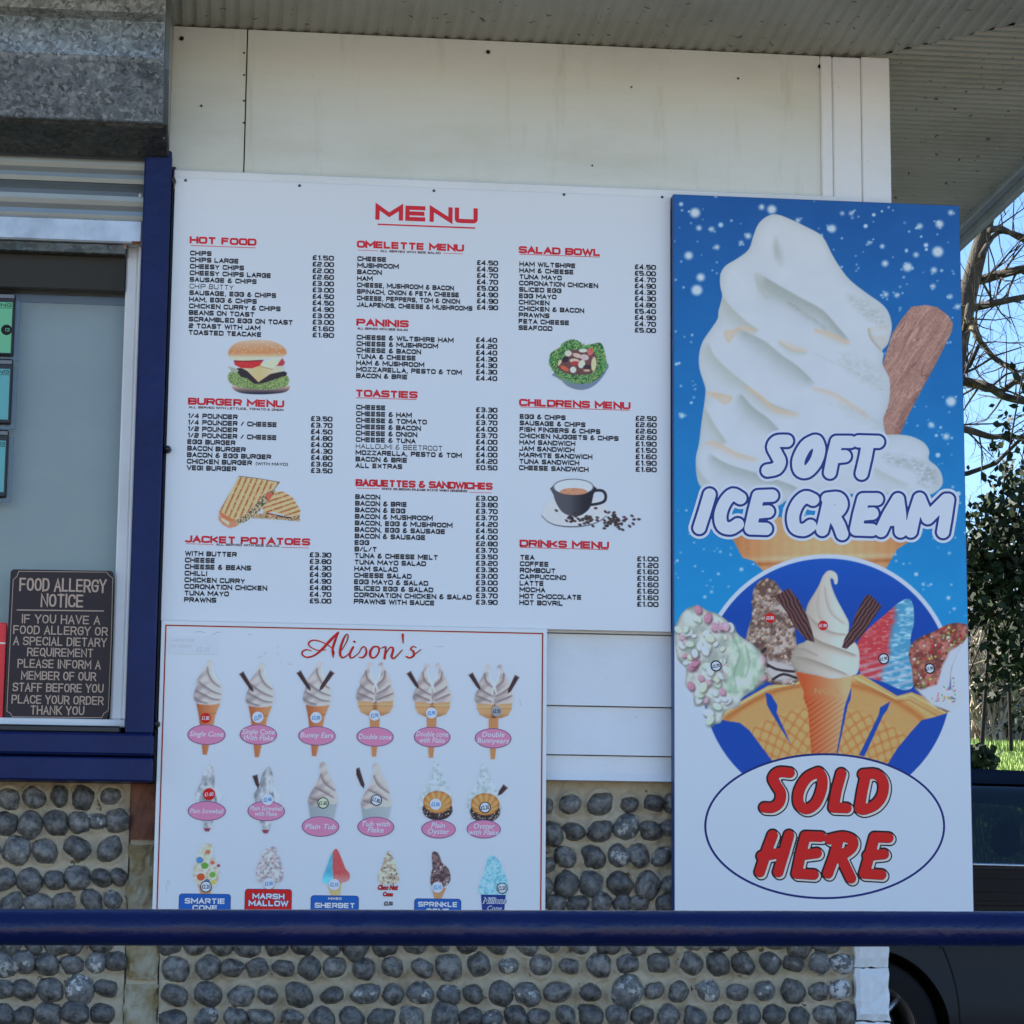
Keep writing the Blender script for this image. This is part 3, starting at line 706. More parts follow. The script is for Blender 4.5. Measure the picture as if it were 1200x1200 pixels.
# mortar, struck up round every flint
def mortar(name, x0, x1, z0, z1):
    st = .0055; nx = int((x1-x0)/st); nz = int((z1-z0)/st)
    X, Z = np.meshgrid(np.linspace(x0, x1, nx), np.linspace(z0, z1, nz)); H = np.zeros_like(X)
    for (x, z, a, c, rt) in FL:
        if not (x0-.05 < x < x1+.05): continue
        j0 = max(0, int((x-.065-x0)/st)); j1 = min(nx, int((x+.065-x0)/st)+1); i0 = max(0, int((z-.065-z0)/st)); i1 = min(nz, int((z+.065-z0)/st)+1)
        if j1 <= j0 or i1 <= i0: continue
        xx = X[i0:i1, j0:j1]-x; zq = Z[i0:i1, j0:j1]-z; u = xx*math.cos(rt)-zq*math.sin(rt); v = xx*math.sin(rt)+zq*math.cos(rt)
        k = np.sqrt((u/a)**2+(v/c)**2); H[i0:i1, j0:j1] = np.maximum(H[i0:i1, j0:j1], .009*np.exp(-((k-1.08)/.17)**2)+.006*(k < 1.08))
    H += .012*(fbm(X*28+5, Z*28+5, 3)-.5)+.006*(fbm(X*90, Z*90, 2)-.5)
    Y = YW-H; i = np.arange(nx*nz).reshape(nz, nx); F = np.stack([i[:-1, :-1], i[:-1, 1:], i[1:, 1:], i[1:, :-1]], -1).reshape(-1, 4)
    return put(name, np.stack([X, Y, Z], -1).reshape(-1, 3), F, M['mortar'], fw, True)
xq0, xq1 = at(146, 1150, YW)[0], at(186, 1150, YW)[0]
mortar('mortar', -.68, xq0-.001, .42, 1.16); mortar('mortar', xq1+.001, 1.531, .42, 1.16)
MB().box((-9.0, YW+.03, 0), (XC-.01, .19, 1.14)).build('wall_core', M['mortar'], fw)
MB().box((-9.0, YW+.001, .0), (XC-.01, .10, .42)).build('wall_base', M['mortar'], fw)
MB().box((XC-.09, .12, 0), (XC-.001, YB, 1.142)).build('side_core', M['mortar'], fw)
def rough_brick(x0, x1, z0, z1, m, y0=None, jit=.003, lab=None, seed=0, y1=.12):
    y0 = YW-.012 if y0 is None else y0; r = random.Random(seed)
    n = 9; V = []; F = []
    ux = np.linspace(0, 1, n); g = np.array([[(u, v) for u in ux] for v in ux])
    X = x0+(x1-x0)*g[..., 0]; Z = z0+(z1-z0)*g[..., 1]; ed = np.minimum(np.minimum(g[..., 0], 1-g[..., 0])*(x1-x0), np.minimum(g[..., 1], 1-g[..., 1])*(z1-z0))
    Y = y0+np.where(ed < 1e-6, .006, 0)+np.array([[r.uniform(-1, 1)*jit*.6 for _ in ux] for _ in ux])
    X = X+np.array([[r.uniform(-1, 1)*jit*.7 for _ in ux] for _ in ux])*(ed < 1e-6); Z = Z+np.array([[r.uniform(-1, 1)*jit*.5 for _ in ux] for _ in ux])*(ed < 1e-6)
    V = np.stack([X, Y, Z], -1).reshape(-1, 3).tolist(); F = [(i*n+j, i*n+j+1, (i+1)*n+j+1, (i+1)*n+j) for i in range(n-1) for j in range(n-1)]
    b = [j for j in range(n)]+[i*n+n-1 for i in range(1, n)]+[(n-1)*n+j for j in range(n-2, -1, -1)]+[i*n for i in range(n-2, 0, -1)]
    k = len(V); V += [[V[i][0], y1, V[i][2]] for i in b]; L = len(b)
    F += [(b[i], k+i, k+(i+1) % L, b[(i+1) % L]) for i in range(L)]
    return put('brick', V, F, m, fw, False, lab)
def zpx(py, px=165, Y=YW): return at(px, py, Y)[2]
rough_brick(xq0, xq1, zpx(984), zpx(905), M['brick_red'], lab='red brick at the top of the quoin', seed=1)
for k, (a, b) in enumerate(((1066, 990), (1148, 1070), (1232, 1153), (1310, 1236))):
    rough_brick(xq0+.002*(k % 2), xq1-.002*(k % 2), zpx(a), zpx(b), M['brick_tan'], seed=5+k, jit=.005, lab='weathered yellow stone smeared with mortar' if k == 0 else None)
MB().box((xq0+.003, YW+.002, .42), (xq1-.003, .11, 1.14)).build('quoin_joint', M['mortar'], fw)
for k, (a, b) in enumerate(((1133, 1050), (1196, 1135), (1262, 1198), (1330, 1264))):
    rough_brick(1.532, 1.617, zpx(a, 1020, .02), zpx(b, 1020, .02), M['brick_white'], y0=.012, seed=20+k, jit=.004, lab='white painted quoin brick' if k == 0 else None)
for k in range(6): rough_brick(1.532, 1.617, .82+k*.053, .871+k*.053, M['brick_white'], y0=.012, seed=40+k)

# ------------------------------------------------------------------ kiosk window with shutter
win = thing('serving_window', 'white framed serving window with dark blue outer post and sill, grey blind behind its glass', 'window', (-.9, 0, 1.12))
XP0, XP1 = -.2625, -.1955
MB().box((XP0, -.055, 1.2355), (XP1, .04, 2.688), .004).build('post', M['blue_paint'], win)
MB().box((XP1+.0005, -.012, 1.122), (-.186, .012, 2.66), .002).build('edge_strip', M['dark_blue_strip'], win)
MB().box((XP1+.010, -.002, 1.122), (-.181, .014, 1.9), .002).build('sealant_strip', M['fascia_paint'], win)
MB().box((-9.0, -.068, 1.182), (XP1+.002, .04, 1.235), .006).build('sill', M['blue_paint'], win)
MB().box((-9.0, -.060, 1.121), (XP1+.002, .044, 1.178), .004).build('sill_board', M['blue_paint'], win)
MB().box((-9.0, -.048, 1.236), (-.2735, -.006, 1.2535), .004).build('black_rubber_lip', M['black_plastic'], win)
MB().box((-9.0, -.002, 1.2545), (-.264, .06, 1.2730), .003).build('frame_bottom', M['white_paint'], win)
fx = at(152, 600, .01)[0]; gx = at(138, 600, .03)[0]
MB().box((fx, .0, 1.2735), (XP0-.0005, .07, 2.52), .003).build('frame_side', M['white_paint'], win)
MB().box((gx, .016, 1.2735), (fx-.0005, .07, 2.52), .005).build('glazing_bead', M['white_paint'], win)
MB().box((-9.0, .045, 1.274), (gx-.001, .0485, 2.5)).build('pane', M['window_glass'], win)
MB().box((-9.0, .010, at(60, 338, .01)[2]), (gx-.001, .044, 2.519), .002).build('dark_reflection_board', M['dark_inside'], win)  # dark board added in place of the eaves' reflection in the glass
zb = at(60, 340, .10)[2]; zc = at(60, 355, .10)[2]
MB().box((-9.0, .098, zc), (gx+.03, .12, zb), .002).build('blind_head', M['blind_head'], win)
MB().box((-9.0, .104, 1.26), (gx+.03, .108, zc-.0005)).build('blind', M['blind'], win)
MB().box((-9.0, .10, zb+.001), (gx+.03, .16, 2.66)).build('dark_recess', M['dark_inside'], win)
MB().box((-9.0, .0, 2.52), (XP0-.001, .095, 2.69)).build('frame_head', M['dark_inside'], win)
for q, lab in (((202, 213), None), ((196.5, 527), None), ((183.5, 849), None)):
    knob(at(*q, -.03), .0095, .02, 10).build('bolt_head', M['black_plastic'], win, True)

sh = thing('roller_shutter', 'galvanised roller shutter rolled up in its box above the serving window', 'shutter', (-.9, 0, 2.44))
bx1 = at(192, 68, -.3)[0]
zt = ZS-.006
prof = [(-.02, zt), (-.290, zt), (-.290, at(100, 12, -.290)[2]), (-.306, at(100, 22, -.306)[2]), (-.318, at(100, 64, -.318)[2]), (-.310, at(100, 70, -.310)[2]), (-.205, at(100, 139, -.205)[2]), (-.19, at(100, 143, -.19)[2]), (-.06, at(100, 178, -.06)[2]), (-.02, at(100, 178, -.02)[2])]
MB().extrude_x(prof, -9.0, bx1, nseg=30).build('shutter_box', M['galvanised'], sh)
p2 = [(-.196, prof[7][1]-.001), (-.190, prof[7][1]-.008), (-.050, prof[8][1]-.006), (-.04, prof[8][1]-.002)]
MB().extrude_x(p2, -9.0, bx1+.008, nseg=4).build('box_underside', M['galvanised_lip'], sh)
ep = [(-.02, zt), (-.250, zt), (-.270, prof[5][1]), (-.18, prof[6][1]), (-.05, prof[8][1]), (-.02, prof[9][1])]
MB().extrude_x(ep, bx1+.0005, bx1+.012).build('end_plate', M['slat_metal'], sh)
for q in ((185, 24), (40, 110), (192, 162)): knob(at(*q, -.31 if q[1] < 100 else -.28), .003, .003, 8).build('rivet', M['nail'], sh, True)
def slat(z0, z1, y=.0, m='slat_metal', nm='slat', n=9, cr=.012):
    pr2 = []
    for i in range(n):
        t = i/(n-1); pr2.append((y-cr*math.sin(math.pi*min(1, t*1.25+.0)) if t < .8 else y-.003*(1 if i % 2 else 0), z1-(z1-z0)*t))
    pr2 += [(y+.012, z0), (y+.012, z1)]
    return MB().extrude_x(pr2, -9.0, XP0-.0008).build(nm, M[m], sh, False)
zs_ = [at(100, y, -.01)[2] for y in (181, 212.5, 256)]
slat(zs_[1]+.001, zs_[0]+.02, cr=.014); slat(zs_[2]+.001, zs_[1]-.001, cr=.014)
zr0, zr1 = at(100, 283, -.03)[2], at(100, 257, -.02)[2]
MB().box((-9.0, -.030, zr0), (XP0-.0008, .010, zr1), .004).build('bottom_rail', M['rail_metal'], sh)
MB().box((-9.0, -.020, zr0-.028), (-.300, .012, zr0-.0005), .003).build('rail_foot', M['galvanised_lip'], sh)
rb = at(157, 286, -.032); MB().box((rb[0]-.006, -.0310, rb[2]-.001), (XP0-.001, -.0300, rb[2]+.008)).build('rust_patch', M['rust'], sh)
MB().box((-.309, -.0205, zr0-.012), (-.3005, .005, zr0-.0008), .001).build('rust_patch', M['rust'], sh)
kn = at(165, 229, -.014); knob(kn, .0055, .006, 12).build('slat_end_screw', M['ink_white'], sh, True); knob((kn[0], kn[1]-.006, kn[2]), .002, .002, 8).build('screw_slot', M['nail'], sh)

# things on the glass
YG = .043
def tagholder(px0, px1, py0, py1, dz, col, label, letters, big):
    z0, z1 = at(0, py1, YG)[2], at(0, py0, YG)[2]; x1 = at(px1, (py0+py1)/2, YG)[0]; x0 = x1-.11
    t = thing('price_tag_holder', label, 'price tag', (x0, YG, z0), 'price tags stuck on the window')
    MB().box((x0, YG-.008, z0), (x1, YG, z1), .003).build('holder', M['black_plastic'], t)
    MB().box((x0-.01, YG-.0078, z1-.014), (x1-.002, YG-.011, z1-.004), .001).build('holder_clip', M['holder_grey'], t)
    MB().box((x0, YG+.006, z0-.012), (x1+.012, YG+.009, z1-.016), .001).build('shadow_plate', M['holder_grey'], t)  # grey plate added to stand in for the tag's offset shadow on the blind
    b = col[1]
    zt1 = z1-b[0]; zt0 = z0+b[1]; xr = x1-.006
    MB().box((x0+.004, YG-.0095, zt0), (xr, YG-.0082, zt1)).build('price_card', M[col[0]], t)
    MB().box((x0+.004, YG-.0102, zt1-.0155), (xr, YG-.0096, zt1-.0145)).build('card_line', M['ink_black2'], t)
    V, F, tw_ = text_geo(letters, .009, None, fil=.35, weight=.16)
    put('lettering', [(xr-.003-tw_+a, YG-.0103-c, zt1-.012+bb) for a, bb, c in V], F, M['ink_black2'], t)
    if big:
        knob((xr-.012, YG-.0096, (zt0+zt1)/2-.006), .0135, .0008, 20).build('price_spot', M['ink_black2'], t)
        V, F, tw_ = text_geo('G', .008, None, fil=.35, weight=.16); put('lettering', [(xr-.0145+a, YG-.0112-c, (zt0+zt1)/2-.010+bb) for a, bb, c in V], F, M['tag_green'], t)
    return t
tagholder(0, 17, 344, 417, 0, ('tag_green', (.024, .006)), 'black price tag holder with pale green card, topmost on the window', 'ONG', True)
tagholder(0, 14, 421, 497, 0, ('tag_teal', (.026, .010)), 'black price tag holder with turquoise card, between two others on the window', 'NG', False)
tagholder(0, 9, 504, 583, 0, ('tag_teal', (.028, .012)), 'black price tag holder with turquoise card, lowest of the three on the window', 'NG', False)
x1, _, z1 = at(9, 730, .02); x0, _, z0 = at(5, 842, .02)
rbx = thing('red_card', 'red card standing at the foot of the window, left of the allergy notice', 'card', (x0-.06, .02, z0))
MB().box((x0-.12, .016, z0+.001), (x1-.001, .022, z1), .002).build('card', M['red_box'], rbx)
MB().box((x0-.12, .0155, z1-.052), (x1-.003, .0158, z1-.048)).build('white_stripe', M['ink_pinkwhite'], rbx)

al = thing('allergy_notice', 'black metal food allergy notice with pale lettering leaning on the window', 'sign', (-.43, .01, 1.2735))
YA = .008
c0, c1, c2, c3 = (np.array(at(*q, YA)) for q in ((12.5, 667), (133.5, 669), (126.5, 843), (4.5, 842)))
def quad_round(name, q, r, y0, y1, m, parent, n=5):
    """rounded plate between four corners tl,tr,br,bl"""
    pts = []
    for i in range(4):
        p = q[i]; a = q[i-1]; b = q[(i+1) % 4]; A = p+(a-p)/np.linalg.norm(a-p)*r; B = p+(b-p)/np.linalg.norm(b-p)*r
        for t in np.linspace(0, 1, n): pts.append(A*(1-t)**2+p*2*t*(1-t)+B*t*t)
    k = len(pts); V = [(p[0], y0, p[2]) for p in pts]+[(p[0], y1, p[2]) for p in pts]
    return put(name, V, [tuple(range(k))]+[tuple(range(2*k-1, k-1, -1))]+[(i, k+i, k+(i+1) % k, (i+1) % k) for i in range(k)], m, parent)
quad_round('plate', (c0, c1, c2, c3), .011, YA, YA+.003, M['allergy_black'], al)
def pxline(name, pts, wpx, Y, m, parent, cl=False):
    w3 = [Vector((onY(a, b, Y)[0], onY(a, b, Y)[1])) for a, b in pts]; rv, rf = ribbon(w3, wpx/960, cl)
    return put(name, [(q.x, Y, q.y) for q in rv], rf, m, parent)
def zA(x, y): return (x/4, 640+y/4)
pxline('border_line', [zA(*q) for q in ((88, 118), (500, 122), (510, 136), (528, 150), (523, 400), (508, 770), (486, 785), (478, 804), (58, 800), (50, 784), (32, 774), (45, 500), (62, 158), (80, 140))], .7, YA-.0006, M['allergy_ink'], al, True)
pxline('divider_line', [zA(78, 299), zA(487, 304)], 1.3, YA-.0006, M['allergy_ink'], al)
for t, a, b, y0, y1 in (("FOOD ALLERGY", 95, 495, 148, 210), ("NOTICE", 195, 387, 223, 285), ("IF YOU HAVE A", 105, 467, 320, 361), ("FOOD ALLERGY OR", 65, 503, 371, 412), ("A SPECIAL DIETARY", 65, 498, 423, 464),
                        ("REQUIREMENT", 130, 435, 476, 516), ("PLEASE INFORM A", 85, 470, 529, 570), ("MEMBER OF OUR", 102, 448, 585, 626), ("STAFF BEFORE YOU", 62, 483, 640, 681), ("PLACE YOUR ORDER", 57, 483, 697, 738), ("THANK YOU", 145, 393, 748, 789)):
    p = zA(a, (y0+y1)/2-1); write('lettering', t, p[0], p[1], YA-.0006, M['allergy_ink'], al, (y1-y0)/4, px1=zA(b, 0)[0], wx=.62, gap=.26, weight=.14, fil=.5, serif=.07)
# ================================================================== MENU BOARD
WB = np.array([178., 192., 212.])
YM = -.0245
mn = thing('menu_board', 'large white menu board with red MENU heading, price lists and food pictures', 'menu board', (.44, -.021, 1.513))
MB().box((-.187, -.024, 1.513), (1.0665, -.018, 2.628), .0008).build('panel', M['board_white'], mn)
LISTS = [
 ("HOT FOOD", 223.4, 299.5, 281, 287.6, None, None, (223.4, 296.4, 389.3), (366.4, 390.7, 301.8, 392.4),
  "CHIPS|1.50;CHIPS LARGE|2.00;CHEESY CHIPS|2.00;CHEESY CHIPS LARGE|2.60;SAUSAGE & CHIPS|3.00;CHIP BUTTY|3.00;SAUSAGE, EGG & CHIPS|4.50;HAM, EGG & CHIPS|4.50;CHICKEN CURRY & CHIPS|4.90;BEANS ON TOAST|3.00;SCRAMBLED EGG ON TOAST|3.00;2 TOAST WITH JAM|1.60;TOASTED TEACAKE|1.80"),
 ("BURGER MENU", 221.5, 332, 470, None, "ALL SERVED WITH LETTUCE, TOMATO & ONION", (221.5, 332, 477), (220.8, 487, 548), (364.5, 389, 490.4, 551.3),
  "1/4 POUNDER|3.50;1/4 POUNDER / CHEESE|3.70;1/2 POUNDER|4.50;1/2 POUNDER / CHEESE|4.80;EGG BURGER|4.00;BACON BURGER|4.30;BACON & EGG BURGER|4.80;CHICKEN BURGER|3.60;VEGI BURGER|3.50"),
 ("JACKET POTATOES", 218, 362.5, 631.5, (218, 250, 330, 362, 637.2), "ALL SERVED WITH SIDE SALAD", (253.7, 327, 638), (217.5, 648.4, 702.6), (363, 387.7, 650, 704),
  "WITH BUTTER|3.30;CHEESE|3.80;CHEESE & BEANS|4.30;CHILLI|4.90;CHICKEN CURRY|4.90;CORONATION CHICKEN|4.80;TUNA MAYO|4.70;PRAWNS|5.00"),
 ("OMELETTE MENU", 419.4, 542.7, 286, (419.5, 443, 519.5, 542.5, 293), "ALL SERVED WITH SIDE SALAD", (446, 516, 294), (419.3, 303, 356.8), (559, 583, 307.6, 360),
  "CHEESE|4.50;MUSHROOM|4.50;BACON|4.70;HAM|4.70;CHEESE, MUSHROOM & BACON|5.00;SPINACH, ONION & FETA CHEESE|4.90;CHEESE, PEPPERS, TOM & ONION|4.90;JALAPENOS, CHEESE & MUSHROOMS|4.90"),
 ("PANINIS", 418.8, 477.9, 377.5, None, "ALL SERVED WITH SIDE SALAD", (419, 477.5, 384.7), (418.5, 395, 440), (558, 582, 398, 443),
  "CHEESE & WILTSHIRE HAM|4.40;CHEESE & MUSHROOM|4.20;CHEESE & BACON|4.40;TUNA & CHEESE|4.30;HAM & MUSHROOM|4.30;MOZZARELLA, PESTO & TOM|4.30;BACON & BRIE|4.40"),
 ("TOASTIES", 417.4, 488.3, 460.5, 466, None, None, (418, 477, 545.4), (558, 582.3, 480, 547.8),
  "CHEESE|3.30;CHEESE & HAM|4.00;CHEESE & TOMATO|3.70;CHEESE & BACON|4.00;CHEESE & ONION|3.70;CHEESE & TUNA|4.00;HALLOUMI & BEETROOT|4.00;MOZZARELLA, PESTO & TOM|4.00;BACON & BRIE|4.20;ALL EXTRAS|0.50"),
 ("BAGUETTES & SANDWICHES", 417.8, 576.2, 565.5, (418, 444, 550, 576, 572), "WHITE OR BROWN (PLEASE STATE WHEN ORDERING)", (447.5, 547.3, 572.8), (416.8, 582, 704.6), (557.8, 582.6, 583.7, 705.5),
  "BACON|3.00;BACON & BRIE|3.80;BACON & EGG|3.70;BACON & MUSHROOM|3.70;BACON, EGG & MUSHROOM|4.20;BACON, EGG & SAUSAGE|4.50;BACON & SAUSAGE|4.00;EGG|2.80;B/L/T|3.70;TUNA & CHEESE MELT|3.50;TUNA MAYO SALAD|3.20;HAM SALAD|3.30;CHEESE SALAD|3.00;EGG MAYO & SALAD|3.00;SLICED EGG & SALAD|3.00;CORONATION CHICKEN & SALAD|3.70;PRAWNS WITH SAUCE|3.90"),
 ("SALAD BOWL", 609, 703, 292.5, 297.8, None, None, (609.2, 309.2, 383.8), (744, 768, 312.6, 386.7),
  "HAM WILTSHIRE|4.50;HAM & CHEESE|5.00;TUNA MAYO|4.70;CORONATION CHICKEN|4.90;SLICED EGG|4.30;EGG MAYO|4.30;CHICKEN|4.80;CHICKEN & BACON|5.40;PRAWNS|4.90;FETA CHEESE|4.70;SEAFOOD|5.00"),
 ("CHILDRENS MENU", 609.5, 737.8, 471.5, 476.8, None, None, (609.6, 488, 548), (744.9, 768.9, 490, 549.9),
  "EGG & CHIPS|2.50;SAUSAGE & CHIPS|2.60;FISH FINGERS & CHIPS|2.60;CHICKEN NUGGETS & CHIPS|2.60;HAM SANDWICH|1.90;JAM SANDWICH|1.50;MARMITE SANDWICH|1.60;TUNA SANDWICH|1.90;CHEESE SANDWICH|1.80"),
 ("DRINKS MENU", 610, 712.6, 636.5, 641.5, None, None, (609.9, 653, 706), (746.6, 771, 654.7, 707.9),
  "TEA|1.00;COFFEE|1.20;ROMBOUT|1.60;CAPPUCCINO|1.60;LATTE|1.60;MOCHA|1.60;HOT CHOCOLATE|1.60;HOT BOVRIL|1.00")]
write('title', 'MENU', 442.4, 248.5, YM, M['ink_red'], mn, 18.5, px1=557.4, wx=1.45, gap=.5, weight=.27, fil=.2)
bar('title_underline', 442.6, 557, 262.8, YM, 1.8, M['ink_red'], mn)
cs_ = 8.62e-3*1.0   # letter height of the list lines in metres is taken from one long line and kept for all
_V, _F, _tw = text_geo('CORONATION CHICKEN & SALAD', 1.0); _x0 = at(416.2, 697, YM)[0]; _x1 = at(552.3, 697, YM)[0]
CAPX = (_x1-_x0)/_tw; CAPW = .0126
for (hd, h0, h1, hy, ul, sub, sp, nm, pr3, items) in LISTS:
    write('section_heading', hd, h0, hy, YM, M['ink_red'], mn, 8.6, px1=h1, weight=.28, wx=1.25)
    if isinstance(ul, (int, float)): bar('heading_rule', h0, h1, ul, YM, .8, M['ink_red'], mn)
    elif ul: bar('heading_rule', ul[0], ul[1], ul[4], YM, .6, M['ink_red'], mn); bar('heading_rule', ul[2], ul[3], ul[4]+(ul[2]-ul[0])*.037, YM, .6, M['ink_red'], mn)
    if sub: write('section_note', sub, sp[0], sp[2], YM, M['ink_darkred'], mn, 2.7, px1=sp[1], weight=.24)
    it = [t.split('|') for t in items.split(';')]; n = len(it)
    for k, (a, b) in enumerate(it):
        t = k/(n-1); py = nm[1]+(nm[2]-nm[1])*t; px = nm[0]-(2 if nm[0] < 230 else 1.2)*t*(n/13)
        x, _, z = at(px, py, YM)
        V, F, tw_ = text_geo(a, CAPW, None, weight=.29); thin = a in ('CHIP BUTTY', 'HALLOUMI & BEETROOT')
        if thin:
            q0 = at(px+(60 if a[0] == 'C' else 100), py+3.6, YM-.0002); q1 = at(px+(118 if a[0] == 'C' else 126), py-3, YM-.0002); MB().box((x-.004, YM+.00006, q0[2]), (q1[0], YM+.0004, q1[2])).build('price_patch', M['board_white'], mn)
        if thin: V, F, tw_ = text_geo(a, CAPW, None, weight=.18)
        kx = CAPX/CAPW
        fit = {'JALAP': 553.3, 'CHEESE, PEP': 538.7, 'SPINACH': 537.7, 'CHEESE, MU': 531.5, 'CORONATION CHICKEN & ': 552.3, 'CHICKEN NUG': 724.4}
        for f_ in fit:
            if a.startswith(f_): kx = (at(fit[f_], py, YM)[0]-x)/tw_
        put('item_name', [(x+p*kx, YM-c, z-CAPW/2+q) for p, q, c in V], F, M['ink_grey'] if False else M['ink_black'], mn)
        if a == 'CHICKEN BURGER': write('item_note', '(WITH MAYO)', 300, 543.2, YM, M['ink_black'], mn, 3.6, px1=337, weight=.2)
        py = pr3[2]+(pr3[3]-pr3[2])*t; write('item_price', '£'+b, pr3[0], py, YM, M['ink_black'], mn, 6.0, px1=pr3[1], weight=.25)
for q in ((217.5, 211.3), (351, 217.5), (508.5, 223.5), (661, 228), (776, 231)):
    knob(at(*q, -.0245), .0038, .002, 10).build('screw', M['nail'], mn, True)

def Z(ox, oy, s): return lambda x, y: (ox+x/s, oy+y/s)
def zp(z, pts): return [z(*p) for p in pts]
# --- burger
def burger(c):
    z = Z(255, 390, 12); R_ = random.Random(3)
    c.poly(zp(z, [(205, 740), (330, 770), (600, 790), (850, 780), (1005, 740), (1000, 800), (900, 845), (600, 865), (350, 850), (230, 800)]), lambda X, Y, d: np.stack([200-18*(Y-452), 165-14*(Y-452), 150-10*(Y-452)], -1), sm=4)
    c.poly(zp(z, [(145, 620), (170, 560), (300, 540), (600, 690), (800, 640), (960, 590), (1005, 680), (940, 760), (700, 800), (500, 790), (300, 765), (170, 700)]), lambda X, Y, d: np.array([70., 92, 56])+np.array([86., 92, 66])*(np.clip(fbm(X*1.6, Y*1.9, 3)*2.6-.8, 0, 1))[..., None], sm=3)
    c.poly(zp(z, [(265, 520), (330, 495), (600, 560), (940, 540), (965, 600), (900, 620), (700, 690), (600, 715), (500, 710), (420, 640), (330, 620)]), (50, 42, 48), sm=2)
    c.poly(zp(z, [(150, 470), (260, 500), (300, 530), (260, 570), (190, 540)]), (150, 158, 150))
    c.poly(zp(z, [(250, 480), (340, 495), (420, 540), (575, 695), (740, 580), (930, 540), (950, 480), (700, 440), (400, 440)]), lambda X, Y, d: np.stack([206-1.2*np.abs(X-303), 172+.6*np.abs(X-303), 124+2*np.abs(X-303)], -1))
    c.poly(zp(z, [(230, 390), (500, 385), (640, 390), (600, 460), (480, 500), (330, 495), (240, 450)]), lambda X, Y, d: np.array([176., 48, 52])+np.array([60., 60, 50])*np.clip(fbm(X*1.2, Y*1.8)*3-1.9, 0, 1)[..., None])
    c.poly(zp(z, [(820, 465), (910, 355), (950, 420), (920, 465)]), (165, 60, 70)); c.poly(zp(z, [(600, 440), (760, 370), (890, 350), (850, 440), (770, 510), (640, 480)]), (212, 196, 176))
    c.line(zp(z, [(235, 395), (420, 398), (640, 385)]), .4, (60, 25, 30)); c.line(zp(z, [(610, 475), (770, 515)]), .3, (140, 110, 90))
    def bun(X, Y, d):
        t = np.clip((Y-398)/24, 0, 1); col = np.array([190., 175, 165])*(1-t)[..., None]**2+np.array([188., 120, 75])*(1-(1-t)[..., None]**2)
        u = np.clip((t-.62)*4+.06*(X-300)*0, 0, 1)[..., None]; col = col*(1-u)+np.array([200., 190, 172])*u
        return col+22*(fbm(X*2.4, Y*2.4, 2)-.5)[..., None]
    c.poly(zp(z, [(148, 285), (180, 210), (270, 140), (420, 105), (600, 97), (760, 115), (880, 165), (950, 225), (972, 285), (940, 325), (850, 345), (640, 370), (450, 390), (260, 385), (165, 350)]), bun, sm=4)
    for _ in range(60):
        x, y = R_.uniform(200, 900), R_.uniform(120, 300)
        if ((x-560)/380)**2+((y-270)/150)**2 < 1: c.ell(*z(x, y), .45, .3, (222, 208, 190), ang=R_.uniform(0, 3), soft=.35)
grid_print('burger_picture', mn, YM, 264, 341, 395, 464, .0011, burger, WB)
# --- toasted sandwich
def sandwich(c):
    z = Z(245, 550, 10)
    def toast(ax, k):
        def f(X, Y, d):
            t = (X*math.cos(ax)+Y*math.sin(ax))*k; s = .5+.5*np.sin(t)
            col = np.array([200., 172, 132])*(1-.0)+0*X[..., None]; col = col-np.array([50., 84, 84])*(np.clip(s*1.8-.8, 0, 1)*np.clip(fbm(X*.4, Y*.4)*2.6-.4, 0, 1))[..., None]
            return col+56*(fbm(X*1.7, Y*1.7, 3)-.5)[..., None]
        return f
    c.poly(zp(z, [(120, 490), (110, 590), (160, 650), (240, 690), (320, 670), (400, 600), (560, 480), (690, 300), (560, 400), (320, 580)]), (185, 130, 105))
    c.poly(zp(z, [(120, 520), (150, 600), (230, 660), (240, 620), (180, 560)]), (215, 185, 165))
    c.poly(zp(z, [(640, 300), (760, 230), (800, 300), (700, 380), (560, 520), (420, 620), (330, 640), (300, 590), (500, 430)]), lambda X, Y, d: np.where((fbm(X*.9+3, Y*.9, 2) > .5)[..., None], np.array([70., 82, 66]), np.array([196., 165, 140])))
    c.poly(zp(z, [(660, 300), (740, 260), (750, 330), (690, 375)]), (196, 92, 78))
    c.poly(zp(z, [(350, 80), (560, 105), (825, 150), (760, 240), (640, 300), (560, 400), (440, 520), (310, 600), (230, 590), (120, 490), (200, 350), (290, 190)]), toast(.42, 1.05))
    c.poly(zp(z, [(120, 490), (200, 540), (290, 590), (310, 610), (230, 610), (140, 560)]), (190, 110, 75))
    c.poly(zp(z, [(700, 370), (780, 255), (880, 265), (980, 330), (1070, 480), (1060, 560), (900, 545), (760, 500), (640, 510), (620, 440)]), toast(1.25, 1.15))
    c.poly(zp(z, [(600, 520), (700, 505), (900, 560), (1060, 540), (1065, 610), (850, 590), (500, 570), (560, 520)]), lambda X, Y, d: np.where((fbm(X*1.1, Y*1.5, 2) > .55)[..., None], np.array([90., 72, 58]), np.array([205., 160, 125])))
    c.line(zp(z, [(680, 515), (820, 545), (960, 570)]), .7, (62, 45, 42)); c.line(zp(z, [(700, 530), (780, 540)]), .6, (205, 130, 105))
    c.line(zp(z, [(350, 80), (560, 105), (825, 150)]), .25, (70, 60, 60)); c.line(zp(z, [(825, 150), (760, 240), (640, 305)]), .25, (90, 75, 62))
grid_print('sandwich_picture', mn, YM, 253, 355, 555, 621, .0011, sandwich, WB)
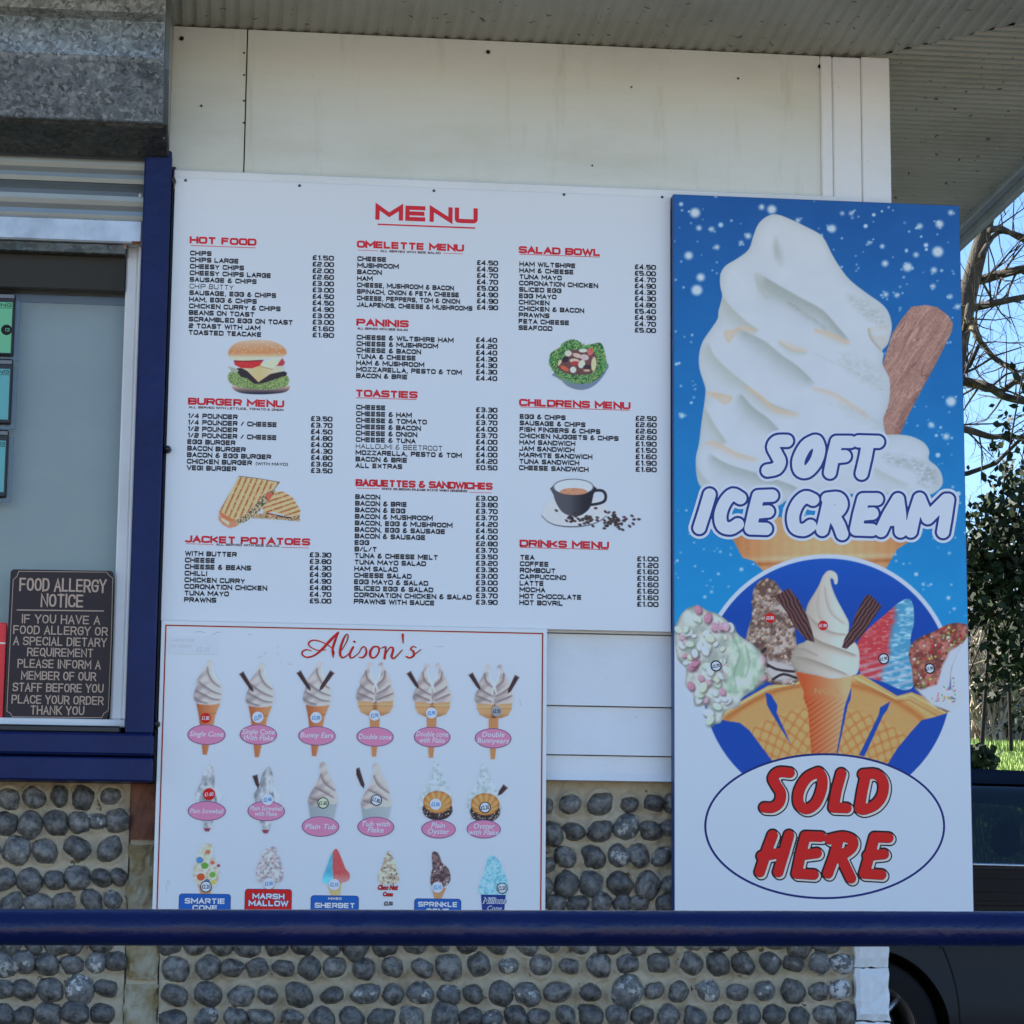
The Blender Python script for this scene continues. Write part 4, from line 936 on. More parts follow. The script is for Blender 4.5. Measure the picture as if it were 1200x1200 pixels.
# --- salad
def salad(c):
    z = Z(630, 390, 12); R_ = random.Random(5)
    c.poly(zp(z, [(230, 560), (330, 660), (420, 750), (560, 800), (680, 795), (800, 740), (900, 640), (975, 520), (970, 430)]), lambda X, Y, d: np.stack([105+0*X, 122+0*X, 148+4*(X-680)/10], -1), sm=3)
    c.poly(zp(z, [(160, 420), (190, 280), (300, 220), (350, 150), (480, 90), (600, 130), (640, 180), (760, 160), (880, 140), (930, 220), (960, 340), (970, 480), (900, 600), (800, 680), (680, 715), (540, 710), (400, 660), (280, 610), (200, 500)]),
           lambda X, Y, d: np.array([42., 82, 50])+np.array([85., 90, 60])*(np.clip(fbm(X*.9, Y*.9, 4)*3-1.1, 0, 1))[..., None], sm=3)
    c.poly(zp(z, [(270, 470), (370, 340), (480, 240), (640, 240), (760, 220), (820, 320), (830, 480), (760, 570), (600, 590), (440, 580), (330, 530)]), (96, 68, 70), sm=2)
    for (x, y, rx, ry, a, col) in ((430, 290, 50, 42, 0, (196, 192, 184)), (640, 250, 60, 26, 0, (205, 202, 190)), (560, 320, 70, 30, .3, (205, 172, 165)), (660, 345, 60, 42, .2, (200, 170, 180)), (390, 375, 50, 40, -.6, (48, 44, 56)), (310, 420, 20, 46, .5, (206, 182, 150)),
                                    (520, 395, 70, 32, .1, (206, 176, 164)), (530, 430, 66, 32, 0, (160, 60, 60)), (380, 500, 66, 28, .5, (196, 92, 70)), (500, 520, 44, 44, 0, (208, 208, 200)), (620, 440, 46, 60, .4, (200, 198, 186)), (700, 480, 58, 30, 0, (52, 44, 52)), (790, 440, 36, 100, .05, (206, 186, 150)), (740, 270, 40, 50, .3, (190, 100, 105)), (760, 235, 26, 20, 0, (190, 84, 70)), (690, 530, 46, 16, 0, (196, 160, 140))):
        c.ell(*z(x, y), rx/12, ry/12, lambda X, Y, d, col=col: np.array(col, float)+36*(fbm(X*1.6, Y*1.6, 2)-.5)[..., None], ang=a, soft=.4)
    for _ in range(46):
        t = R_.uniform(0, 6.28); x, y = 560+R_.uniform(320, 400)*math.cos(t), 430+R_.uniform(230, 300)*math.sin(t)
        c.ell(*z(x, y), R_.uniform(.8, 1.8), R_.uniform(.7, 1.2), (R_.uniform(70, 130), R_.uniform(125, 165), R_.uniform(60, 95)), ang=R_.uniform(0, 3), soft=.5)
grid_print('salad_picture', mn, YM, 641, 713, 395, 459, .0011, salad, WB)
# --- coffee
def coffee(c):
    z = Z(625, 555, 8.889); R_ = random.Random(8)
    c.poly(zp(z, [(95, 455), (130, 330), (220, 260), (620, 250), (760, 340), (770, 420), (640, 520), (400, 555), (200, 530)]), lambda X, Y, d: np.stack([192+0*X, 194+0*X, 206+0*X], -1), sm=4)
    c.line(zp(z, [(90, 440), (150, 500), (250, 540), (400, 554), (560, 540), (680, 500), (760, 440)]), [.3, .6, .3], (52, 56, 72), sm=4)
    c.line(zp(z, [(600, 190), (660, 175), (720, 180), (752, 220), (745, 280), (690, 310), (600, 325)]), 1.6, (38, 38, 50), sm=4)
    c.poly(zp(z, [(205, 130), (210, 220), (240, 310), (300, 400), (390, 440), (480, 440), (560, 390), (600, 330), (625, 220), (628, 130)]), lambda X, Y, d: np.array([62., 63, 74])-np.array([26., 27, 28])*np.clip((X-668)/16, 0, 1)[..., None]+np.array([14., 14, 14])*np.clip((690-X)/30, 0, 1)[..., None], sm=3)
    c.ell(*z(417, 140), 23.7, 9.6, (44, 44, 56)); c.ell(*z(417, 140), 23.0, 8.9, (196, 198, 212))
    c.poly(zp(z, [(275, 190), (320, 160), (420, 150), (520, 160), (565, 190), (520, 215), (420, 222), (320, 212)]), lambda X, Y, d: np.array([176., 122, 98])+np.array([40., 42, 40])*np.clip(fbm(X*1.1, Y*1.6)*2.6-1.2, 0, 1)[..., None], sm=3)
    spots = [(R_.gauss(500, 85), R_.gauss(465, 22)) for _ in range(34)]+[(R_.gauss(850, 70), R_.gauss(490, 40)) for _ in range(48)]+[(240, 385), (650, 360), (785, 405), (840, 405), (1050, 478), (1100, 476), (1040, 522), (620, 545), (900, 575), (740, 570)]
    for (x, y) in spots: c.ell(*z(x, y), 2.1, 1.35, (R_.uniform(36, 70), R_.uniform(32, 54), R_.uniform(38, 54)), ang=R_.uniform(-.6, .8), soft=.5)
    for (x, y) in spots[::3]: c.line([(z(x, y)[0]-1, z(x, y)[1]), (z(x, y)[0]+1, z(x, y)[1]-.3)], .2, (150, 130, 120), op=.5)
grid_print('coffee_picture', mn, YM, 634, 753, 559, 622, .0011, coffee, WB)

# ================================================================== CONE PRICE BOARD
YC = -.0365
cb = thing('cone_price_board', 'white ice cream price board with red border, Alison\'s heading and rows of cones', 'price board', (.28, -.033, .795))
MB().box((-.1850, -.036, .795), (.756, -.0305, 1.512), .0008).build('panel', M['board_white'], cb)
bx0, bz1 = at(193.8, 732, YC)[0], at(193.8, 732, YC)[2]; bx_1 = at(635.5, 900, YC)[0]
def frame_line(o, w_, m, y):
    x0, x1, z1 = bx0+o, bx_1-o, bz1-o; z0 = .7975
    V = [(x0, y, z0), (x0+w_, y, z0), (x0+w_, y, z1-w_), (x1-w_, y, z1-w_), (x1-w_, y, z0), (x1, y, z0), (x1, y, z1), (x0, y, z1)]
    put('border_line', V, [(0, 1, 2, 7), (7, 2, 3, 6), (3, 4, 5, 6)], m, cb)
frame_line(-.0012, .0054, M['ink_pinkwhite'], YC+.0001); frame_line(0, .0030, M['ink_signred'], YC-.0001); frame_line(0, .0018, M['ink_darkred'], YC-.0003)
ZA_, ZB_, ZC_, ZD_, ZT = Z(180, 720, 5), Z(400, 720, 4.8), Z(180, 880, 5), Z(400, 880, 4.8), Z(320, 730, 6)
SCR = [([(265, 195), (235, 186), (206, 200), (205, 224), (238, 240), (290, 226), (345, 182), (400, 122), (457, 66)], [3, 4, 5, 5, 6, 6, 9, 10, 7]),
 ([(457, 66), (432, 130), (416, 190), (422, 240)], [4, 9, 7, 3]), ([(368, 188), (310, 190), (258, 165), (250, 138), (282, 120), (335, 130), (395, 162), (426, 200), (420, 238)], [2, 3, 4, 5, 5, 4, 3, 3, 2]),
 ([(482, 190), (516, 130), (526, 92), (515, 78), (494, 112), (474, 170), (470, 220), (487, 243), (520, 226), (548, 195)], [2, 3, 4, 3, 7, 9, 9, 6, 3, 2]),
 ([(562, 168), (540, 212), (541, 241), (564, 240), (604, 208)], [7, 8, 7, 4, 2]), ([(569, 130), (571, 132)], [8, 8]),
 ([(602, 210), (630, 166), (652, 182), (652, 216), (630, 241), (602, 240)], [2, 4, 5, 8, 6, 3]),
 ([(704, 166), (682, 200), (686, 238), (716, 240), (742, 204), (738, 168), (704, 166)], [6, 9, 8, 5, 5, 6, 6]), ([(742, 178), (768, 174)], [2, 2]),
 ([(768, 172), (790, 172), (782, 248)], [3, 6, 9]), ([(786, 225), (816, 176), (838, 172), (842, 192), (832, 236), (852, 246), (908, 188)], [3, 4, 6, 8, 8, 5, 2]),
 ([(910, 80), (913, 140)], [8, 3]), ([(936, 236), (962, 244), (988, 226), (984, 198), (966, 184), (984, 164), (1004, 172)], [6, 6, 8, 8, 5, 4, 3]), ([(984, 228), (1038, 186)], [3, 2])]
def script(grow, dx=0, dy=0):
    def f(X, Y):
        d = np.full(X.shape, 1e9)
        for pts, r in SCR:
            p = smooth(pts, 5, False) if len(pts) > 2 else np.array(pts, float); rr = np.interp(np.linspace(0, 1, len(p)), np.linspace(0, 1, len(r)), r)
            q = np.array([ZT(a+dx, b+dy) for a, b in p]); x0, y0 = q.min(0)-4; x1, y1 = q.max(0)+4
            k = (X > x0) & (X < x1) & (Y > y0) & (Y < y1)
            if k.any(): d[k] = np.minimum(d[k], sd_line(X[k], Y[k], q, (rr*.78+grow)/6)[0])
        return d
    return f
contour('script_shadow', script(3.2, 2, 1), (350, 498, 737, 777), .34, YC-.0003, M['ink_pinkwhite'], cb)
contour('script_outline', script(1.0, 2.5, 1.5), (350, 498, 737, 777), .30, YC-.0006, M['ink_darkred'], cb)
contour('script_lettering', script(-.2, -.6, 0), (350, 498, 737, 777), .28, YC-.0009, M['ink_signred'], cb)
# painted cones
CR = np.array([196., 190, 190])
def cream(lo=(134, 128, 136), hi=(194, 188, 190), x0=0, w_=30):
    lo = np.array(lo, float); hi = np.array(hi, float)
    return lambda X, Y, d: lo+(hi-lo)*np.clip((X-x0)/w_*1.1+.15+.25*np.sin((Y*.9+X*.55)*.55), 0, 1)[..., None]
def flake(c, z, a, b, w_, rev=False):
    a = np.array(z(*a)); b = np.array(z(*b)); d = (b-a)/np.linalg.norm(b-a); n = np.array([-d[1], d[0]])*w_
    c.poly([a-n*1.05, a+n*1.05, b+n*.75-d*5, b+n*.1, b-n*.75-d*4], (50, 32, 36)); c.line([a-n*.45, b-n*.3-d*4], .4, (86, 60, 62)); c.line([a+n*.35, b+n*.2-d*3], .3, (74, 50, 52)); c.line([a-n, a+n], .6, (104, 82, 82))
def waffle(X, Y, d, a=(206, 152, 100), b=(170, 108, 66)):
    s = np.clip(np.sin((X+Y)*1.5)*np.sin((X-Y)*1.5)*1.2, -.4, 1)*.5
    return np.array(a, float)+(np.array(b, float)-np.array(a, float))*np.clip(.3-s, 0, 1)[..., None]
def orange(x0, w_): return lambda X, Y, d: np.array([158., 86, 52])+np.array([34., 46, 40])*np.clip((X-x0)/w_, 0, 1)[..., None]
def single(z, o, fl):
    q = lambda x, y: z(x+o[0], y+o[1]); k0 = q(0, 0)[0]
    def f(c):
        c.poly(zp(q, [(250, 522), (390, 522), (368, 575), (362, 590), (345, 680), (312, 822), (288, 822), (265, 600), (262, 580)]), orange(k0+50, 22))
        c.line(zp(q, [(262, 582), (365, 580)]), .35, (150, 88, 50)); c.line(zp(q, [(300, 530), (305, 640)]), .25, (190, 130, 90), op=.5)
        c.poly(zp(q, [(326, 268), (344, 273), (352, 290), (340, 290), (345, 325), (366, 370), (394, 415), (404, 470), (392, 512), (360, 528), (275, 528), (242, 508), (233, 475), (248, 425), (256, 380), (285, 338), (308, 300)]), cream(x0=k0+44, w_=26), sm=3)
        for p, w_ in (([(262, 388), (300, 418), (350, 450), (402, 470)], [2, 4, 3, 1]), ([(240, 440), (290, 465), (345, 492), (398, 500)], [2, 4, 3, 1]), ([(318, 300), (322, 340), (350, 392), (398, 430)], [1, 3, 3, 1]), ([(236, 480), (270, 505), (320, 520)], [1, 3, 1])):
            c.crease(zp(q, p), [v*.75 for v in w_], (112, 104, 112), side=1, op=.85)
        c.line(zp(q, [(345, 300), (352, 350), (385, 400)]), [.5, 1.2, .6], (218, 212, 210), op=.7, sm=3)
        if fl >= 1: flake(c, q, (210, 330), (280, 440), 2.6)
        if fl >= 2: flake(c, q, (405, 330), (330, 440), 2.6)
    return f
def double(z, o, fl):
    q = lambda x, y: z(x+o[0], y+o[1]); k0 = q(0, 0)[0]
    def f(c):
        c.poly(zp(q, [(160, 550), (216, 550), (214, 640), (196, 800), (172, 800), (160, 640)]), lambda X, Y, d: waffle(X, Y, d, (192, 138, 94), (150, 96, 60)))
        c.poly(zp(q, [(92, 480), (292, 480), (290, 520), (270, 555), (230, 570), (150, 570), (110, 550), (95, 515)]), lambda X, Y, d: np.array([190., 148, 108])-np.array([54., 52, 44])*(np.exp(-((X-k0-39.5)/2.6)**2)+np.clip((Y-q(0, 540)[1])/6, 0, 1)*.6)[..., None], sm=0)
        c.line(zp(q, [(92, 505), (292, 505)]), .4, (222, 182, 140), op=.8); c.line(zp(q, [(94, 516), (290, 516)]), .3, (165, 110, 70), op=.7)
        for s in (0, 1):
            m_ = (lambda x, y: q(x, y)) if s == 0 else (lambda x, y: q(385-x, y))
            c.poly(zp(m_, [(156, 268), (170, 274), (176, 288), (164, 288), (160, 320), (180, 360), (196, 380), (192, 490), (150, 488), (100, 486), (82, 468), (88, 430), (104, 400), (106, 370), (135, 320), (148, 285)]), cream((132, 124, 130), (192, 184, 186), k0+(16 if s == 0 else 34), 24), sm=3)
            for p in ([(108, 395), (140, 420), (192, 450)], [(90, 440), (130, 455), (185, 480)], [(140, 310), (150, 360), (190, 400)]):
                c.crease(zp(m_, p), [1, 2.8, 1], (112, 100, 106), side=1 if s == 0 else -1, op=.85)
            c.line(zp(m_, [(165, 300), (170, 350), (192, 385), (180, 430)]), [.4, 1.2, 1.6, .8], (220, 216, 216), op=.7, sm=3)
        if fl >= 1: flake(c, q, (60, 322), (115, 412), 2.6)
        if fl >= 2: flake(c, q, (320, 335), (268, 432), 2.6)
    return f
def screw(z, o, fl):
    q = lambda x, y: z(x+o[0], y+o[1]); k0 = q(0, 0)[0]
    def f(c):
        c.poly(zp(q, [(360, 200), (405, 255), (395, 290), (330, 300), (340, 230)]), (190, 200, 214))
        c.poly(zp(q, [(325, 82), (345, 92), (360, 150), (356, 220), (372, 300), (345, 420), (328, 470), (300, 470), (288, 430), (258, 310), (245, 250), (262, 215), (285, 165), (292, 130)]), lambda X, Y, d: np.array([124., 132, 144])+np.array([66., 64, 64])*np.clip(fbm(X*.22, Y*.16, 3)*2.4-.72, 0, 1)[..., None], sm=3)
        c.poly(zp(q, [(292, 452), (335, 452), (325, 472), (303, 472)]), (130, 60, 78))
        if fl: flake(c, q, (252, 135), (272, 210), 2.7)
    return f
def tub(z, o, fl):
    q = lambda x, y: z(x+o[0], y+o[1]); k0 = q(0, 0)[0]
    def f(c):
        c.poly(zp(q, [(905, 300), (1078, 300), (1058, 400), (918, 400)]), lambda X, Y, d: np.stack([138+.5*(X-k0-180), 150+.5*(X-k0-180), 160+.5*(X-k0-180)], -1))
        c.poly(zp(q, [(992, 62), (1012, 80), (1020, 120), (1050, 180), (1068, 240), (1080, 295), (1060, 312), (1000, 310), (940, 325), (915, 315), (903, 290), (918, 250), (940, 210), (960, 180), (975, 120), (972, 80)]), cream((140, 132, 138), (194, 186, 186), k0+182, 30), sm=3)
        for p in ([(975, 130), (1000, 190), (1070, 240)], [(940, 215), (990, 240), (1060, 280)], [(910, 275), (950, 290), (1010, 300)]): c.crease(zp(q, p), [1, 3.2, 1], (116, 106, 112), side=-1, op=.85)
        if fl: flake(c, q, (882, 98), (922, 208), 3.0)
    return f
def oyster(z, o, fl):
    q = lambda x, y: z(x+o[0], y+o[1]); k0 = q(0, 0)[0]
    def f(c):
        c.poly(zp(q, [(535, 58), (552, 90), (575, 150), (610, 220), (630, 290), (620, 340), (450, 340), (440, 290), (460, 220), (500, 160), (515, 90)]), lambda X, Y, d: np.array([152., 172, 182])+np.array([42., 38, 40])*np.clip(fbm(X*.3, Y*.3, 3)*2-.4, 0, 1)[..., None], sm=3)
        c.ell(*q(541, 330), 17.6, 12.6, (52, 40, 44))
        for _ in range(60):
            x, y = random.uniform(462, 620), random.uniform(325, 372); c.ell(*q(x, y), .6, .5, random.choice([(196, 196, 200), (60, 44, 44), (150, 130, 120)]), soft=.3)
        c.ell(*q(541, 288), 16.8, 13, lambda X, Y, d: np.array([180., 122, 72])+np.array([36., 34, 26])*np.clip(.5+.5*np.sin(np.arctan2(Y-q(0, 330)[1], X-q(541, 0)[0])*16), 0, 1)[..., None]-14*np.clip(d+2.5, 0, 3)[..., None])
        if fl: flake(c, q, (655, 188), (612, 240), 3.0)
    return f
def speck(sil, pal, z, cone, k=3, nsp=90, seed=1, rad=(.6, 1.4), sh=.35):
    def f(c):
        R_ = random.Random(seed); pts = np.array(zp(z, sil)); cn = zp(z, cone) if cone else None
        if cn: c.poly(cn, lambda X, Y, d: waffle(X, Y, d, (190, 150, 112), (140, 100, 70)))
        c.poly(pts, lambda X, Y, d: np.array(pal[0], float)+(np.array(pal[1], float)-np.array(pal[0], float))*np.clip(fbm(X*sh, Y*sh, 3)*2.6-.8, 0, 1)[..., None], sm=3)
        n = 0
        while n < nsp:
            x, y = R_.uniform(pts[:, 0].min(), pts[:, 0].max()), R_.uniform(pts[:, 1].min(), pts[:, 1].max())
            if sd_poly(np.array([[x]]), np.array([[y]]), pts)[0, 0] > -.6: n += .2; continue
            c.ell(x, y, R_.uniform(*rad), R_.uniform(*rad)*.8, R_.choice(pal[2:]), ang=R_.uniform(0, 3), soft=.4, op=.85); n += 1
    return f
ST = .0015
def cone_pic(fn, z, x0, x1, y0, y1, lab): a = z(x0, y0); b = z(x1, y1); grid_print('cone_picture', cb, YC-.0003, a[0], b[0], a[1], b[1], ST, fn, WB, label=lab)
cone_pic(single(ZA_, (0, 0), 0), ZA_, 225, 412, 262, 828, 'single soft ice cream cone'); cone_pic(single(ZA_, (305, 14), 1), ZA_, 495, 716, 276, 842, 'single cone with one flake'); cone_pic(single(ZA_, (641, 8), 2), ZA_, 832, 1090, 270, 836, 'cone with two flakes like ears')
cone_pic(double(ZB_, (0, 0), 0), ZB_, 75, 308, 262, 806, 'double cone'); cone_pic(double(ZB_, (320, 6), 1), ZB_, 360, 630, 268, 812, 'double cone with one flake'); cone_pic(double(ZB_, (668, 14), 2), ZB_, 710, 1010, 276, 818, 'double cone with two flakes')
cone_pic(screw(ZC_, (0, 0), 0), ZC_, 240, 412, 76, 478, 'grey screw shaped ice'); cone_pic(screw(ZC_, (342, 10), 1), ZC_, 560, 755, 86, 488, 'grey screw shaped ice with flake')
cone_pic(tub(ZC_, (0, 0), 0), ZC_, 897, 1086, 56, 405, 'ice cream in a grey tub'); cone_pic(tub(ZD_, (-795, 3), 1), ZD_, 85, 290, 58, 405, 'ice cream tub with flake')
cone_pic(oyster(ZD_, (0, 0), 0), ZD_, 435, 636, 52, 398, 'oyster wafer with ice cream'); cone_pic(oyster(ZD_, (268, 12), 1), ZD_, 702, 958, 64, 408, 'oyster wafer with flake')
cone_pic(speck([(320, 540), (345, 560), (350, 620), (380, 670), (385, 720), (370, 780), (330, 800), (280, 790), (240, 760), (230, 710), (245, 650), (262, 590), (285, 550)], [(176, 164, 140), (206, 206, 206), (210, 210, 212), (200, 190, 160)], ZC_, [(255, 770), (350, 770), (328, 860), (280, 860)], nsp=20, rad=(1.2, 2.4)), ZC_, 222, 396, 530, 862, 'cone with bright sweets')
for (x, y, r, col) in ((270, 640, 20, (70, 130, 190)), (300, 672, 20, (90, 150, 60)), (345, 655, 13, (196, 100, 90)), (318, 592, 14, (196, 110, 80)), (277, 738, 23, (186, 80, 50)), (345, 725, 18, (100, 160, 70)), (380, 672, 10, (150, 60, 110)), (312, 765, 16, (70, 110, 160)), (350, 770, 15, (210, 180, 90))):
    px, py = ZC_(x, y)
    X_, _, Z_ = at(px, py, YC-.0006); nn = 14; put('printed_sweet', [(X_+r*.0021/5*math.cos(t*2*math.pi/nn), YC-.0006, Z_+r*.0019/5*math.sin(t*2*math.pi/nn)) for t in range(nn)][::1], [tuple(range(nn))], mat('ink_sweet', pc(*col), .4), cb)
cone_pic(speck([(690, 560), (720, 570), (735, 610), (752, 670), (762, 720), (745, 765), (680, 780), (620, 770), (600, 730), (608, 670), (630, 620), (650, 575)], [(140, 132, 146), (204, 200, 204), (214, 212, 214), (190, 140, 165), (150, 130, 150), (180, 196, 186)], ZC_, [(640, 770), (712, 770), (700, 820), (655, 820)], nsp=80), ZC_, 592, 770, 550, 822, 'cone heaped with marshmallows')
def sherbet(c):
    c.poly(zp(ZC_, [(1015, 765), (1105, 765), (1085, 880), (1045, 880)]), lambda X, Y, d: waffle(X, Y, d, (206, 180, 130), (180, 146, 96)))
    c.poly(zp(ZC_, [(1073, 574), (1105, 640), (1125, 690), (1148, 720), (1140, 760), (1060, 780), (990, 770), (1000, 715), (1020, 660), (1045, 600)]), lambda X, Y, d: np.where((X < ZC_(1050, 0)[0])[..., None], np.array([80., 160, 190]), np.array([196., 80, 84]))+34*(fbm(X*.5, Y*.5, 3)-.5)[..., None]+np.array([30., 60, 60])*np.clip((Y-ZC_(0, 715)[1])/8, 0, 1)[..., None]*.8, sm=3)
cone_pic(sherbet, ZC_, 984, 1155, 568, 884, 'red and blue slush cone')
cone_pic(speck([(268, 562), (290, 600), (310, 650), (325, 730), (290, 750), (225, 748), (206, 720), (212, 680), (232, 640), (245, 590)], [(150, 136, 122), (206, 198, 186), (60, 50, 46), (206, 198, 186), (170, 150, 125)], ZD_, None, nsp=70), ZD_, 198, 332, 555, 755, 'cone with chocolate and nuts')
cone_pic(speck([(515, 566), (545, 575), (568, 630), (600, 660), (616, 710), (600, 750), (560, 770), (510, 760), (500, 720), (512, 660), (508, 600)], [(70, 56, 62), (130, 108, 112), (110, 40, 44), (60, 44, 50), (196, 190, 190)], ZD_, [(508, 770), (592, 770), (556, 845), (526, 845)], nsp=60), ZD_, 500, 624, 560, 848, 'cone with chocolate sprinkles')
cone_pic(speck([(850, 588), (890, 620), (915, 680), (935, 740), (930, 800), (850, 812), (775, 800), (780, 740), (800, 690), (815, 640), (825, 600)], [(100, 170, 196), (160, 206, 220), (80, 165, 200), (170, 214, 226), (120, 190, 214)], ZD_, None, nsp=110), ZD_, 764, 945, 580, 815, 'cone covered in blue sweets')
def disc(name, z, cx, cy, rx, ry, lay, m, n=36, lab=None):
    px, py = z(cx, cy); s = .00208*5/5
    k = (z(1, 0)[0]-z(0, 0)[0]); X_, _, Z_ = at(px, py, YC); ux = at(px+5, py, YC)[0]-X_; uz = Z_-at(px, py+5, YC)[2]
    y = YC-lay; return put(name, [(X_+rx*k/5*ux*math.cos(-t*2*math.pi/n), y, Z_+ry*k/5*uz*math.sin(-t*2*math.pi/n)) for t in range(n)], [tuple(range(n))], m, cb, label=lab)
for (z, cx, cy, rx, ry, t) in ((ZA_, 310, 705, 112, 60, "Single Cone"), (ZA_, 614, 705, 110, 60, "Single Cone\nWith Flake"), (ZA_, 957, 712, 110, 57, "Bunny Ears"), (ZB_, 190, 688, 105, 56, "Double cone"), (ZB_, 511, 690, 103, 58, "Double cone\nwith Flake"), (ZB_, 854, 697, 103, 57, "Double\nBunnyears"),
     (ZC_, 312, 352, 112, 58, "Plain Screwball"), (ZC_, 660, 352, 110, 60, "Plain Screwball\nwith Flake"), (ZC_, 978, 443, 110, 60, "Plain Tub"), (ZD_, 194, 427, 104, 57, "Tub with\nFlake"), (ZD_, 547, 440, 97, 53, "Plain\nOyster"), (ZD_, 801, 440, 96, 53, "Oyster\nwith Flake")):
    disc('label_rim', z, cx, cy, rx, ry, .0007, M['ink_mauve']); disc('name_label', z, cx, cy, rx-5, ry-5, .0010, M['ink_pink'])
    px, py = z(cx, cy); sc_ = z(1, 0)[0]-z(0, 0)[0]; ln = max(len(q) for q in t.split('\n')); w_ = min(rx*2*.88, ln*19+8 if ln < 14 else 200)*sc_
    fonttext('lettering', t, px, py, YC-.0013, M['ink_white'], cb, 6.0 if ln < 13 else 5.2, px_w=w_, shear=.22, bold=.012)
SP = [(ZA_, 305, 607, 30, 'r', '£1.80', 0), (ZA_, 611, 603, 33, 'w', '£2.00', .5), (ZA_, 952, 605, 33, 'w', '£2.00', 0), (ZB_, 187, 568, 30, 'w', '£2.90', .1), (ZB_, 507, 555, 31, 'w', '£2.90', .1), (ZB_, 873, 545, 29, 'g', '£3.70', 0),
      (ZC_, 325, 253, 35, 'r', '£1.60', .1), (ZC_, 668, 285, 33, 'w', '£2.40', .1), (ZC_, 993, 305, 33, 'c', '£1.60', 0), (ZD_, 197, 277, 32, 'k', '£1.80', -.3), (ZD_, 530, 300, 32, 'w', '£2.00', 0), (ZD_, 808, 318, 32, 'k', '£2.20', .1),
      (ZC_, 307, 795, 34, 'k', '£2.20', 0), (ZC_, 675, 777, 33, 'w', '£3.00', .1), (ZC_, 1058, 783, 33, 'w', '£2.10', 0), (ZD_, 540, 767, 31, 'w', '£2.10', .05), (ZD_, 904, 772, 31, 'k', '£2.20', .1)]
M['ink_cream'] = mat('ink_cream', pc(206, 198, 180), .4); M['ink_blue_text'] = mat('ink_blue_text', pc(30, 120, 190), .4)
for (z, cx, cy, r, k, t, ro) in SP:
    if k in 'kc': disc('price_ring', z, cx, cy, r, r, .0015, M['ink_black2'])
    disc('price_spot', z, cx, cy, r-(5 if k in 'kc' else 0), r-(5 if k in 'kc' else 0), .0018, {'r': M['ink_signred'], 'w': M['ink_white'], 'k': M['ink_white'], 'g': M['ink_grey'], 'c': M['ink_cream']}[k])
    px, py = z(cx, cy); fonttext('lettering', t, px, py, YC-.0021, {'r': M['ink_white'], 'w': M['ink_blue_text'], 'k': M['ink_black2'], 'g': M['ink_black2'], 'c': M['ink_black2']}[k], cb, 4.4, px_w=r*1.45*(z(1, 0)[0]-z(0, 0)[0]), rot=ro, bold=.02)
def tab(z, x0, x1, y0, m, lines):
    a = z(x0, y0); b = z(x1, y0); x_0 = at(a[0], a[1], YC)[0]; x_1 = at(b[0], b[1]+.02*(b[0]-a[0]), YC)[0]; zt_ = at(a[0], a[1], YC)[2]; r = .008
    for (g, mm, ly) in ((.0012, M['ink_oval'], .0004), (0, m, .0006)):
        pts = [(x_0-g, .797)]+[(x_0-g+r-r*math.cos(t), zt_+g-r+r*math.sin(t)) for t in np.linspace(0, math.pi/2, 6)]+[(x_1+g-r+r*math.sin(t), zt_+g-r+r*math.cos(t)) for t in np.linspace(0, math.pi/2, 6)]+[(x_1+g, .797)]
        put('name_tab', [(p, YC-ly, q) for p, q in pts], [tuple(range(len(pts)))[::-1]], mm, cb)
    for (t, cy, h, wd) in lines:
        px, py = z((x0+x1)/2, cy)
        for (g, mm, ly) in ((.36, M['ink_oval'], .0008), (.26, M['ink_white'], .0012)): write('lettering', t, px-wd/2, py+.02*wd-.5, YC-ly, mm, cb, h+(.8 if g > .3 else 0), px1=px+wd/2, weight=g, fil=.3, wx=.95, gap=.38)
tab(ZC_, 152, 450, 838, M['ink_royal'], [("SMARTIE", 876, 6.6, 46), ("CONE", 918, 6.2, 28)])
tab(ZC_, 538, 808, 810, M['ink_signred'], [("MARSH", 850, 6.4, 36), ("MALLOW", 890, 6.6, 45)])
tab(ZC_, 924, 1200, 848, M['ink_royal'], [("MIXED", 866, 3, 15), ("SHERBET", 902, 6.2, 46)])
tab(ZD_, 413, 672, 832, M['ink_royal'], [("SPRINKLE", 860, 6.0, 45), ("CONE", 900, 6.0, 26)])
for g, mm, ly in ((.07, M['ink_darkred'], .0008), (.03, M['ink_signred'], .0011)):
    fonttext('lettering', "Choc Nut", *ZD_(262, 768), YC-ly, mm, cb, 5.2, px_w=24, shear=.3, bold=g); fonttext('lettering', "Cone", *ZD_(262, 805), YC-ly, mm, cb, 4.8, px_w=12, shear=.3, bold=g)
fonttext('lettering', "£2.00", *ZD_(265, 858), YC-.0008, M['ink_black2'], cb, 4.4, px_w=10.5, bold=.04)
a = ZD_(785, 808); b = ZD_(925, 808); x_0, x_1 = at(*a, YC)[0], at(*b, YC)[0]; zt_ = at(*a, YC)[2]
put('blue_tub_print', [(x_0, YC-.0004, zt_), (x_1, YC-.0004, zt_), (x_1-.006, YC-.0004, .797), (x_0+.006, YC-.0004, .797)], [(0, 1, 2, 3)], M['ink_navy'], cb)
for g, mm, ly in ((.06, M['ink_white'], .0007), (.0, M['ink_oval'], .0010)): fonttext('lettering', "Millions", *ZD_(862, 842), YC-ly, mm, cb, 6.5, px_w=29, shear=.3, bold=g)
fonttext('lettering', "Cone", *ZD_(862, 884), YC-.0010, M['ink_white'], cb, 5.5, px_w=17, shear=.3)
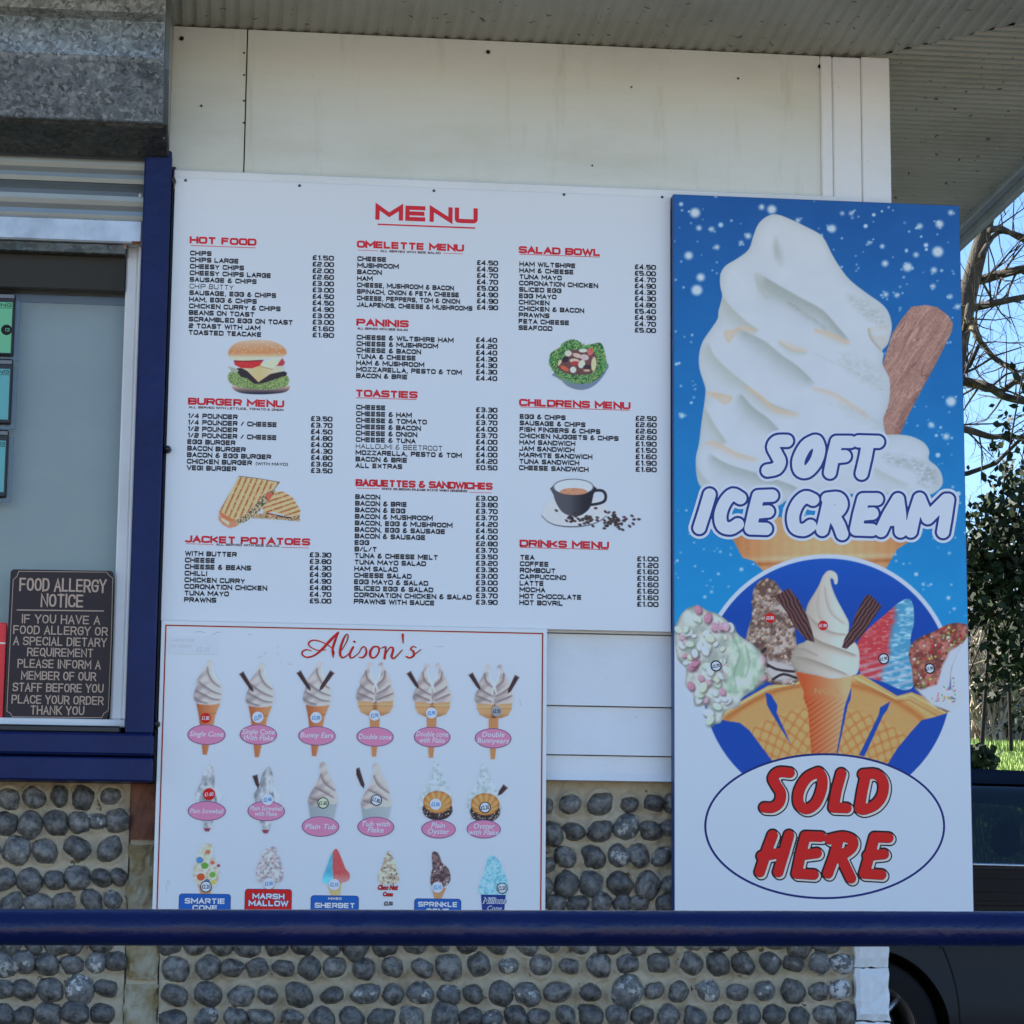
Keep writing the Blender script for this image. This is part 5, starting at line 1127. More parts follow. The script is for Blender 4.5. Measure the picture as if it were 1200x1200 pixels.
# faint stuck-on paper slip and marker scribbles
p0 = at(*ZA_(92, 122), YC); p1 = at(*ZA_(372, 236), YC)
MB().box((p0[0], YC-.0006, p1[2]), (p1[0], YC-.0001, p0[2])).build('paper_slip', mat('paper_slip', s3(.82), .7), cb)
fonttext('lettering', "LARGE TUB", *ZA_(168, 152), YC-.0008, M['ink_faint'], cb, 3.2, px_w=27, shear=.2); fonttext('lettering', "ICE CREAM", *ZA_(160, 186), YC-.0008, M['ink_faint'], cb, 3.2, px_w=25, shear=.2); fonttext('lettering', "£2.10", *ZA_(288, 205), YC-.0008, M['ink_faint'], cb, 5.5, px_w=15, shear=.2)
for p in ([(240, 105), (270, 98), (300, 108)], [(345, 118), (375, 105), (398, 103)], [(228, 138), (275, 135)], [(648, 235), (662, 218)], [(612, 258), (635, 242)], [(555, 118), (578, 116)], [(725, 185), (732, 192)], [(722, 228), (730, 236)], [(785, 290), (812, 293)], [(738, 280), (748, 284)]):
    pxline('marker_scribble', zp(ZA_, p), .45, YC-.0004, M['ink_grey'], cb)
for p in ([(528, 180), (575, 180)], [(1003, 480), (1010, 515)], [(965, 322), (972, 326)]): pxline('marker_scribble', zp(ZB_, p), .4, YC-.0004, M['ink_grey'], cb)
pxline('marker_scribble', zp(ZC_, [(76, 830), (78, 775), (84, 760), (94, 765), (92, 785)]), .35, YC-.0004, M['ink_grey'], cb)
# ================================================================== SOFT ICE CREAM SIGN
YI = -.0512
ic = thing('ice_cream_sign', 'tall blue sign with giant ice cream swirl reading SOFT ICE CREAM SOLD HERE', 'sign', (1.44, -.03, .795))
MB().box((1.069, -.051, .795), (1.814, -.012, 2.6285)).build('panel', M['sign_edge'], ic)
A, B, C, D = (Z(780, q, 10/3) for q in (220, 480, 640, 860))
CRW = np.array([182., 193., 208.])
def big_sign(c):
    R_ = random.Random(4); X, Y = c.X, c.Y; q = (slice(None), slice(None))
    t = np.clip((Y-228)/480, 0, 1)[..., None]
    c.rgb[:] = np.array([28., 78, 150])*(1-t)+np.array([22., 130, 196])*t
    c.rgb += (7*(fbm(X*.03, Y*.03, 3)-.5))[..., None]
    # snow
    big = [(115, 98, 22), (415, 85, 20), (375, 76, 12), (650, 160, 18), (90, 265, 18), (122, 400, 24), (137, 350, 18), (130, 157, 11), (180, 162, 11), (295, 215, 9), (322, 188, 13), (200, 232, 11), (517, 127, 10), (993, 150, 12), (1070, 142, 17), (1063, 250, 24), (945, 310, 20), (857, 296, 14), (978, 262, 11), (1048, 322, 13), (1114, 97, 11), (1045, 385, 10), (903, 420, 10), (860, 417, 11), (1112, 425, 10), (1140, 465, 11), (1115, 835, 22), (1037, 927, 12), (1096, 972, 14), (63, 890, 11), (795, 215, 8), (725, 100, 9), (690, 100, 8)]
    for (x, y, r) in big:
        c.ell(*A(x, y), r*.27, r*.26, (172, 192, 216), soft=1.8, op=.85)
        for _ in range(2):
            if R_.random() < .6: c.ell(*A(x+R_.uniform(-1.3, 1.3)*r, y+R_.uniform(-1.2, 1.2)*r), 1.2, 1.1, (160, 188, 216), soft=.7, op=.7)
    for _ in range(460):
        x, y = R_.uniform(790, 1140), R_.uniform(229, 740); r1 = min(3.0, .7+R_.expovariate(1.6)); c.ell(x, y, r1, r1*.95, (156, 188, 220), soft=R_.uniform(.6, 1.2), op=R_.uniform(.5, .9))
    # big cone
    def cone(X, Y, d):
        u = (X-966)/95; col = np.array([206., 160, 118])-np.array([26., 36, 38])*(u**2)[..., None]; col += np.array([12., 10, 6])*np.sin(X*.5)[..., None]*.3
        k = np.exp(-((Y-(653-.03*(X-966)))/3.0)**2)[..., None]; col = col*(1-.0)+k*np.array([8., 18, 26]); k2 = np.exp(-((Y-(659-.03*(X-966)))/2.4)**2)[..., None]; col -= k2*np.array([28., 34, 34])
        return col+8*(fbm(X*.2, Y*.5, 2)-.5)[..., None]
    c.poly(zp(B, [(230, 420), (262, 505), (300, 578), (345, 592), (395, 645), (420, 720), (820, 720), (850, 640), (905, 545), (945, 520), (955, 420)]), cone)
    # flake
    def fl(X, Y, d):
        s = (X-1040)*.50-(Y-360)*-.87; u = (X-1075)*.86+(Y-420)*.5
        col = np.array([152., 119, 112])+(46*(fbm(u*.22+9, s*.09, 4)-.5)+34*(fbm(X*.5, Y*.5, 3)-.5))[..., None]*np.array([1., .95, .9])
        col -= np.array([26., 32, 32])*np.clip((u-16)/14, 0, 1)[..., None]
        col += np.array([34., 34, 34])*np.clip(1-np.abs(fbm(u*.15, s*.045+5, 2)-.5)*26, 0, 1)[..., None]*.6
        return col-np.array([30., 26, 22])*np.clip(1-np.abs(fbm(u*.12+40, s*.03, 2)-.5)*30, 0, 1)[..., None]
    c.poly(zp(A, [(848, 690), (885, 570), (920, 515), (960, 465), (1015, 458), (1060, 466), (1105, 500), (1123, 530), (1118, 562), (1060, 680), (1000, 790), (940, 905), (912, 975), (850, 985), (846, 860)]), fl)
    # swirl body
    sil = zp(A, [(435, 104), (395, 112), (362, 142), (342, 190), (325, 240), (282, 275), (236, 303), (215, 335), (213, 382), (221, 425), (207, 480), (203, 512), (175, 555), (145, 600), (131, 650), (132, 705), (146, 752), (156, 790), (150, 850), (140, 920), (130, 1000)])
    sil += zp(B, [(118, 190), (122, 260), (136, 300), (180, 345), (262, 372), (330, 392), (400, 398), (440, 378), (480, 352), (560, 335), (700, 330), (860, 330), (960, 340), (1030, 335), (1078, 300), (1080, 258), (1060, 222), (1028, 195), (1030, 162), (1008, 128), (958, 104), (900, 97), (860, 99)])
    sil += zp(A, [(858, 958), (850, 905), (870, 850), (877, 790), (873, 742), (848, 690), (852, 650), (846, 636), (868, 610), (882, 560), (882, 525), (868, 482), (838, 448), (790, 415), (722, 362), (682, 312), (650, 260), (622, 204), (598, 178), (540, 148), (490, 124)])
    P_ = smooth(np.array(sil), 3)
    def body(X, Y, d):
        col = np.array([179., 192, 210])+0*X[..., None]; e = np.exp(d/5.0)[..., None]
        return col-np.array([14., 14, 20])*e+np.array([3., 3, 3])*(fbm(X*.05, Y*.05, 3)-.5)[..., None]*2
    c.poly(P_, body); msk = np.clip(.5-sd_poly(X, Y, P_), 0, 1)
    GR = (136, 147, 147); TN = (190, 172, 150); LG = (158, 168, 168)
    # wide soft troughs, then crisp folds with warm translucent edges
    def cr(pts, wd, col, side, op=.8, tex=.12, edge=2.6): c.crease(zp(A, pts), [v*1.12 for v in wd], col, side=side, op=op*.88, sm=5, tex=tex, mask=msk, edge=edge)
    cr([(365, 340), (430, 378), (520, 430), (610, 480), (670, 545), (722, 605)], [8, 15, 13, 11, 9, 5], GR, 1, .85)
    cr([(350, 330), (362, 390), (400, 440)], [6, 8, 4], LG, -1, .6, 0)
    cr([(575, 552), (650, 572), (725, 612)], [2, 4.5, 2], TN, 1, .95, 0)
    cr([(436, 598), (490, 632), (556, 640)], [1.5, 5, 2], TN, -1, .8, 0); cr([(436, 598), (490, 634), (556, 648)], [1, 5, 1], LG, 1, .6, 0)
    cr([(218, 425), (262, 478), (320, 530), (365, 560)], [6, 13, 10, 4], LG, 1, .95)
    cr([(228, 556), (262, 560), (300, 545), (360, 560)], [2, 5, 3, 2], TN, 1, .9, 0)
    cr([(228, 562), (246, 602), (266, 568)], [3, 3, 2], TN, -1, .9, 0)
    cr([(270, 548), (380, 600), (450, 655), (520, 705), (585, 770)], [4, 12, 13, 12, 6], GR, 1, .7)
    cr([(165, 600), (185, 655), (250, 720), (310, 768), (400, 840), (525, 884)], [3, 11, 12, 9, 8, 3], LG, 1, .9)
    cr([(305, 770), (370, 812), (430, 862), (528, 888)], [1.5, 3.5, 4.5, 2], TN, 1, .95, 0)
    cr([(560, 780), (650, 800), (742, 856), (800, 900)], [2, 4, 4, 2], TN, 1, .7, 0)
    cr([(560, 640), (700, 700), (800, 755), (862, 800)], [0.6, 2, 2, .6], LG, 1, .3, 0)
    cr([(158, 800), (205, 806), (265, 818)], [3, 5, 2], TN, 1, .95, 0); cr([(180, 800), (232, 842), (264, 820)], [3, 4, 2], TN, -1, .8, 0)
    cr([(285, 800), (340, 860), (400, 905), (450, 960)], [5, 12, 12, 6], GR, 1, .75)
    cr([(150, 860), (190, 930), (240, 1000)], [3, 10, 8], LG, 1, .9)
    cr([(470, 440), (560, 500), (640, 560)], [2, 4, 2], (120, 128, 120), 1, .3, .9)
    b2a = lambda pts: [(x, y+866.7) for x, y in pts]
    cr(b2a([(150, 130), (200, 130), (280, 172), (365, 196)]), [3, 5, 5, 2], TN, 1, .85, 0)
    cr(b2a([(165, 170), (240, 215), (350, 250), (470, 290), (520, 312)]), [5, 11, 12, 9, 4], GR, 1, .7)
    cr(b2a([(120, 215), (150, 270), (240, 330), (400, 370)]), [3, 8, 8, 4], LG, 1, .7)
    cr(b2a([(640, 140), (760, 190), (850, 250), (960, 300)]), [2, 6, 7, 4], LG, 1, .6)
    def patch(pts, col, op, seed=0.0, k=.22):
        pp = smooth(np.array(zp(A, pts)), 4); q = c.sl(pp[:, 0].min()-8, pp[:, 0].max()+8, pp[:, 1].min()-8, pp[:, 1].max()+8)
        Xq, Yq = X[q], Y[q]; d = sd_poly(Xq, Yq, pp); f = np.clip(-d/9, 0, 1)*np.clip(fbm(Xq*k*1.3+seed+Yq*k*.5, Yq*k*2.2, 4)*2.0-.45, 0, 1)*msk[q]; c.mix(q, op*f*.5, col, False)
    patch([(690, 400), (790, 430), (870, 490), (875, 560), (800, 540), (720, 470)], (130, 138, 132), .75)
    patch([(785, 545), (870, 540), (880, 600), (845, 640), (800, 600)], (178, 160, 134), 1.0, 3, .05)
    c.crease(zp(A, [(790, 545), (800, 590), (845, 640)]), [2, 3, 1.5], (150, 142, 124), side=-1, op=.7, mask=msk)
    patch([(660, 640), (760, 640), (860, 720), (862, 830), (780, 780), (690, 720)], (140, 150, 148), .6, 9)
    patch([(600, 820), (740, 840), (850, 900), (840, 960), (700, 900)], (146, 156, 152), .5, 14)
    patch(b2a([(840, 165), (960, 175), (1050, 215), (1078, 270), (1060, 310), (980, 300), (960, 250), (860, 220)]), (112, 124, 120), .95, 5)
    patch([(330, 330), (420, 370), (520, 440), (600, 500), (560, 520), (430, 450), (360, 400)], (120, 128, 118), .4, 2, .4)
    c.ell(*A(440, 255), 4.5, 12, (150, 160, 165), ang=-.25, soft=3, op=.5); c.ell(*A(432, 235), 2, 9, (150, 160, 165), soft=2, op=.5)
    # lower white field and blue disc
    q2 = (Y > 742.5); c.rgb[q2] = (177, 192, 213)
    px_, py_ = 969, 800
    d1 = sd_ell(X, Y, px_, py_, 150.5, 150.5); up = (Y < 742.5)
    k = np.clip(.5-d1, 0, 1)*up; c.rgb[:] = c.rgb*(1-k[..., None])+np.array([178., 193, 216])*k[..., None]
    d2 = sd_ell(X, Y, px_, py_, 145.5, 145.5); c.mix(q, .5-d2, np.array([12., 64, 160])+0*X[..., None]+np.array([10., 22, 24])*np.clip((720-Y)/120, 0, 1)[..., None])
    # wafer cups
    def tan_(X, Y, d):
        r = np.hypot((X-966), (Y-1010)*.9); col = np.array([202., 146, 92])-np.array([26., 34, 34])*np.exp(-((r-189)/3.5)**2)[..., None]+np.array([14., 14, 12])*np.exp(-((r-197)/4.)**2)[..., None]
        a = np.arctan2(X-966, 1050-Y); w_ = np.abs(np.sin(a*44+r*.22))*np.abs(np.sin(a*44-r*.22)); low = np.clip((165-r)/2, 0, 1)
        return col+low[..., None]*(np.array([-30., -34, -32])*np.clip(1-w_*2.0, 0, 1)[..., None]+np.array([8., 8, 6]))+6*(fbm(X*.3, Y*.3, 2)-.5)[..., None]
    c.poly(zp(C, [(212, 672), (240, 640), (320, 590), (400, 545), (520, 524), (560, 520), (560, 640), (585, 830), (425, 850), (380, 790), (328, 720), (290, 690), (232, 682)]), tan_)
    c.poly(zp(C, [(700, 520), (730, 508), (762, 498), (830, 540), (905, 585), (960, 570), (1040, 600), (1112, 648), (1050, 668), (1000, 680), (965, 718), (905, 790), (868, 850), (650, 850)]), tan_)
    c.line(zp(C, [(225, 655), (320, 600), (400, 556), (520, 535)]), 1.0, (222, 180, 128)); c.line(zp(C, [(740, 512), (900, 595), (960, 580), (1090, 650)]), 1.0, (222, 180, 128)); c.line(zp(C, [(235, 668), (330, 615), (405, 572), (520, 550)]), .7, (150, 104, 62), op=.7); c.line(zp(C, [(745, 528), (900, 610), (950, 600), (1060, 662)]), .7, (150, 104, 62), op=.7)
    blue = (14, 66, 160)
    c.poly(zp(C, [(390, 572), (412, 580), (437, 622), (434, 650), (490, 775), (470, 745), (412, 650), (396, 620)]), blue)
    c.poly(zp(C, [(712, 545), (726, 560), (722, 600), (712, 620), (672, 812), (656, 812), (690, 640), (696, 600)]), blue); c.poly(zp(C, [(878, 606), (866, 640), (850, 660), (776, 822), (756, 816), (832, 660), (838, 630)]), blue)
    # heaped ice creams
    def spk(sil, pal, n, rad, seed, sh=.16, z=C):
        pts = smooth(np.array(zp(z, sil)), 3); Q = random.Random(seed)
        c.poly(pts, lambda X, Y, d: (np.array(pal[0], float)+(np.array(pal[1], float)-np.array(pal[0], float))*np.clip(fbm(X*sh, Y*sh, 3)*2.8-.9, 0, 1)[..., None])*(1-.22*np.clip(1+d/4, 0, 1)[..., None]))
        k_ = 0
        while k_ < n:
            x, y = Q.uniform(pts[:, 0].min(), pts[:, 0].max()), Q.uniform(pts[:, 1].min(), pts[:, 1].max())
            if sd_poly(np.array([[x]]), np.array([[y]]), pts)[0, 0] > -rad[0]*.7: k_ += .3; continue
            r1 = Q.uniform(*rad); col = np.array(Q.choice(pal[2:]), float); a_ = Q.uniform(0, 3.1)
            c.ell(x+.22*r1, y+.34*r1, r1*1.05, r1*.8, col*.58, ang=a_, soft=max(.5, r1*.22), op=.75); c.ell(x, y, r1*.95, r1*.66, col, ang=a_, soft=.5); c.ell(x-.25*r1, y-.25*r1, r1*.4, r1*.25, np.minimum(col*1.12+8, 225), ang=a_, soft=.6, op=.6); k_ += 1
    spk([(345, 165), (380, 128), (425, 136), (455, 178), (490, 250), (502, 300), (512, 380), (520, 525), (440, 540), (390, 520), (372, 440), (350, 390), (315, 378), (320, 330), (338, 270), (338, 210)], [(96, 72, 66), (176, 164, 160), (158, 130, 112), (176, 150, 132), (112, 84, 74), (140, 112, 98), (186, 168, 156)], 190, (1.3, 2.8), 3)
    c.poly(zp(C, [(385, 440), (450, 450), (505, 470), (512, 520), (430, 530), (395, 500)]), (178, 176, 180), soft=2, op=.8)
    for p in ([(380, 450), (430, 480), (500, 490)], [(390, 400), (370, 430), (400, 470)], [(420, 520), (460, 500), (510, 515)]): c.line(zp(C, p), 1.5, (48, 34, 38), sm=3)
    spk([(35, 350), (48, 290), (80, 246), (125, 232), (160, 250), (205, 266), (250, 300), (290, 350), (342, 385), (385, 440), (380, 520), (330, 570), (295, 598), (288, 626), (235, 645), (215, 690), (175, 690), (150, 660), (160, 622), (115, 626), (105, 570), (76, 545), (80, 480), (46, 440)], [(150, 160, 156), (200, 204, 204), (200, 204, 208), (196, 158, 178), (182, 206, 190), (204, 202, 186), (196, 200, 206), (188, 140, 164), (178, 124, 150), (206, 206, 212)], 120, (3.0, 7.0), 12, .08)
    c.poly(zp(C, [(240, 340), (300, 370), (350, 400), (384, 450), (376, 520), (320, 570), (250, 580), (230, 500), (250, 430)]), lambda X, Y, d: np.array([150., 178, 160])+np.array([44., 32, 40])*np.clip(fbm(X*.13, Y*.08, 3)*3-1.1, 0, 1)[..., None], soft=4, sm=3, op=.85)
    for p in ([(262, 350), (292, 420), (270, 500), (280, 560)], [(310, 380), (330, 450), (312, 520)], [(230, 420), (222, 480), (240, 540)]): c.crease(zp(C, p), [1, 3, 1], (120, 140, 128), side=1, op=.6)
    def slush(X, Y, d):
        t = (X-C(855, 0)[0])-(Y-C(0, 400)[1])*-.18+12*(fbm(X*.09, Y*.09, 3)-.5); k = np.clip(t/7, 0, 1)[..., None]
        red = np.array([180., 56, 66])+np.array([24., 70, 62])*np.clip(fbm(X*.2, Y*.5, 3)*3-1.5, 0, 1)[..., None]; blu = np.array([70., 142, 184])+np.array([86., 56, 34])*np.clip(fbm(X*.14+9, Y*.34, 3)*3-1.3, 0, 1)[..., None]
        w_ = np.clip((Y-C(0, 400)[1])/40, 0, .6)[..., None]*np.clip(np.sin(Y*.75+X*.2)+.3, 0, 1)[..., None]; col = red*(1-k)+blu*k; return col*(1-w_)+np.array([178., 180, 200])*w_
    c.poly(zp(C, [(945, 205), (966, 228), (970, 300), (956, 370), (975, 470), (970, 545), (925, 562), (850, 530), (762, 498), (745, 405), (762, 358), (800, 315), (860, 265), (905, 225)]), slush, sm=3)
    spk([(950, 420), (972, 370), (1050, 332), (1110, 303), (1160, 302), (1192, 325), (1150, 400), (1120, 470), (1110, 560), (1112, 645), (1060, 630), (1010, 590), (970, 550), (962, 480)], [(110, 58, 52), (176, 110, 100), (96, 54, 46), (168, 40, 42), (186, 50, 52), (150, 34, 40), (206, 186, 90), (120, 150, 80), (206, 196, 190), (120, 84, 70)], 230, (.8, 1.9), 21)
    c.poly(zp(C, [(1215, 345), (1196, 338), (1150, 405), (1120, 470), (1108, 560), (1170, 560), (1215, 450), (1170, 600), (1118, 650), (1040, 620), (975, 555), (1000, 560), (1060, 540), (1080, 470), (1110, 410)]), (178, 190, 208), soft=1.5)
    Q = random.Random(9)
    for _ in range(420):
        a_ = Q.random(); x = Q.uniform(985, 1185); y = 720-(x-985)*.98*Q.uniform(.45, 1.1)+Q.uniform(-70, 70)
        if not (340 < y < 610) or x+y < 1440 or (x > 1130 and y > 430+(1190-x)): continue
        c.ell(*C(x, y), Q.uniform(.9, 1.6), .7, Q.choice([(196, 60, 70), (206, 190, 90), (80, 150, 80), (70, 110, 180), (206, 206, 206), (200, 120, 60), (190, 90, 150)]), ang=Q.uniform(0, 3), soft=.4)
    # middle cone
    def oc(X, Y, d):
        u = np.clip((X-C(540, 0)[0])/48, 0, 1)[..., None]; low = np.clip((Y-C(0, 590)[1])/6, 0, 1)[..., None]; col = np.array([190., 82, 40])*(1-u)+np.array([222., 164, 122])*u
        return col-low*np.array([22., 26, 22])*np.clip(np.sin((Y+X*.7)*1.0)+.2, 0, 1)[..., None]-8*np.exp(-((Y-C(0, 592)[1])/2)**2)[..., None]
    c.poly(zp(C, [(508, 492), (732, 492), (722, 560), (700, 625), (664, 830), (571, 830), (556, 640), (538, 592), (540, 570)]), oc)
    def sw(X, Y, d):
        u = np.clip((X-C(505, 0)[0])/62, 0, 1); col = np.array([158., 150, 140])+np.array([46., 48, 54])*np.clip(u*1.25, 0, 1)[..., None]
        return col-np.array([14., 14, 12])*np.clip(1+d/3, 0, 1)[..., None]
    c.poly(zp(C, [(636, 95), (660, 100), (672, 118), (671, 146), (660, 148), (655, 130), (644, 128), (650, 160), (668, 205), (700, 265), (716, 300), (716, 345), (735, 370), (752, 395), (758, 440), (750, 495), (720, 508), (650, 518), (590, 505), (520, 490), (492, 455), (496, 415), (515, 385), (545, 372), (556, 345), (552, 300), (545, 270), (556, 225), (580, 185), (600, 150), (615, 115)]), sw, sm=3)
    for p, w_, s_, col in (([(555, 335), (600, 370), (680, 400), (754, 430)], [2, 6, 5, 2], 1, (140, 130, 118)), ([(498, 430), (560, 440), (640, 470), (720, 505)], [2, 5, 5, 2], 1, (146, 136, 124)), ([(548, 260), (590, 300), (650, 335), (715, 345)], [1, 4, 4, 1], 1, (150, 142, 134)), ([(620, 150), (625, 210), (650, 270), (708, 310)], [1, 3, 3, 1], -1, (160, 154, 148)), ([(505, 400), (540, 400), (600, 430)], [1, 3, 1], 1, (150, 142, 130)), ([(600, 160), (590, 220), (600, 280), (640, 330)], [1, 3, 3, 1], -1, (168, 162, 156))):
        c.crease(zp(C, p), w_, col, side=s_, op=.85)
    for z_, pts in ((1, [(425, 196), (482, 164), (520, 210), (552, 270), (572, 330), (582, 376), (548, 366), (500, 310), (470, 255)]), (2, [(780, 194), (800, 190), (844, 234), (800, 300), (768, 350), (706, 402), (689, 396), (700, 360), (725, 320), (740, 270)])):
        c.poly(zp(C, pts), lambda X, Y, d, z_=z_: np.array([74., 46, 48])+np.array([34., 28, 28])*np.clip(np.sin(((X*.88-Y*.47) if z_ == 1 else (X*.8+Y*.6))*1.5+2*fbm(X*.1, Y*.1, 2)*3), -.6, 1)[..., None])
sg = grid_print('printed_face', ic, YI, 0, 1, 0, 1, .0019, big_sign, WB, full=(1.0705, 1.8125, .7965, 2.627))
# embossed letters on the cone
fonttext('embossed_lettering', 'NGLA', *C(632, 566), YI-.0003, mat('ink_emboss', pc(206, 140, 92), .4), ic, 6, px_w=30, bold=.01)
# lettering built as crisp shapes
def strokes_field(z, strokes, r, dx=0, dy=0):
    S_ = [np.array([z(a+dx, b+dy) for a, b in (smooth(p, 4, False) if (len(p) > 3 and not st) else p)]) for p, st in strokes]
    def f(X, Y):
        d = np.full(X.shape, 1e9)
        for p in S_:
            x0, y0 = p.min(0)-r/3-3; x1, y1 = p.max(0)+r/3+3; k = (X > x0) & (X < x1) & (Y > y0) & (Y < y1)
            if k.any(): d[k] = np.minimum(d[k], sd_line(X[k], Y[k], p, r*.3)[0])
        return d
    return f
s_, c_ = 0, 1   # smooth or straight
SOFT = [([(474, 122), (436, 124), (420, 146), (434, 176), (446, 204), (432, 230), (398, 238)], s_), ([(582, 122), (548, 142), (520, 195), (524, 236), (552, 242), (584, 208), (600, 160), (592, 126), (582, 122)], s_),
        ([(722, 126), (668, 126), (655, 180), (642, 246)], c_), ([(656, 186), (700, 182)], c_), ([(754, 124), (830, 126)], c_), ([(792, 126), (780, 190), (766, 250)], c_)]
ICE = [([(172, 332), (152, 400), (132, 462)], c_), ([(292, 346), (262, 332), (232, 362), (214, 412), (222, 454), (254, 464), (282, 448)], s_), ([(416, 336), (362, 338), (346, 400), (332, 464), (392, 466)], c_), ([(352, 402), (400, 398)], c_),
       ([(576, 352), (546, 342), (516, 368), (498, 415), (506, 460), (540, 470), (566, 454)], s_), ([(640, 350), (626, 412), (612, 470)], c_), ([(632, 348), (674, 346), (688, 370), (672, 398), (636, 410)], s_), ([(654, 410), (678, 452), (690, 486)], c_),
       ([(826, 350), (772, 350), (756, 410), (744, 468), (806, 470)], c_), ([(764, 410), (808, 406)], c_), ([(908, 350), (872, 410), (842, 474)], c_), ([(908, 350), (916, 410), (918, 476)], c_), ([(868, 430), (914, 430)], c_),
       ([(992, 348), (972, 410), (958, 476)], c_), ([(992, 348), (1024, 424)], c_), ([(1096, 352), (1024, 424)], c_), ([(1104, 352), (1094, 420), (1084, 478)], c_)]
for S_, bb in ((SOFT, (872, 1048, 495, 575)), (ICE, (804, 1128, 560, 642))):
    contour('letter_halo', strokes_field(B, S_, 43), bb, 1.2, YI-.0004, M['ink_white'], ic)
    contour('letter_outline', strokes_field(B, S_, 33), bb, .8, YI-.0008, M['ink_navy'], ic)
    contour('lettering', strokes_field(B, S_, 24), bb, .7, YI-.0012, M['ink_white'], ic)
def ellring(name, rx, ry, lay, m):
    n = 96; V = []
    for t in range(n):
        x, z = onY(966.4+rx*math.cos(-t*2*math.pi/n), 968.2+ry*math.sin(t*2*math.pi/n), YI); V.append((float(x), YI-lay, float(z)))
    return put(name, V, [tuple(range(n))], m, ic)
ellring('oval_outline', 141.2, 85.6, .0004, M['ink_oval']); ellring('oval_field', 138.6, 83.0, .0007, mat('ink_field', pc(177, 192, 213), .36))
SOLD = [([(484, 152), (442, 150), (420, 172), (432, 200), (450, 232), (444, 268), (418, 288), (386, 288)], s_), ([(590, 152), (552, 172), (522, 222), (520, 272), (550, 294), (586, 272), (608, 222), (612, 178), (600, 152), (590, 152)], s_), ([(686, 155), (668, 220), (656, 288), (706, 290)], c_),
        ([(782, 160), (768, 225), (758, 288)], c_), ([(772, 158), (822, 158), (850, 190), (846, 240), (818, 278), (776, 296), (758, 292)], s_)]
HERE = [([(418, 396), (394, 460), (368, 540)], c_), ([(482, 396), (464, 460), (440, 540)], c_), ([(376, 478), (464, 462)], c_), ([(606, 402), (546, 400), (528, 470), (512, 546), (578, 550)], c_), ([(526, 474), (590, 466)], c_),
        ([(676, 410), (658, 480), (634, 545)], c_), ([(640, 412), (692, 402), (730, 416), (726, 446), (690, 472), (664, 478)], s_), ([(682, 476), (704, 522), (724, 564)], c_), ([(870, 406), (816, 404), (798, 470), (776, 546), (842, 550)], c_), ([(790, 476), (852, 470)], c_)]
for S_, bb in ((SOLD, (880, 1054, 893, 960)), (HERE, (876, 1054, 966, 1040))):
    f1, f2 = strokes_field(D, S_, 27), strokes_field(D, S_, 27, 6, 6)
    contour('letter_outline', lambda X, Y: np.minimum(f1(X, Y), f2(X, Y)), bb, .8, YI-.0010, M['ink_black2'], ic)
    contour('letter_shine', strokes_field(D, S_, 21.5, 6.5, 6), bb, .7, YI-.0014, M['ink_pinkwhite'], ic)
    contour('letter_shade', strokes_field(D, S_, 20.8), bb, .7, YI-.0017, M['ink_black2'], ic)
    contour('lettering', strokes_field(D, S_, 19.5), bb, .7, YI-.0020, M['ink_signred'], ic)
def sdisc(name, x, y, r, lay, m):
    n = 28; px, py = C(x, y); X_, _, Z_ = at(px, py, YI); k = r*.3*.00214; return put(name, [(X_+k*math.cos(-t*2*math.pi/n), YI-lay, Z_+k*math.sin(-t*2*math.pi/n)) for t in range(n)], [tuple(range(n))], m, ic)
for (x, y, r, k, t) in ((408, 280, 20, 'r', '£2.80'), (615, 310, 19, 'r', '£1.90'), (197, 468, 22, 'w', '£3.70'), (852, 440, 22, 'w', '£1.90'), (1032, 478, 21, 'w', '£1.90')):
    if k == 'w': sdisc('price_ring', x, y, r, .0004, M['ink_black2']); sdisc('price_spot', x, y, r-5, .0007, M['ink_white'])
    else: sdisc('price_spot', x, y, r, .0007, M['ink_signred'])
    px, py = C(x, y); fonttext('lettering', t, px, py, YI-.0010, M['ink_white'] if k == 'r' else M['ink_black2'], ic, 3.6, px_w=9, bold=.03, rot=0 if k == 'r' else .2)

# ================================================================== HANDRAIL
hr = thing('handrail', 'dark blue painted tubular handrail running across in front of the kiosk', 'handrail', (.4, -2.9, 0))
a0 = np.array(at(0, 1086.4, -2.9)); a1 = np.array(at(1200, 1088.9, -2.9)); d_ = (a1-a0)/(a1[0]-a0[0])
def rl(x): return a0+d_*(x-a0[0])
rr_ = .0232
nx_, na_ = 900, 40; xs_r = np.linspace(-1.9, 2.6, nx_); V = np.zeros((nx_, na_, 3)); an = np.arange(na_)*2*math.pi/na_
for k, a in enumerate(an):
    yy, zz_ = -math.cos(a), math.sin(a); g_ = fbm(xs_r*14+k*0, np.full(nx_, k*.35), 3)-.5; sag = np.exp(-((a+.10-.25*(fbm(xs_r*9+3, np.zeros(nx_)+2, 2)-.5))/.16)**2)+np.exp(-((a-2*math.pi+.10-.25*(fbm(xs_r*9+3, np.zeros(nx_)+2, 2)-.5))/.16)**2)
    r_ = rr_+.00045*g_+.0007*sag*(fbm(xs_r*26+7, np.zeros(nx_)+5, 3)>.42)+.0003*(fbm(xs_r*60, np.full(nx_, k*1.7), 2)-.5)
    for j_ in range(3): V[:, k, j_] = (a0+d_[None, :]*(xs_r-a0[0])[:, None])[:, j_]+(r_*yy if j_ == 1 else r_*zz_ if j_ == 2 else 0)
ii = np.arange(nx_*na_).reshape(nx_, na_); F = np.stack([ii[:-1], ii[1:], np.roll(ii, -1, 1)[1:], np.roll(ii, -1, 1)[:-1]], -1).reshape(-1, 4)
put('rail_tube', V.reshape(-1, 3), F, M['blue_rail'], hr, True)
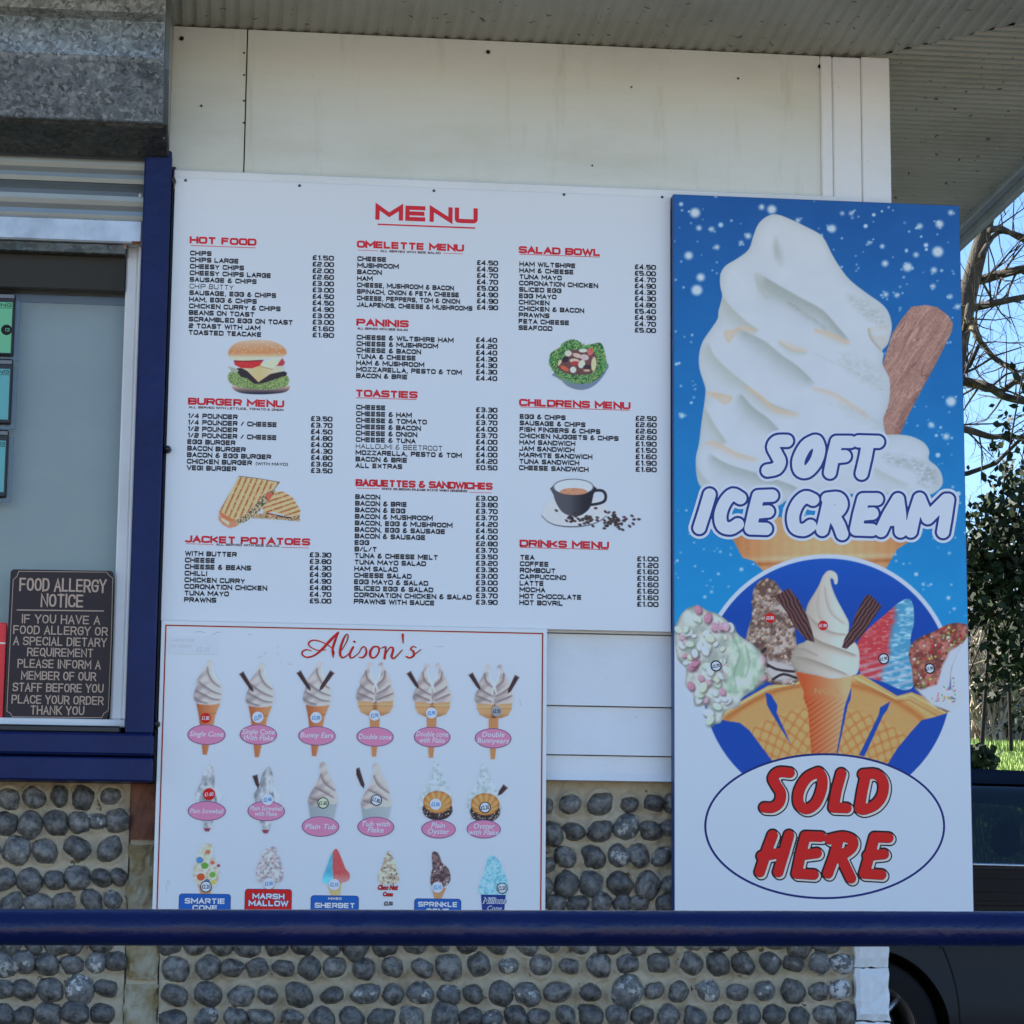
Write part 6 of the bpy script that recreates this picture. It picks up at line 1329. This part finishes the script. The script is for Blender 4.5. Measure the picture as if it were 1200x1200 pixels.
for x in (-1.75, 2.45):
    p = rl(x); MB().tube([(p[0], p[1], 0), (p[0], p[1], p[2]-rr_*.6)], .021, 20).build('post', M['blue_rail'], hr, True); MB().tube([(p[0], p[1], 0.0005), (p[0], p[1], .012)], .05, 20).build('foot_plate', M['blue_rail'], hr)

# ================================================================== PARKED CAR
YCAR = 5.2; GZ = .03; WR, RW = (2.86, 5.42), .335
car = thing('parked_car', 'dark navy hatchback parked beyond the corner of the kiosk, seen past the ice cream sign', 'car', (4.2, YCAR+.86, GZ))
PROF = [(2.07, .28), (2.04, .45), (2.03, .72), (2.06, .98), (2.14, 1.12), (2.24, 1.32), (2.36, 1.47), (2.55, 1.535), (3.0, 1.565), (3.5, 1.568), (4.0, 1.545), (4.25, 1.50), (4.6, 1.30), (4.92, 1.115), (5.3, 1.06), (5.8, .98), (6.1, .86), (6.24, .68), (6.27, .45), (6.22, .28)]
prs = smooth(np.array(PROF), 4, False)
def hw(x, z):
    z = np.asarray(z, float); x = np.asarray(x, float)
    e = np.clip(1-np.abs((x-4.15)/2.2)**6*.16, .5, 1)
    return .86*e*(1-.05*np.clip((.55-z)/.4, 0, 1)**2)-np.clip(z-1.12, 0, 1)*.42-.012*np.cos((z-.8)*6)-.03*np.clip((z-1.46)/.1, 0, 1)**2
cy_ = YCAR+.86
WIN = [[(2.42, 1.135), (2.50, 1.44), (2.62, 1.475), (2.76, 1.48), (2.80, 1.135)], [(2.85, 1.13), (2.83, 1.485), (3.3, 1.50), (3.70, 1.495), (3.72, 1.12)], [(3.80, 1.12), (3.78, 1.49), (4.05, 1.475), (4.28, 1.40), (4.72, 1.13), (4.70, 1.11)]]
Xg, Zg = np.meshgrid(np.arange(2.0, 6.31, .02), np.arange(.24, 1.6, .02))
full = np.concatenate([prs, [[6.0, .26], [2.3, .26]]])
fb = sd_poly(Xg, Zg, full)
for wx in WR: fb = np.maximum(fb, .372-np.hypot(Xg-wx, Zg-(GZ+RW)))
wins = np.minimum.reduce([sd_poly(Xg, Zg, np.array(w_)) for w_ in WIN])
fpan = np.maximum(fb, -wins)
for nm, f_, m_, off in (('body_side', fpan, 'car_paint', 0), ('side_window', np.maximum(fb, wins-.012), 'car_glass', -.012)):
    V2, F2 = march(Xg, Zg, f_)
    for s_ in (-1, 1):
        V3 = np.stack([V2[:, 0], cy_+s_*(hw(V2[:, 0], V2[:, 1])+off), V2[:, 1]], -1); put(nm, V3, F2, M[m_], car, True)
n = len(prs); V = []; F = []
for p in prs:
    h_ = float(hw(*p)); V += [(p[0], cy_-h_+t*2*h_, p[1]+.02*(1-(2*t-1)**2)) for t in np.linspace(0, 1, 9)]
glass_i = set(i for i in range(n-1) if (4.27 < prs[i][0] < 4.86 and prs[i][1] > 1.1) or (2.14 < prs[i][0] < 2.33 and 1.14 < prs[i][1] < 1.45))
put('body_top', V, [(i*9+j, i*9+j+1, (i+1)*9+j+1, (i+1)*9+j) for i in range(n-1) for j in range(8) if i not in glass_i or j in (0, 7)], M['car_paint'], car, True)
put('windscreen', V, [(i*9+j, i*9+j+1, (i+1)*9+j+1, (i+1)*9+j) for i in glass_i for j in range(1, 7)], M['car_glass'], car, True)
MB().box((2.2, cy_-.80, .22), (6.1, cy_+.80, .40)).build('underbody', M['car_trim'], car)
for s_ in (-1, 1):
    def on(x, z, o=.004): return (x, cy_+s_*(float(hw(x, z))+o), z)
    MB().tube([on(x, z, .002) for x, z in ((2.78, 1.125), (3.2, 1.122), (3.75, 1.115), (4.3, 1.11), (4.75, 1.105))], .007, 6).build('waist_strip', M['chrome'], car, True)
    for pts in ([(3.76, 1.5), (3.76, 1.1), (3.74, .8), (3.74, .36)], [(2.80, 1.49), (2.80, 1.13), (3.02, 1.0), (3.18, .80), (3.26, .58), (3.28, .34)], [(4.74, 1.1), (4.80, .8), (4.80, .36)]):
        MB().tube([on(x, z, .0005) for x, z in smooth(np.array(pts), 4, False)], .004, 5).build('door_gap', M['car_trim'], car, True)
    for x in (3.0, 3.98): MB().box((x-.10, cy_+s_*.862-.02, .99), (x+.06, cy_+s_*.862+.02, 1.02), .008).build('door_handle', M['car_paint'], car)
    MB().tube([on(x, .30, -.02) for x in (3.2, 3.9, 4.6, 5.05)], .03, 8).build('sill_trim', M['car_trim'], car, True)
    for x in WR:
        y0 = cy_+s_*.74; yo = s_*.095
        prof_ = [(0.20, -.09), (.27, -.10), (.315, -.095), (.333, -.06), (.335, 0), (.333, .06), (.315, .095), (.27, .10), (.222, .095)]
        nn = 40; V = []; F = []
        for r, o in prof_: V += [(x+r*math.cos(2*math.pi*k/nn), y0+s_*o, GZ+RW+r*math.sin(2*math.pi*k/nn)) for k in range(nn)]
        F = [(i*nn+k, i*nn+(k+1) % nn, (i+1)*nn+(k+1) % nn, (i+1)*nn+k) for i in range(len(prof_)-1) for k in range(nn)]
        wh = put('wheel', V, F, M['tyre'], car, True)
        mb = MB(); rp = [(.228, .098), (.222, .085), (.205, .07), (.20, -.05)]
        V = []
        for r, o in rp: V += [(x+r*math.cos(2*math.pi*k/nn), y0+s_*o, GZ+RW+r*math.sin(2*math.pi*k/nn)) for k in range(nn)]
        mb.add(V, [(i*nn+k, i*nn+(k+1) % nn, (i+1)*nn+(k+1) % nn, (i+1)*nn+k) for i in range(3) for k in range(nn)])
        for k in range(10):
            a = k*2*math.pi/10+(.09 if k % 2 else -.09)*2; mb.tube([(x+.03*math.cos(a), y0+s_*.075, GZ+RW+.03*math.sin(a)), (x+.21*math.cos(a), y0+s_*.07, GZ+RW+.21*math.sin(a))], [.018, .013], 6)
        mb.tube([(x, y0+s_*.03, GZ+RW), (x, y0+s_*.088, GZ+RW)], .045, 16)
        o = mb.build('rim', M['alloy'], None, True); o.parent = wh; o.location = -base(wh) if False else (0, 0, 0)
        o.location = Vector((0, 0, 0))-Vector(base(wh))
        MB().tube([(x, y0-s_*.02, GZ+RW), (x, y0+s_*.012, GZ+RW)], .15, 20).build('brake_disc', M['car_trim'], car)
        V = []; na = 24
        for t in range(na+1):
            a = math.pi*t/na; V += [(x+.374*math.cos(a), y0+s_*.115, GZ+RW+.374*math.sin(a)), (x+.374*math.cos(a), y0-s_*.25, GZ+RW+.374*math.sin(a))]
        put('arch_liner', V, [(2*i, 2*i+1, 2*i+3, 2*i+2) for i in range(na)], M['car_trim'], car, True)
    MB().box((6.0, cy_+s_*.50, .66), (6.2, cy_+s_*.76, .80), .02).build('headlight', M['head_lamp'], car)
    MB().box((2.035, cy_+s_*.58, .85), (2.12, cy_+s_*.80, 1.08), .02).build('tail_light', M['tail_lamp'], car)
for x in (3.0, 4.0):
    for s_ in (-1, 1):
        yy = cy_+s_*.36
        MB().box((x-.02, yy-.24, .48), (x+.48, yy+.24, .62), .05).build('seat', M['seat_cloth'], car)
        MB().add(*[q for q in (lambda b: (b.V, b.F))(MB().box((x-.16, yy-.24, .60), (x-.02, yy+.24, 1.16), .05))]).build('seat_back', M['seat_cloth'], car)
        MB().box((x-.17, yy-.12, 1.20), (x-.07, yy+.12, 1.38), .04).build('head_rest', M['seat_cloth'], car)
MB().tube([(4.50+.05*math.cos(t)*0-.08*math.sin(t)*.3, cy_+.36+.18*math.cos(t), 1.0+.17*math.sin(t)) for t in np.linspace(0, 2*math.pi, 20)], .015, 8).build('steering_wheel', M['car_trim'], car, True)
MB().box((4.55, cy_-.7, .7), (4.9, cy_+.7, 1.05), .05).build('dashboard', M['car_trim'], car)

# ================================================================== TREES AND UNDERGROWTH
def branch(mb, p, d, L, r, dep, R_, n0=6, droop=-.02, kids=(1, 3), spread=.75):
    k = max(3, int(L/.22)); pts = [p.copy()]; rad = [r]; d = d.normalized()
    for i in range(k):
        d = (d+Vector((R_.gauss(0, .24), R_.gauss(0, .2), R_.gauss(0, .22)-droop))).normalized(); p = p+d*(L/k); pts.append(p.copy()); rad.append(r*(1-.62*(i+1)/k))
    mb.tube(pts, rad, n0 if dep > 1 else (4 if dep == 1 else 3), cap=False)
    if dep <= 0: return
    for _ in range(R_.randint(*kids)+(1 if dep == 1 else 0)):
        i = R_.randint(max(1, k//3), k); q = pts[i]; ax = Vector((R_.gauss(0, 1), R_.gauss(0, 1), R_.gauss(0, 1))).normalized()
        nd_ = (d+ax*spread*R_.uniform(.7, 1.4)).normalized(); branch(mb, q, nd_, L*R_.uniform(.45, .75), rad[i]*R_.uniform(.45, .72), dep-1, R_, n0, droop, kids, spread)
def V3(px, py, Y): return Vector(at(px, py, Y))
YT = 12.0
bt = thing('bare_tree', 'large leafless tree with sunlit crooked limbs behind the eaves on the right', 'tree', (5.4, YT, 1.85))
R_ = random.Random(21)
tk = [V3(1085, 870, YT), V3(1088, 700, YT), V3(1098, 560, YT), V3(1112, 450, YT), V3(1134, 345, YT), V3(1152, 275, YT), V3(1172, 190, YT), V3(1190, 60, YT), V3(1200, -80, YT)]
tk[0].z = 1.6
MB().tube(tk, [.13, .12, .105, .09, .072, .058, .05, .04, .03], 12).build('trunk', M['bark'], bt, True)
limbs = [([(1118, 336), (1150, 328), (1175, 321), (1215, 312), (1290, 300)], [.05, .045, .042, .034, .02]),
         ([(1110, 368), (1145, 360), (1180, 352), (1230, 342)], [.042, .036, .03, .02]),
         ([(1118, 365), (1140, 385), (1150, 402), (1168, 422), (1188, 434), (1198, 452), (1212, 480), (1222, 520)], [.034, .03, .026, .024, .022, .02, .018, .012]),
         ([(1095, 440), (1135, 448), (1160, 454), (1176, 464), (1200, 470), (1240, 474)], [.05, .044, .04, .036, .034, .02]),
         ([(1172, 460), (1186, 450), (1206, 436), (1240, 410)], [.028, .026, .02, .014]),
         ([(1090, 500), (1130, 503), (1162, 512), (1185, 510), (1215, 522)], [.04, .034, .026, .02, .014]),
         ([(1160, 270), (1175, 268), (1200, 282), (1235, 290)], [.03, .026, .02, .012]), ([(1150, 300), (1170, 272), (1205, 278)], [.03, .022, .016]),
         ([(1138, 345), (1132, 375), (1128, 400), (1135, 430)], [.03, .022, .018, .01]),
         ([(1180, 150), (1230, 90), (1290, 60)], [.05, .035, .02]), ([(1165, 220), (1120, 120), (1090, 20)], [.05, .03, .02]), ([(1090, 560), (1040, 420), (980, 300)], [.06, .04, .02]), ([(1098, 480), (1040, 330), (1020, 180)], [.05, .03, .02])]
for pts, rad in limbs:
    mb = MB(); P3 = [V3(a, b, YT+random.uniform(-.25, .25)) for a, b in pts]; q = [Vector(v) for v in smooth(np.array([list(v) for v in P3]), 4, False)]
    rr2 = np.interp(np.linspace(0, 1, len(q)), np.linspace(0, 1, len(rad)), rad)*.85; mb.tube(q, list(rr2), 7)
    for i in range(2, len(q), 2):
        d = (q[min(i+1, len(q)-1)]-q[i-1]).normalized()
        for _ in range(2):
            ax = Vector((R_.gauss(0, 1), R_.gauss(0, 1), R_.gauss(.3, 1))).normalized(); branch(mb, q[i], d*.5+ax*.8, R_.uniform(.25, .7), rr2[i]*.30, 2, R_, 5, droop=-.02)
    mb.build('limb', M['bark'], bt, True)
mb = MB()
for _ in range(6):
    i = R_.randint(2, 7); branch(mb, tk[i], Vector((R_.gauss(0, 1), R_.gauss(0, 1), R_.uniform(.1, 1))), R_.uniform(.9, 1.8), .022, 3, R_, 5)
mb.build('twigs', M['twig'], bt, True)
# ivy-clad tree: dark leaves in loose clumps with gaps
iv = thing('ivy_clad_tree', 'small dark tree smothered in glossy ivy leaves beside the blue sign', 'tree', (5.9, 11.2, 1.85))
R_ = random.Random(5); stems = []; mb = MB()
for (pts, r) in (([(1150, 880), (1158, 760), (1165, 650), (1180, 540), (1200, 430)], .05), ([(1185, 880), (1180, 740), (1190, 620), (1210, 520)], .045), ([(1142, 700), (1158, 640), (1175, 590)], .02), ([(1135, 790), (1160, 730), (1200, 690)], .02), ([(1140, 745), (1165, 700), (1192, 655), (1215, 600)], .022), ([(1230, 860), (1220, 700), (1225, 560)], .05)):
    P3 = [V3(a, b, 11.2+R_.uniform(-.2, .2)) for a, b in pts]; r *= .3
    mb.tube(P3, [r*(1-.7*i/(len(P3)-1)) for i in range(len(P3))], 6); stems += P3
    for q in P3[1:]: branch(mb, q, Vector((R_.gauss(0, 1), R_.gauss(0, .6), R_.uniform(-.2, 1))), R_.uniform(.3, .7), r*.35, 2, R_, 4)
mb.build('stem', M['twig'], iv, True)
V = []; F = []
def leafclump(px, py, Y, n, sp, size):
    c0_ = V3(px, py, Y)
    for _ in range(int(n*2.6)):
        c_ = c0_+Vector((R_.gauss(0, sp), R_.gauss(0, sp*1.2), R_.gauss(0, sp*.8))); s_ = size*R_.uniform(.6, 1.3)
        u = Vector((R_.gauss(0, 1), R_.gauss(0, 1), R_.gauss(0, 1))).normalized(); w_ = u.orthogonal().normalized(); w_ = (w_*math.cos(R_.uniform(0, 6))+u.cross(w_)*math.sin(R_.uniform(0, 6))).normalized()
        n_ = len(V); V.extend([tuple(c_-u*s_), tuple(c_-u*s_*.2+w_*s_*.62), tuple(c_+u*s_*.35+w_*s_*.42), tuple(c_+u*s_), tuple(c_+u*s_*.35-w_*s_*.42), tuple(c_-u*s_*.2-w_*s_*.62)]); F.append(tuple(range(n_, n_+6)))
for (x, y, n, sp) in ((1190, 585, 40, .10), (1180, 555, 22, .08), (1200, 560, 30, .1), (1165, 620, 70, .10), (1190, 630, 90, .12), (1150, 640, 50, .08), (1145, 670, 60, .08), (1175, 665, 110, .12), (1200, 680, 100, .12), (1150, 700, 50, .09), (1165, 690, 60, .10), (1195, 720, 80, .12), (1140, 655, 40, .06), (1208, 640, 80, .12), (1185, 760, 60, .08), (1200, 770, 70, .09), (1178, 790, 25, .06), (1205, 800, 40, .08), (1195, 745, 50, .1), (1150, 725, 18, .06), (1172, 520, 8, .06), (1195, 500, 8, .08), (1192, 840, 14, .06), (1220, 720, 140, .2), (1228, 600, 120, .2), (1235, 500, 90, .2), (1150, 800, 8, .05), (1165, 815, 8, .05), (1120, 660, 60, .12), (1110, 720, 50, .12), (1155, 596, 24, .07)):
    leafclump(x, y, 11.2+R_.uniform(-.3, .3), n, sp, .036)
put('ivy_leaves', V, F, M['ivy_leaf'], iv, kind='stuff')
# low dark plant on the bank
pl = thing('low_plant', 'low dark leafy plant at the foot of the grass bank just above the car roof', 'plant', (4.6, 9.6, .3)); V = []; F = []
for (x, y, n) in ((1144, 888, 30), (1150, 884, 18), (1138, 895, 50), (1156, 891, 18)): leafclump(x, y, 9.8, n, .035, .04)
put('leaf_clump', V, F, M['ivy_leaf'], pl, kind='stuff')
mb = MB(); b0 = V3(1150, 905, 9.8)
for (x, y) in ((1158, 870), (1168, 884), (1142, 872), (1178, 879)): mb.tube([b0, V3((1150+x)/2, (900+y)/2-3, 9.8), V3(x, y, 9.8)], [.008, .006, .003], 4)
mb.build('stem', M['stem'], pl)
# thicket behind the bank: many thin bare stems
R_ = random.Random(31); mb = MB()
for k in range(900):
    Y = R_.uniform(21, 27); x = R_.uniform(3.5, 17) if k > 780 else at(R_.uniform(1125, 1215), 870, Y)[0]; z0 = 2.75+R_.uniform(-.1, .1)
    mb_d = Vector((R_.gauss(0, .18), R_.gauss(0, .12), 1)); branch(mb, Vector((x, Y, z0)), mb_d, R_.uniform(1.0, 2.4), R_.uniform(.012, .035), 1, R_, 4, droop=-.0, kids=(3, 5), spread=.55)
o = mb.build('thicket', M['stem'], None, False, kind='stuff')
fm = mat('far_wood', (.20, .17, .14), .95); noisecol(fm, [(.3, (.09, .08, .06)), (.5, (.22, .19, .15)), (.7, (.40, .37, .33))], 2.2, 9, (1, 1, .5)); mb = MB()
for k in range(900):
    Y = R_.uniform(34, 44); x = R_.uniform(-10, 50); s_ = R_.uniform(.5, 1.3); c0_ = Vector((x, Y, 3.0+abs(R_.gauss(0, 1.3))))
    for _ in range(4):
        u = Vector((R_.gauss(0, 1), R_.gauss(0, 1), R_.gauss(0, 1))).normalized()*s_; w_ = u.orthogonal().normalized()*s_*.35; q = c0_+Vector((R_.gauss(0, .8), R_.gauss(0, .6), R_.gauss(0, .6))); mb.add([q-u, q+w_, q+u, q-w_], [(0, 1, 2, 3)])
mb.build('far_wood', fm, None, kind='stuff')
# grass blades on the bank
V = []; F = []; n = 15000
Yb = RNG.uniform(9.2, 21, n); pxs = RNG.uniform(1120, 1215, n); 
xb = CAM[0]+(Yb-CAM[1])*np.tan(YAW+np.arctan((pxs-600)/FOC)); zb_ = bank(xb, Yb); hb = RNG.uniform(.04, .11, n)*np.where(Yb > 19, 1.8, 1); a_ = RNG.uniform(0, 6.28, n); lx = RNG.normal(0, .03, n)
wv = .006+.0006*Yb
V = np.stack([np.stack([xb-np.cos(a_)*wv, Yb-np.sin(a_)*wv, zb_-.01], -1), np.stack([xb+np.cos(a_)*wv, Yb+np.sin(a_)*wv, zb_-.01], -1), np.stack([xb+lx, Yb+lx, zb_+hb], -1)], 1).reshape(-1, 3)
put('grass_tufts', V, np.arange(3*n).reshape(n, 3), M['blade'], None, kind='stuff')
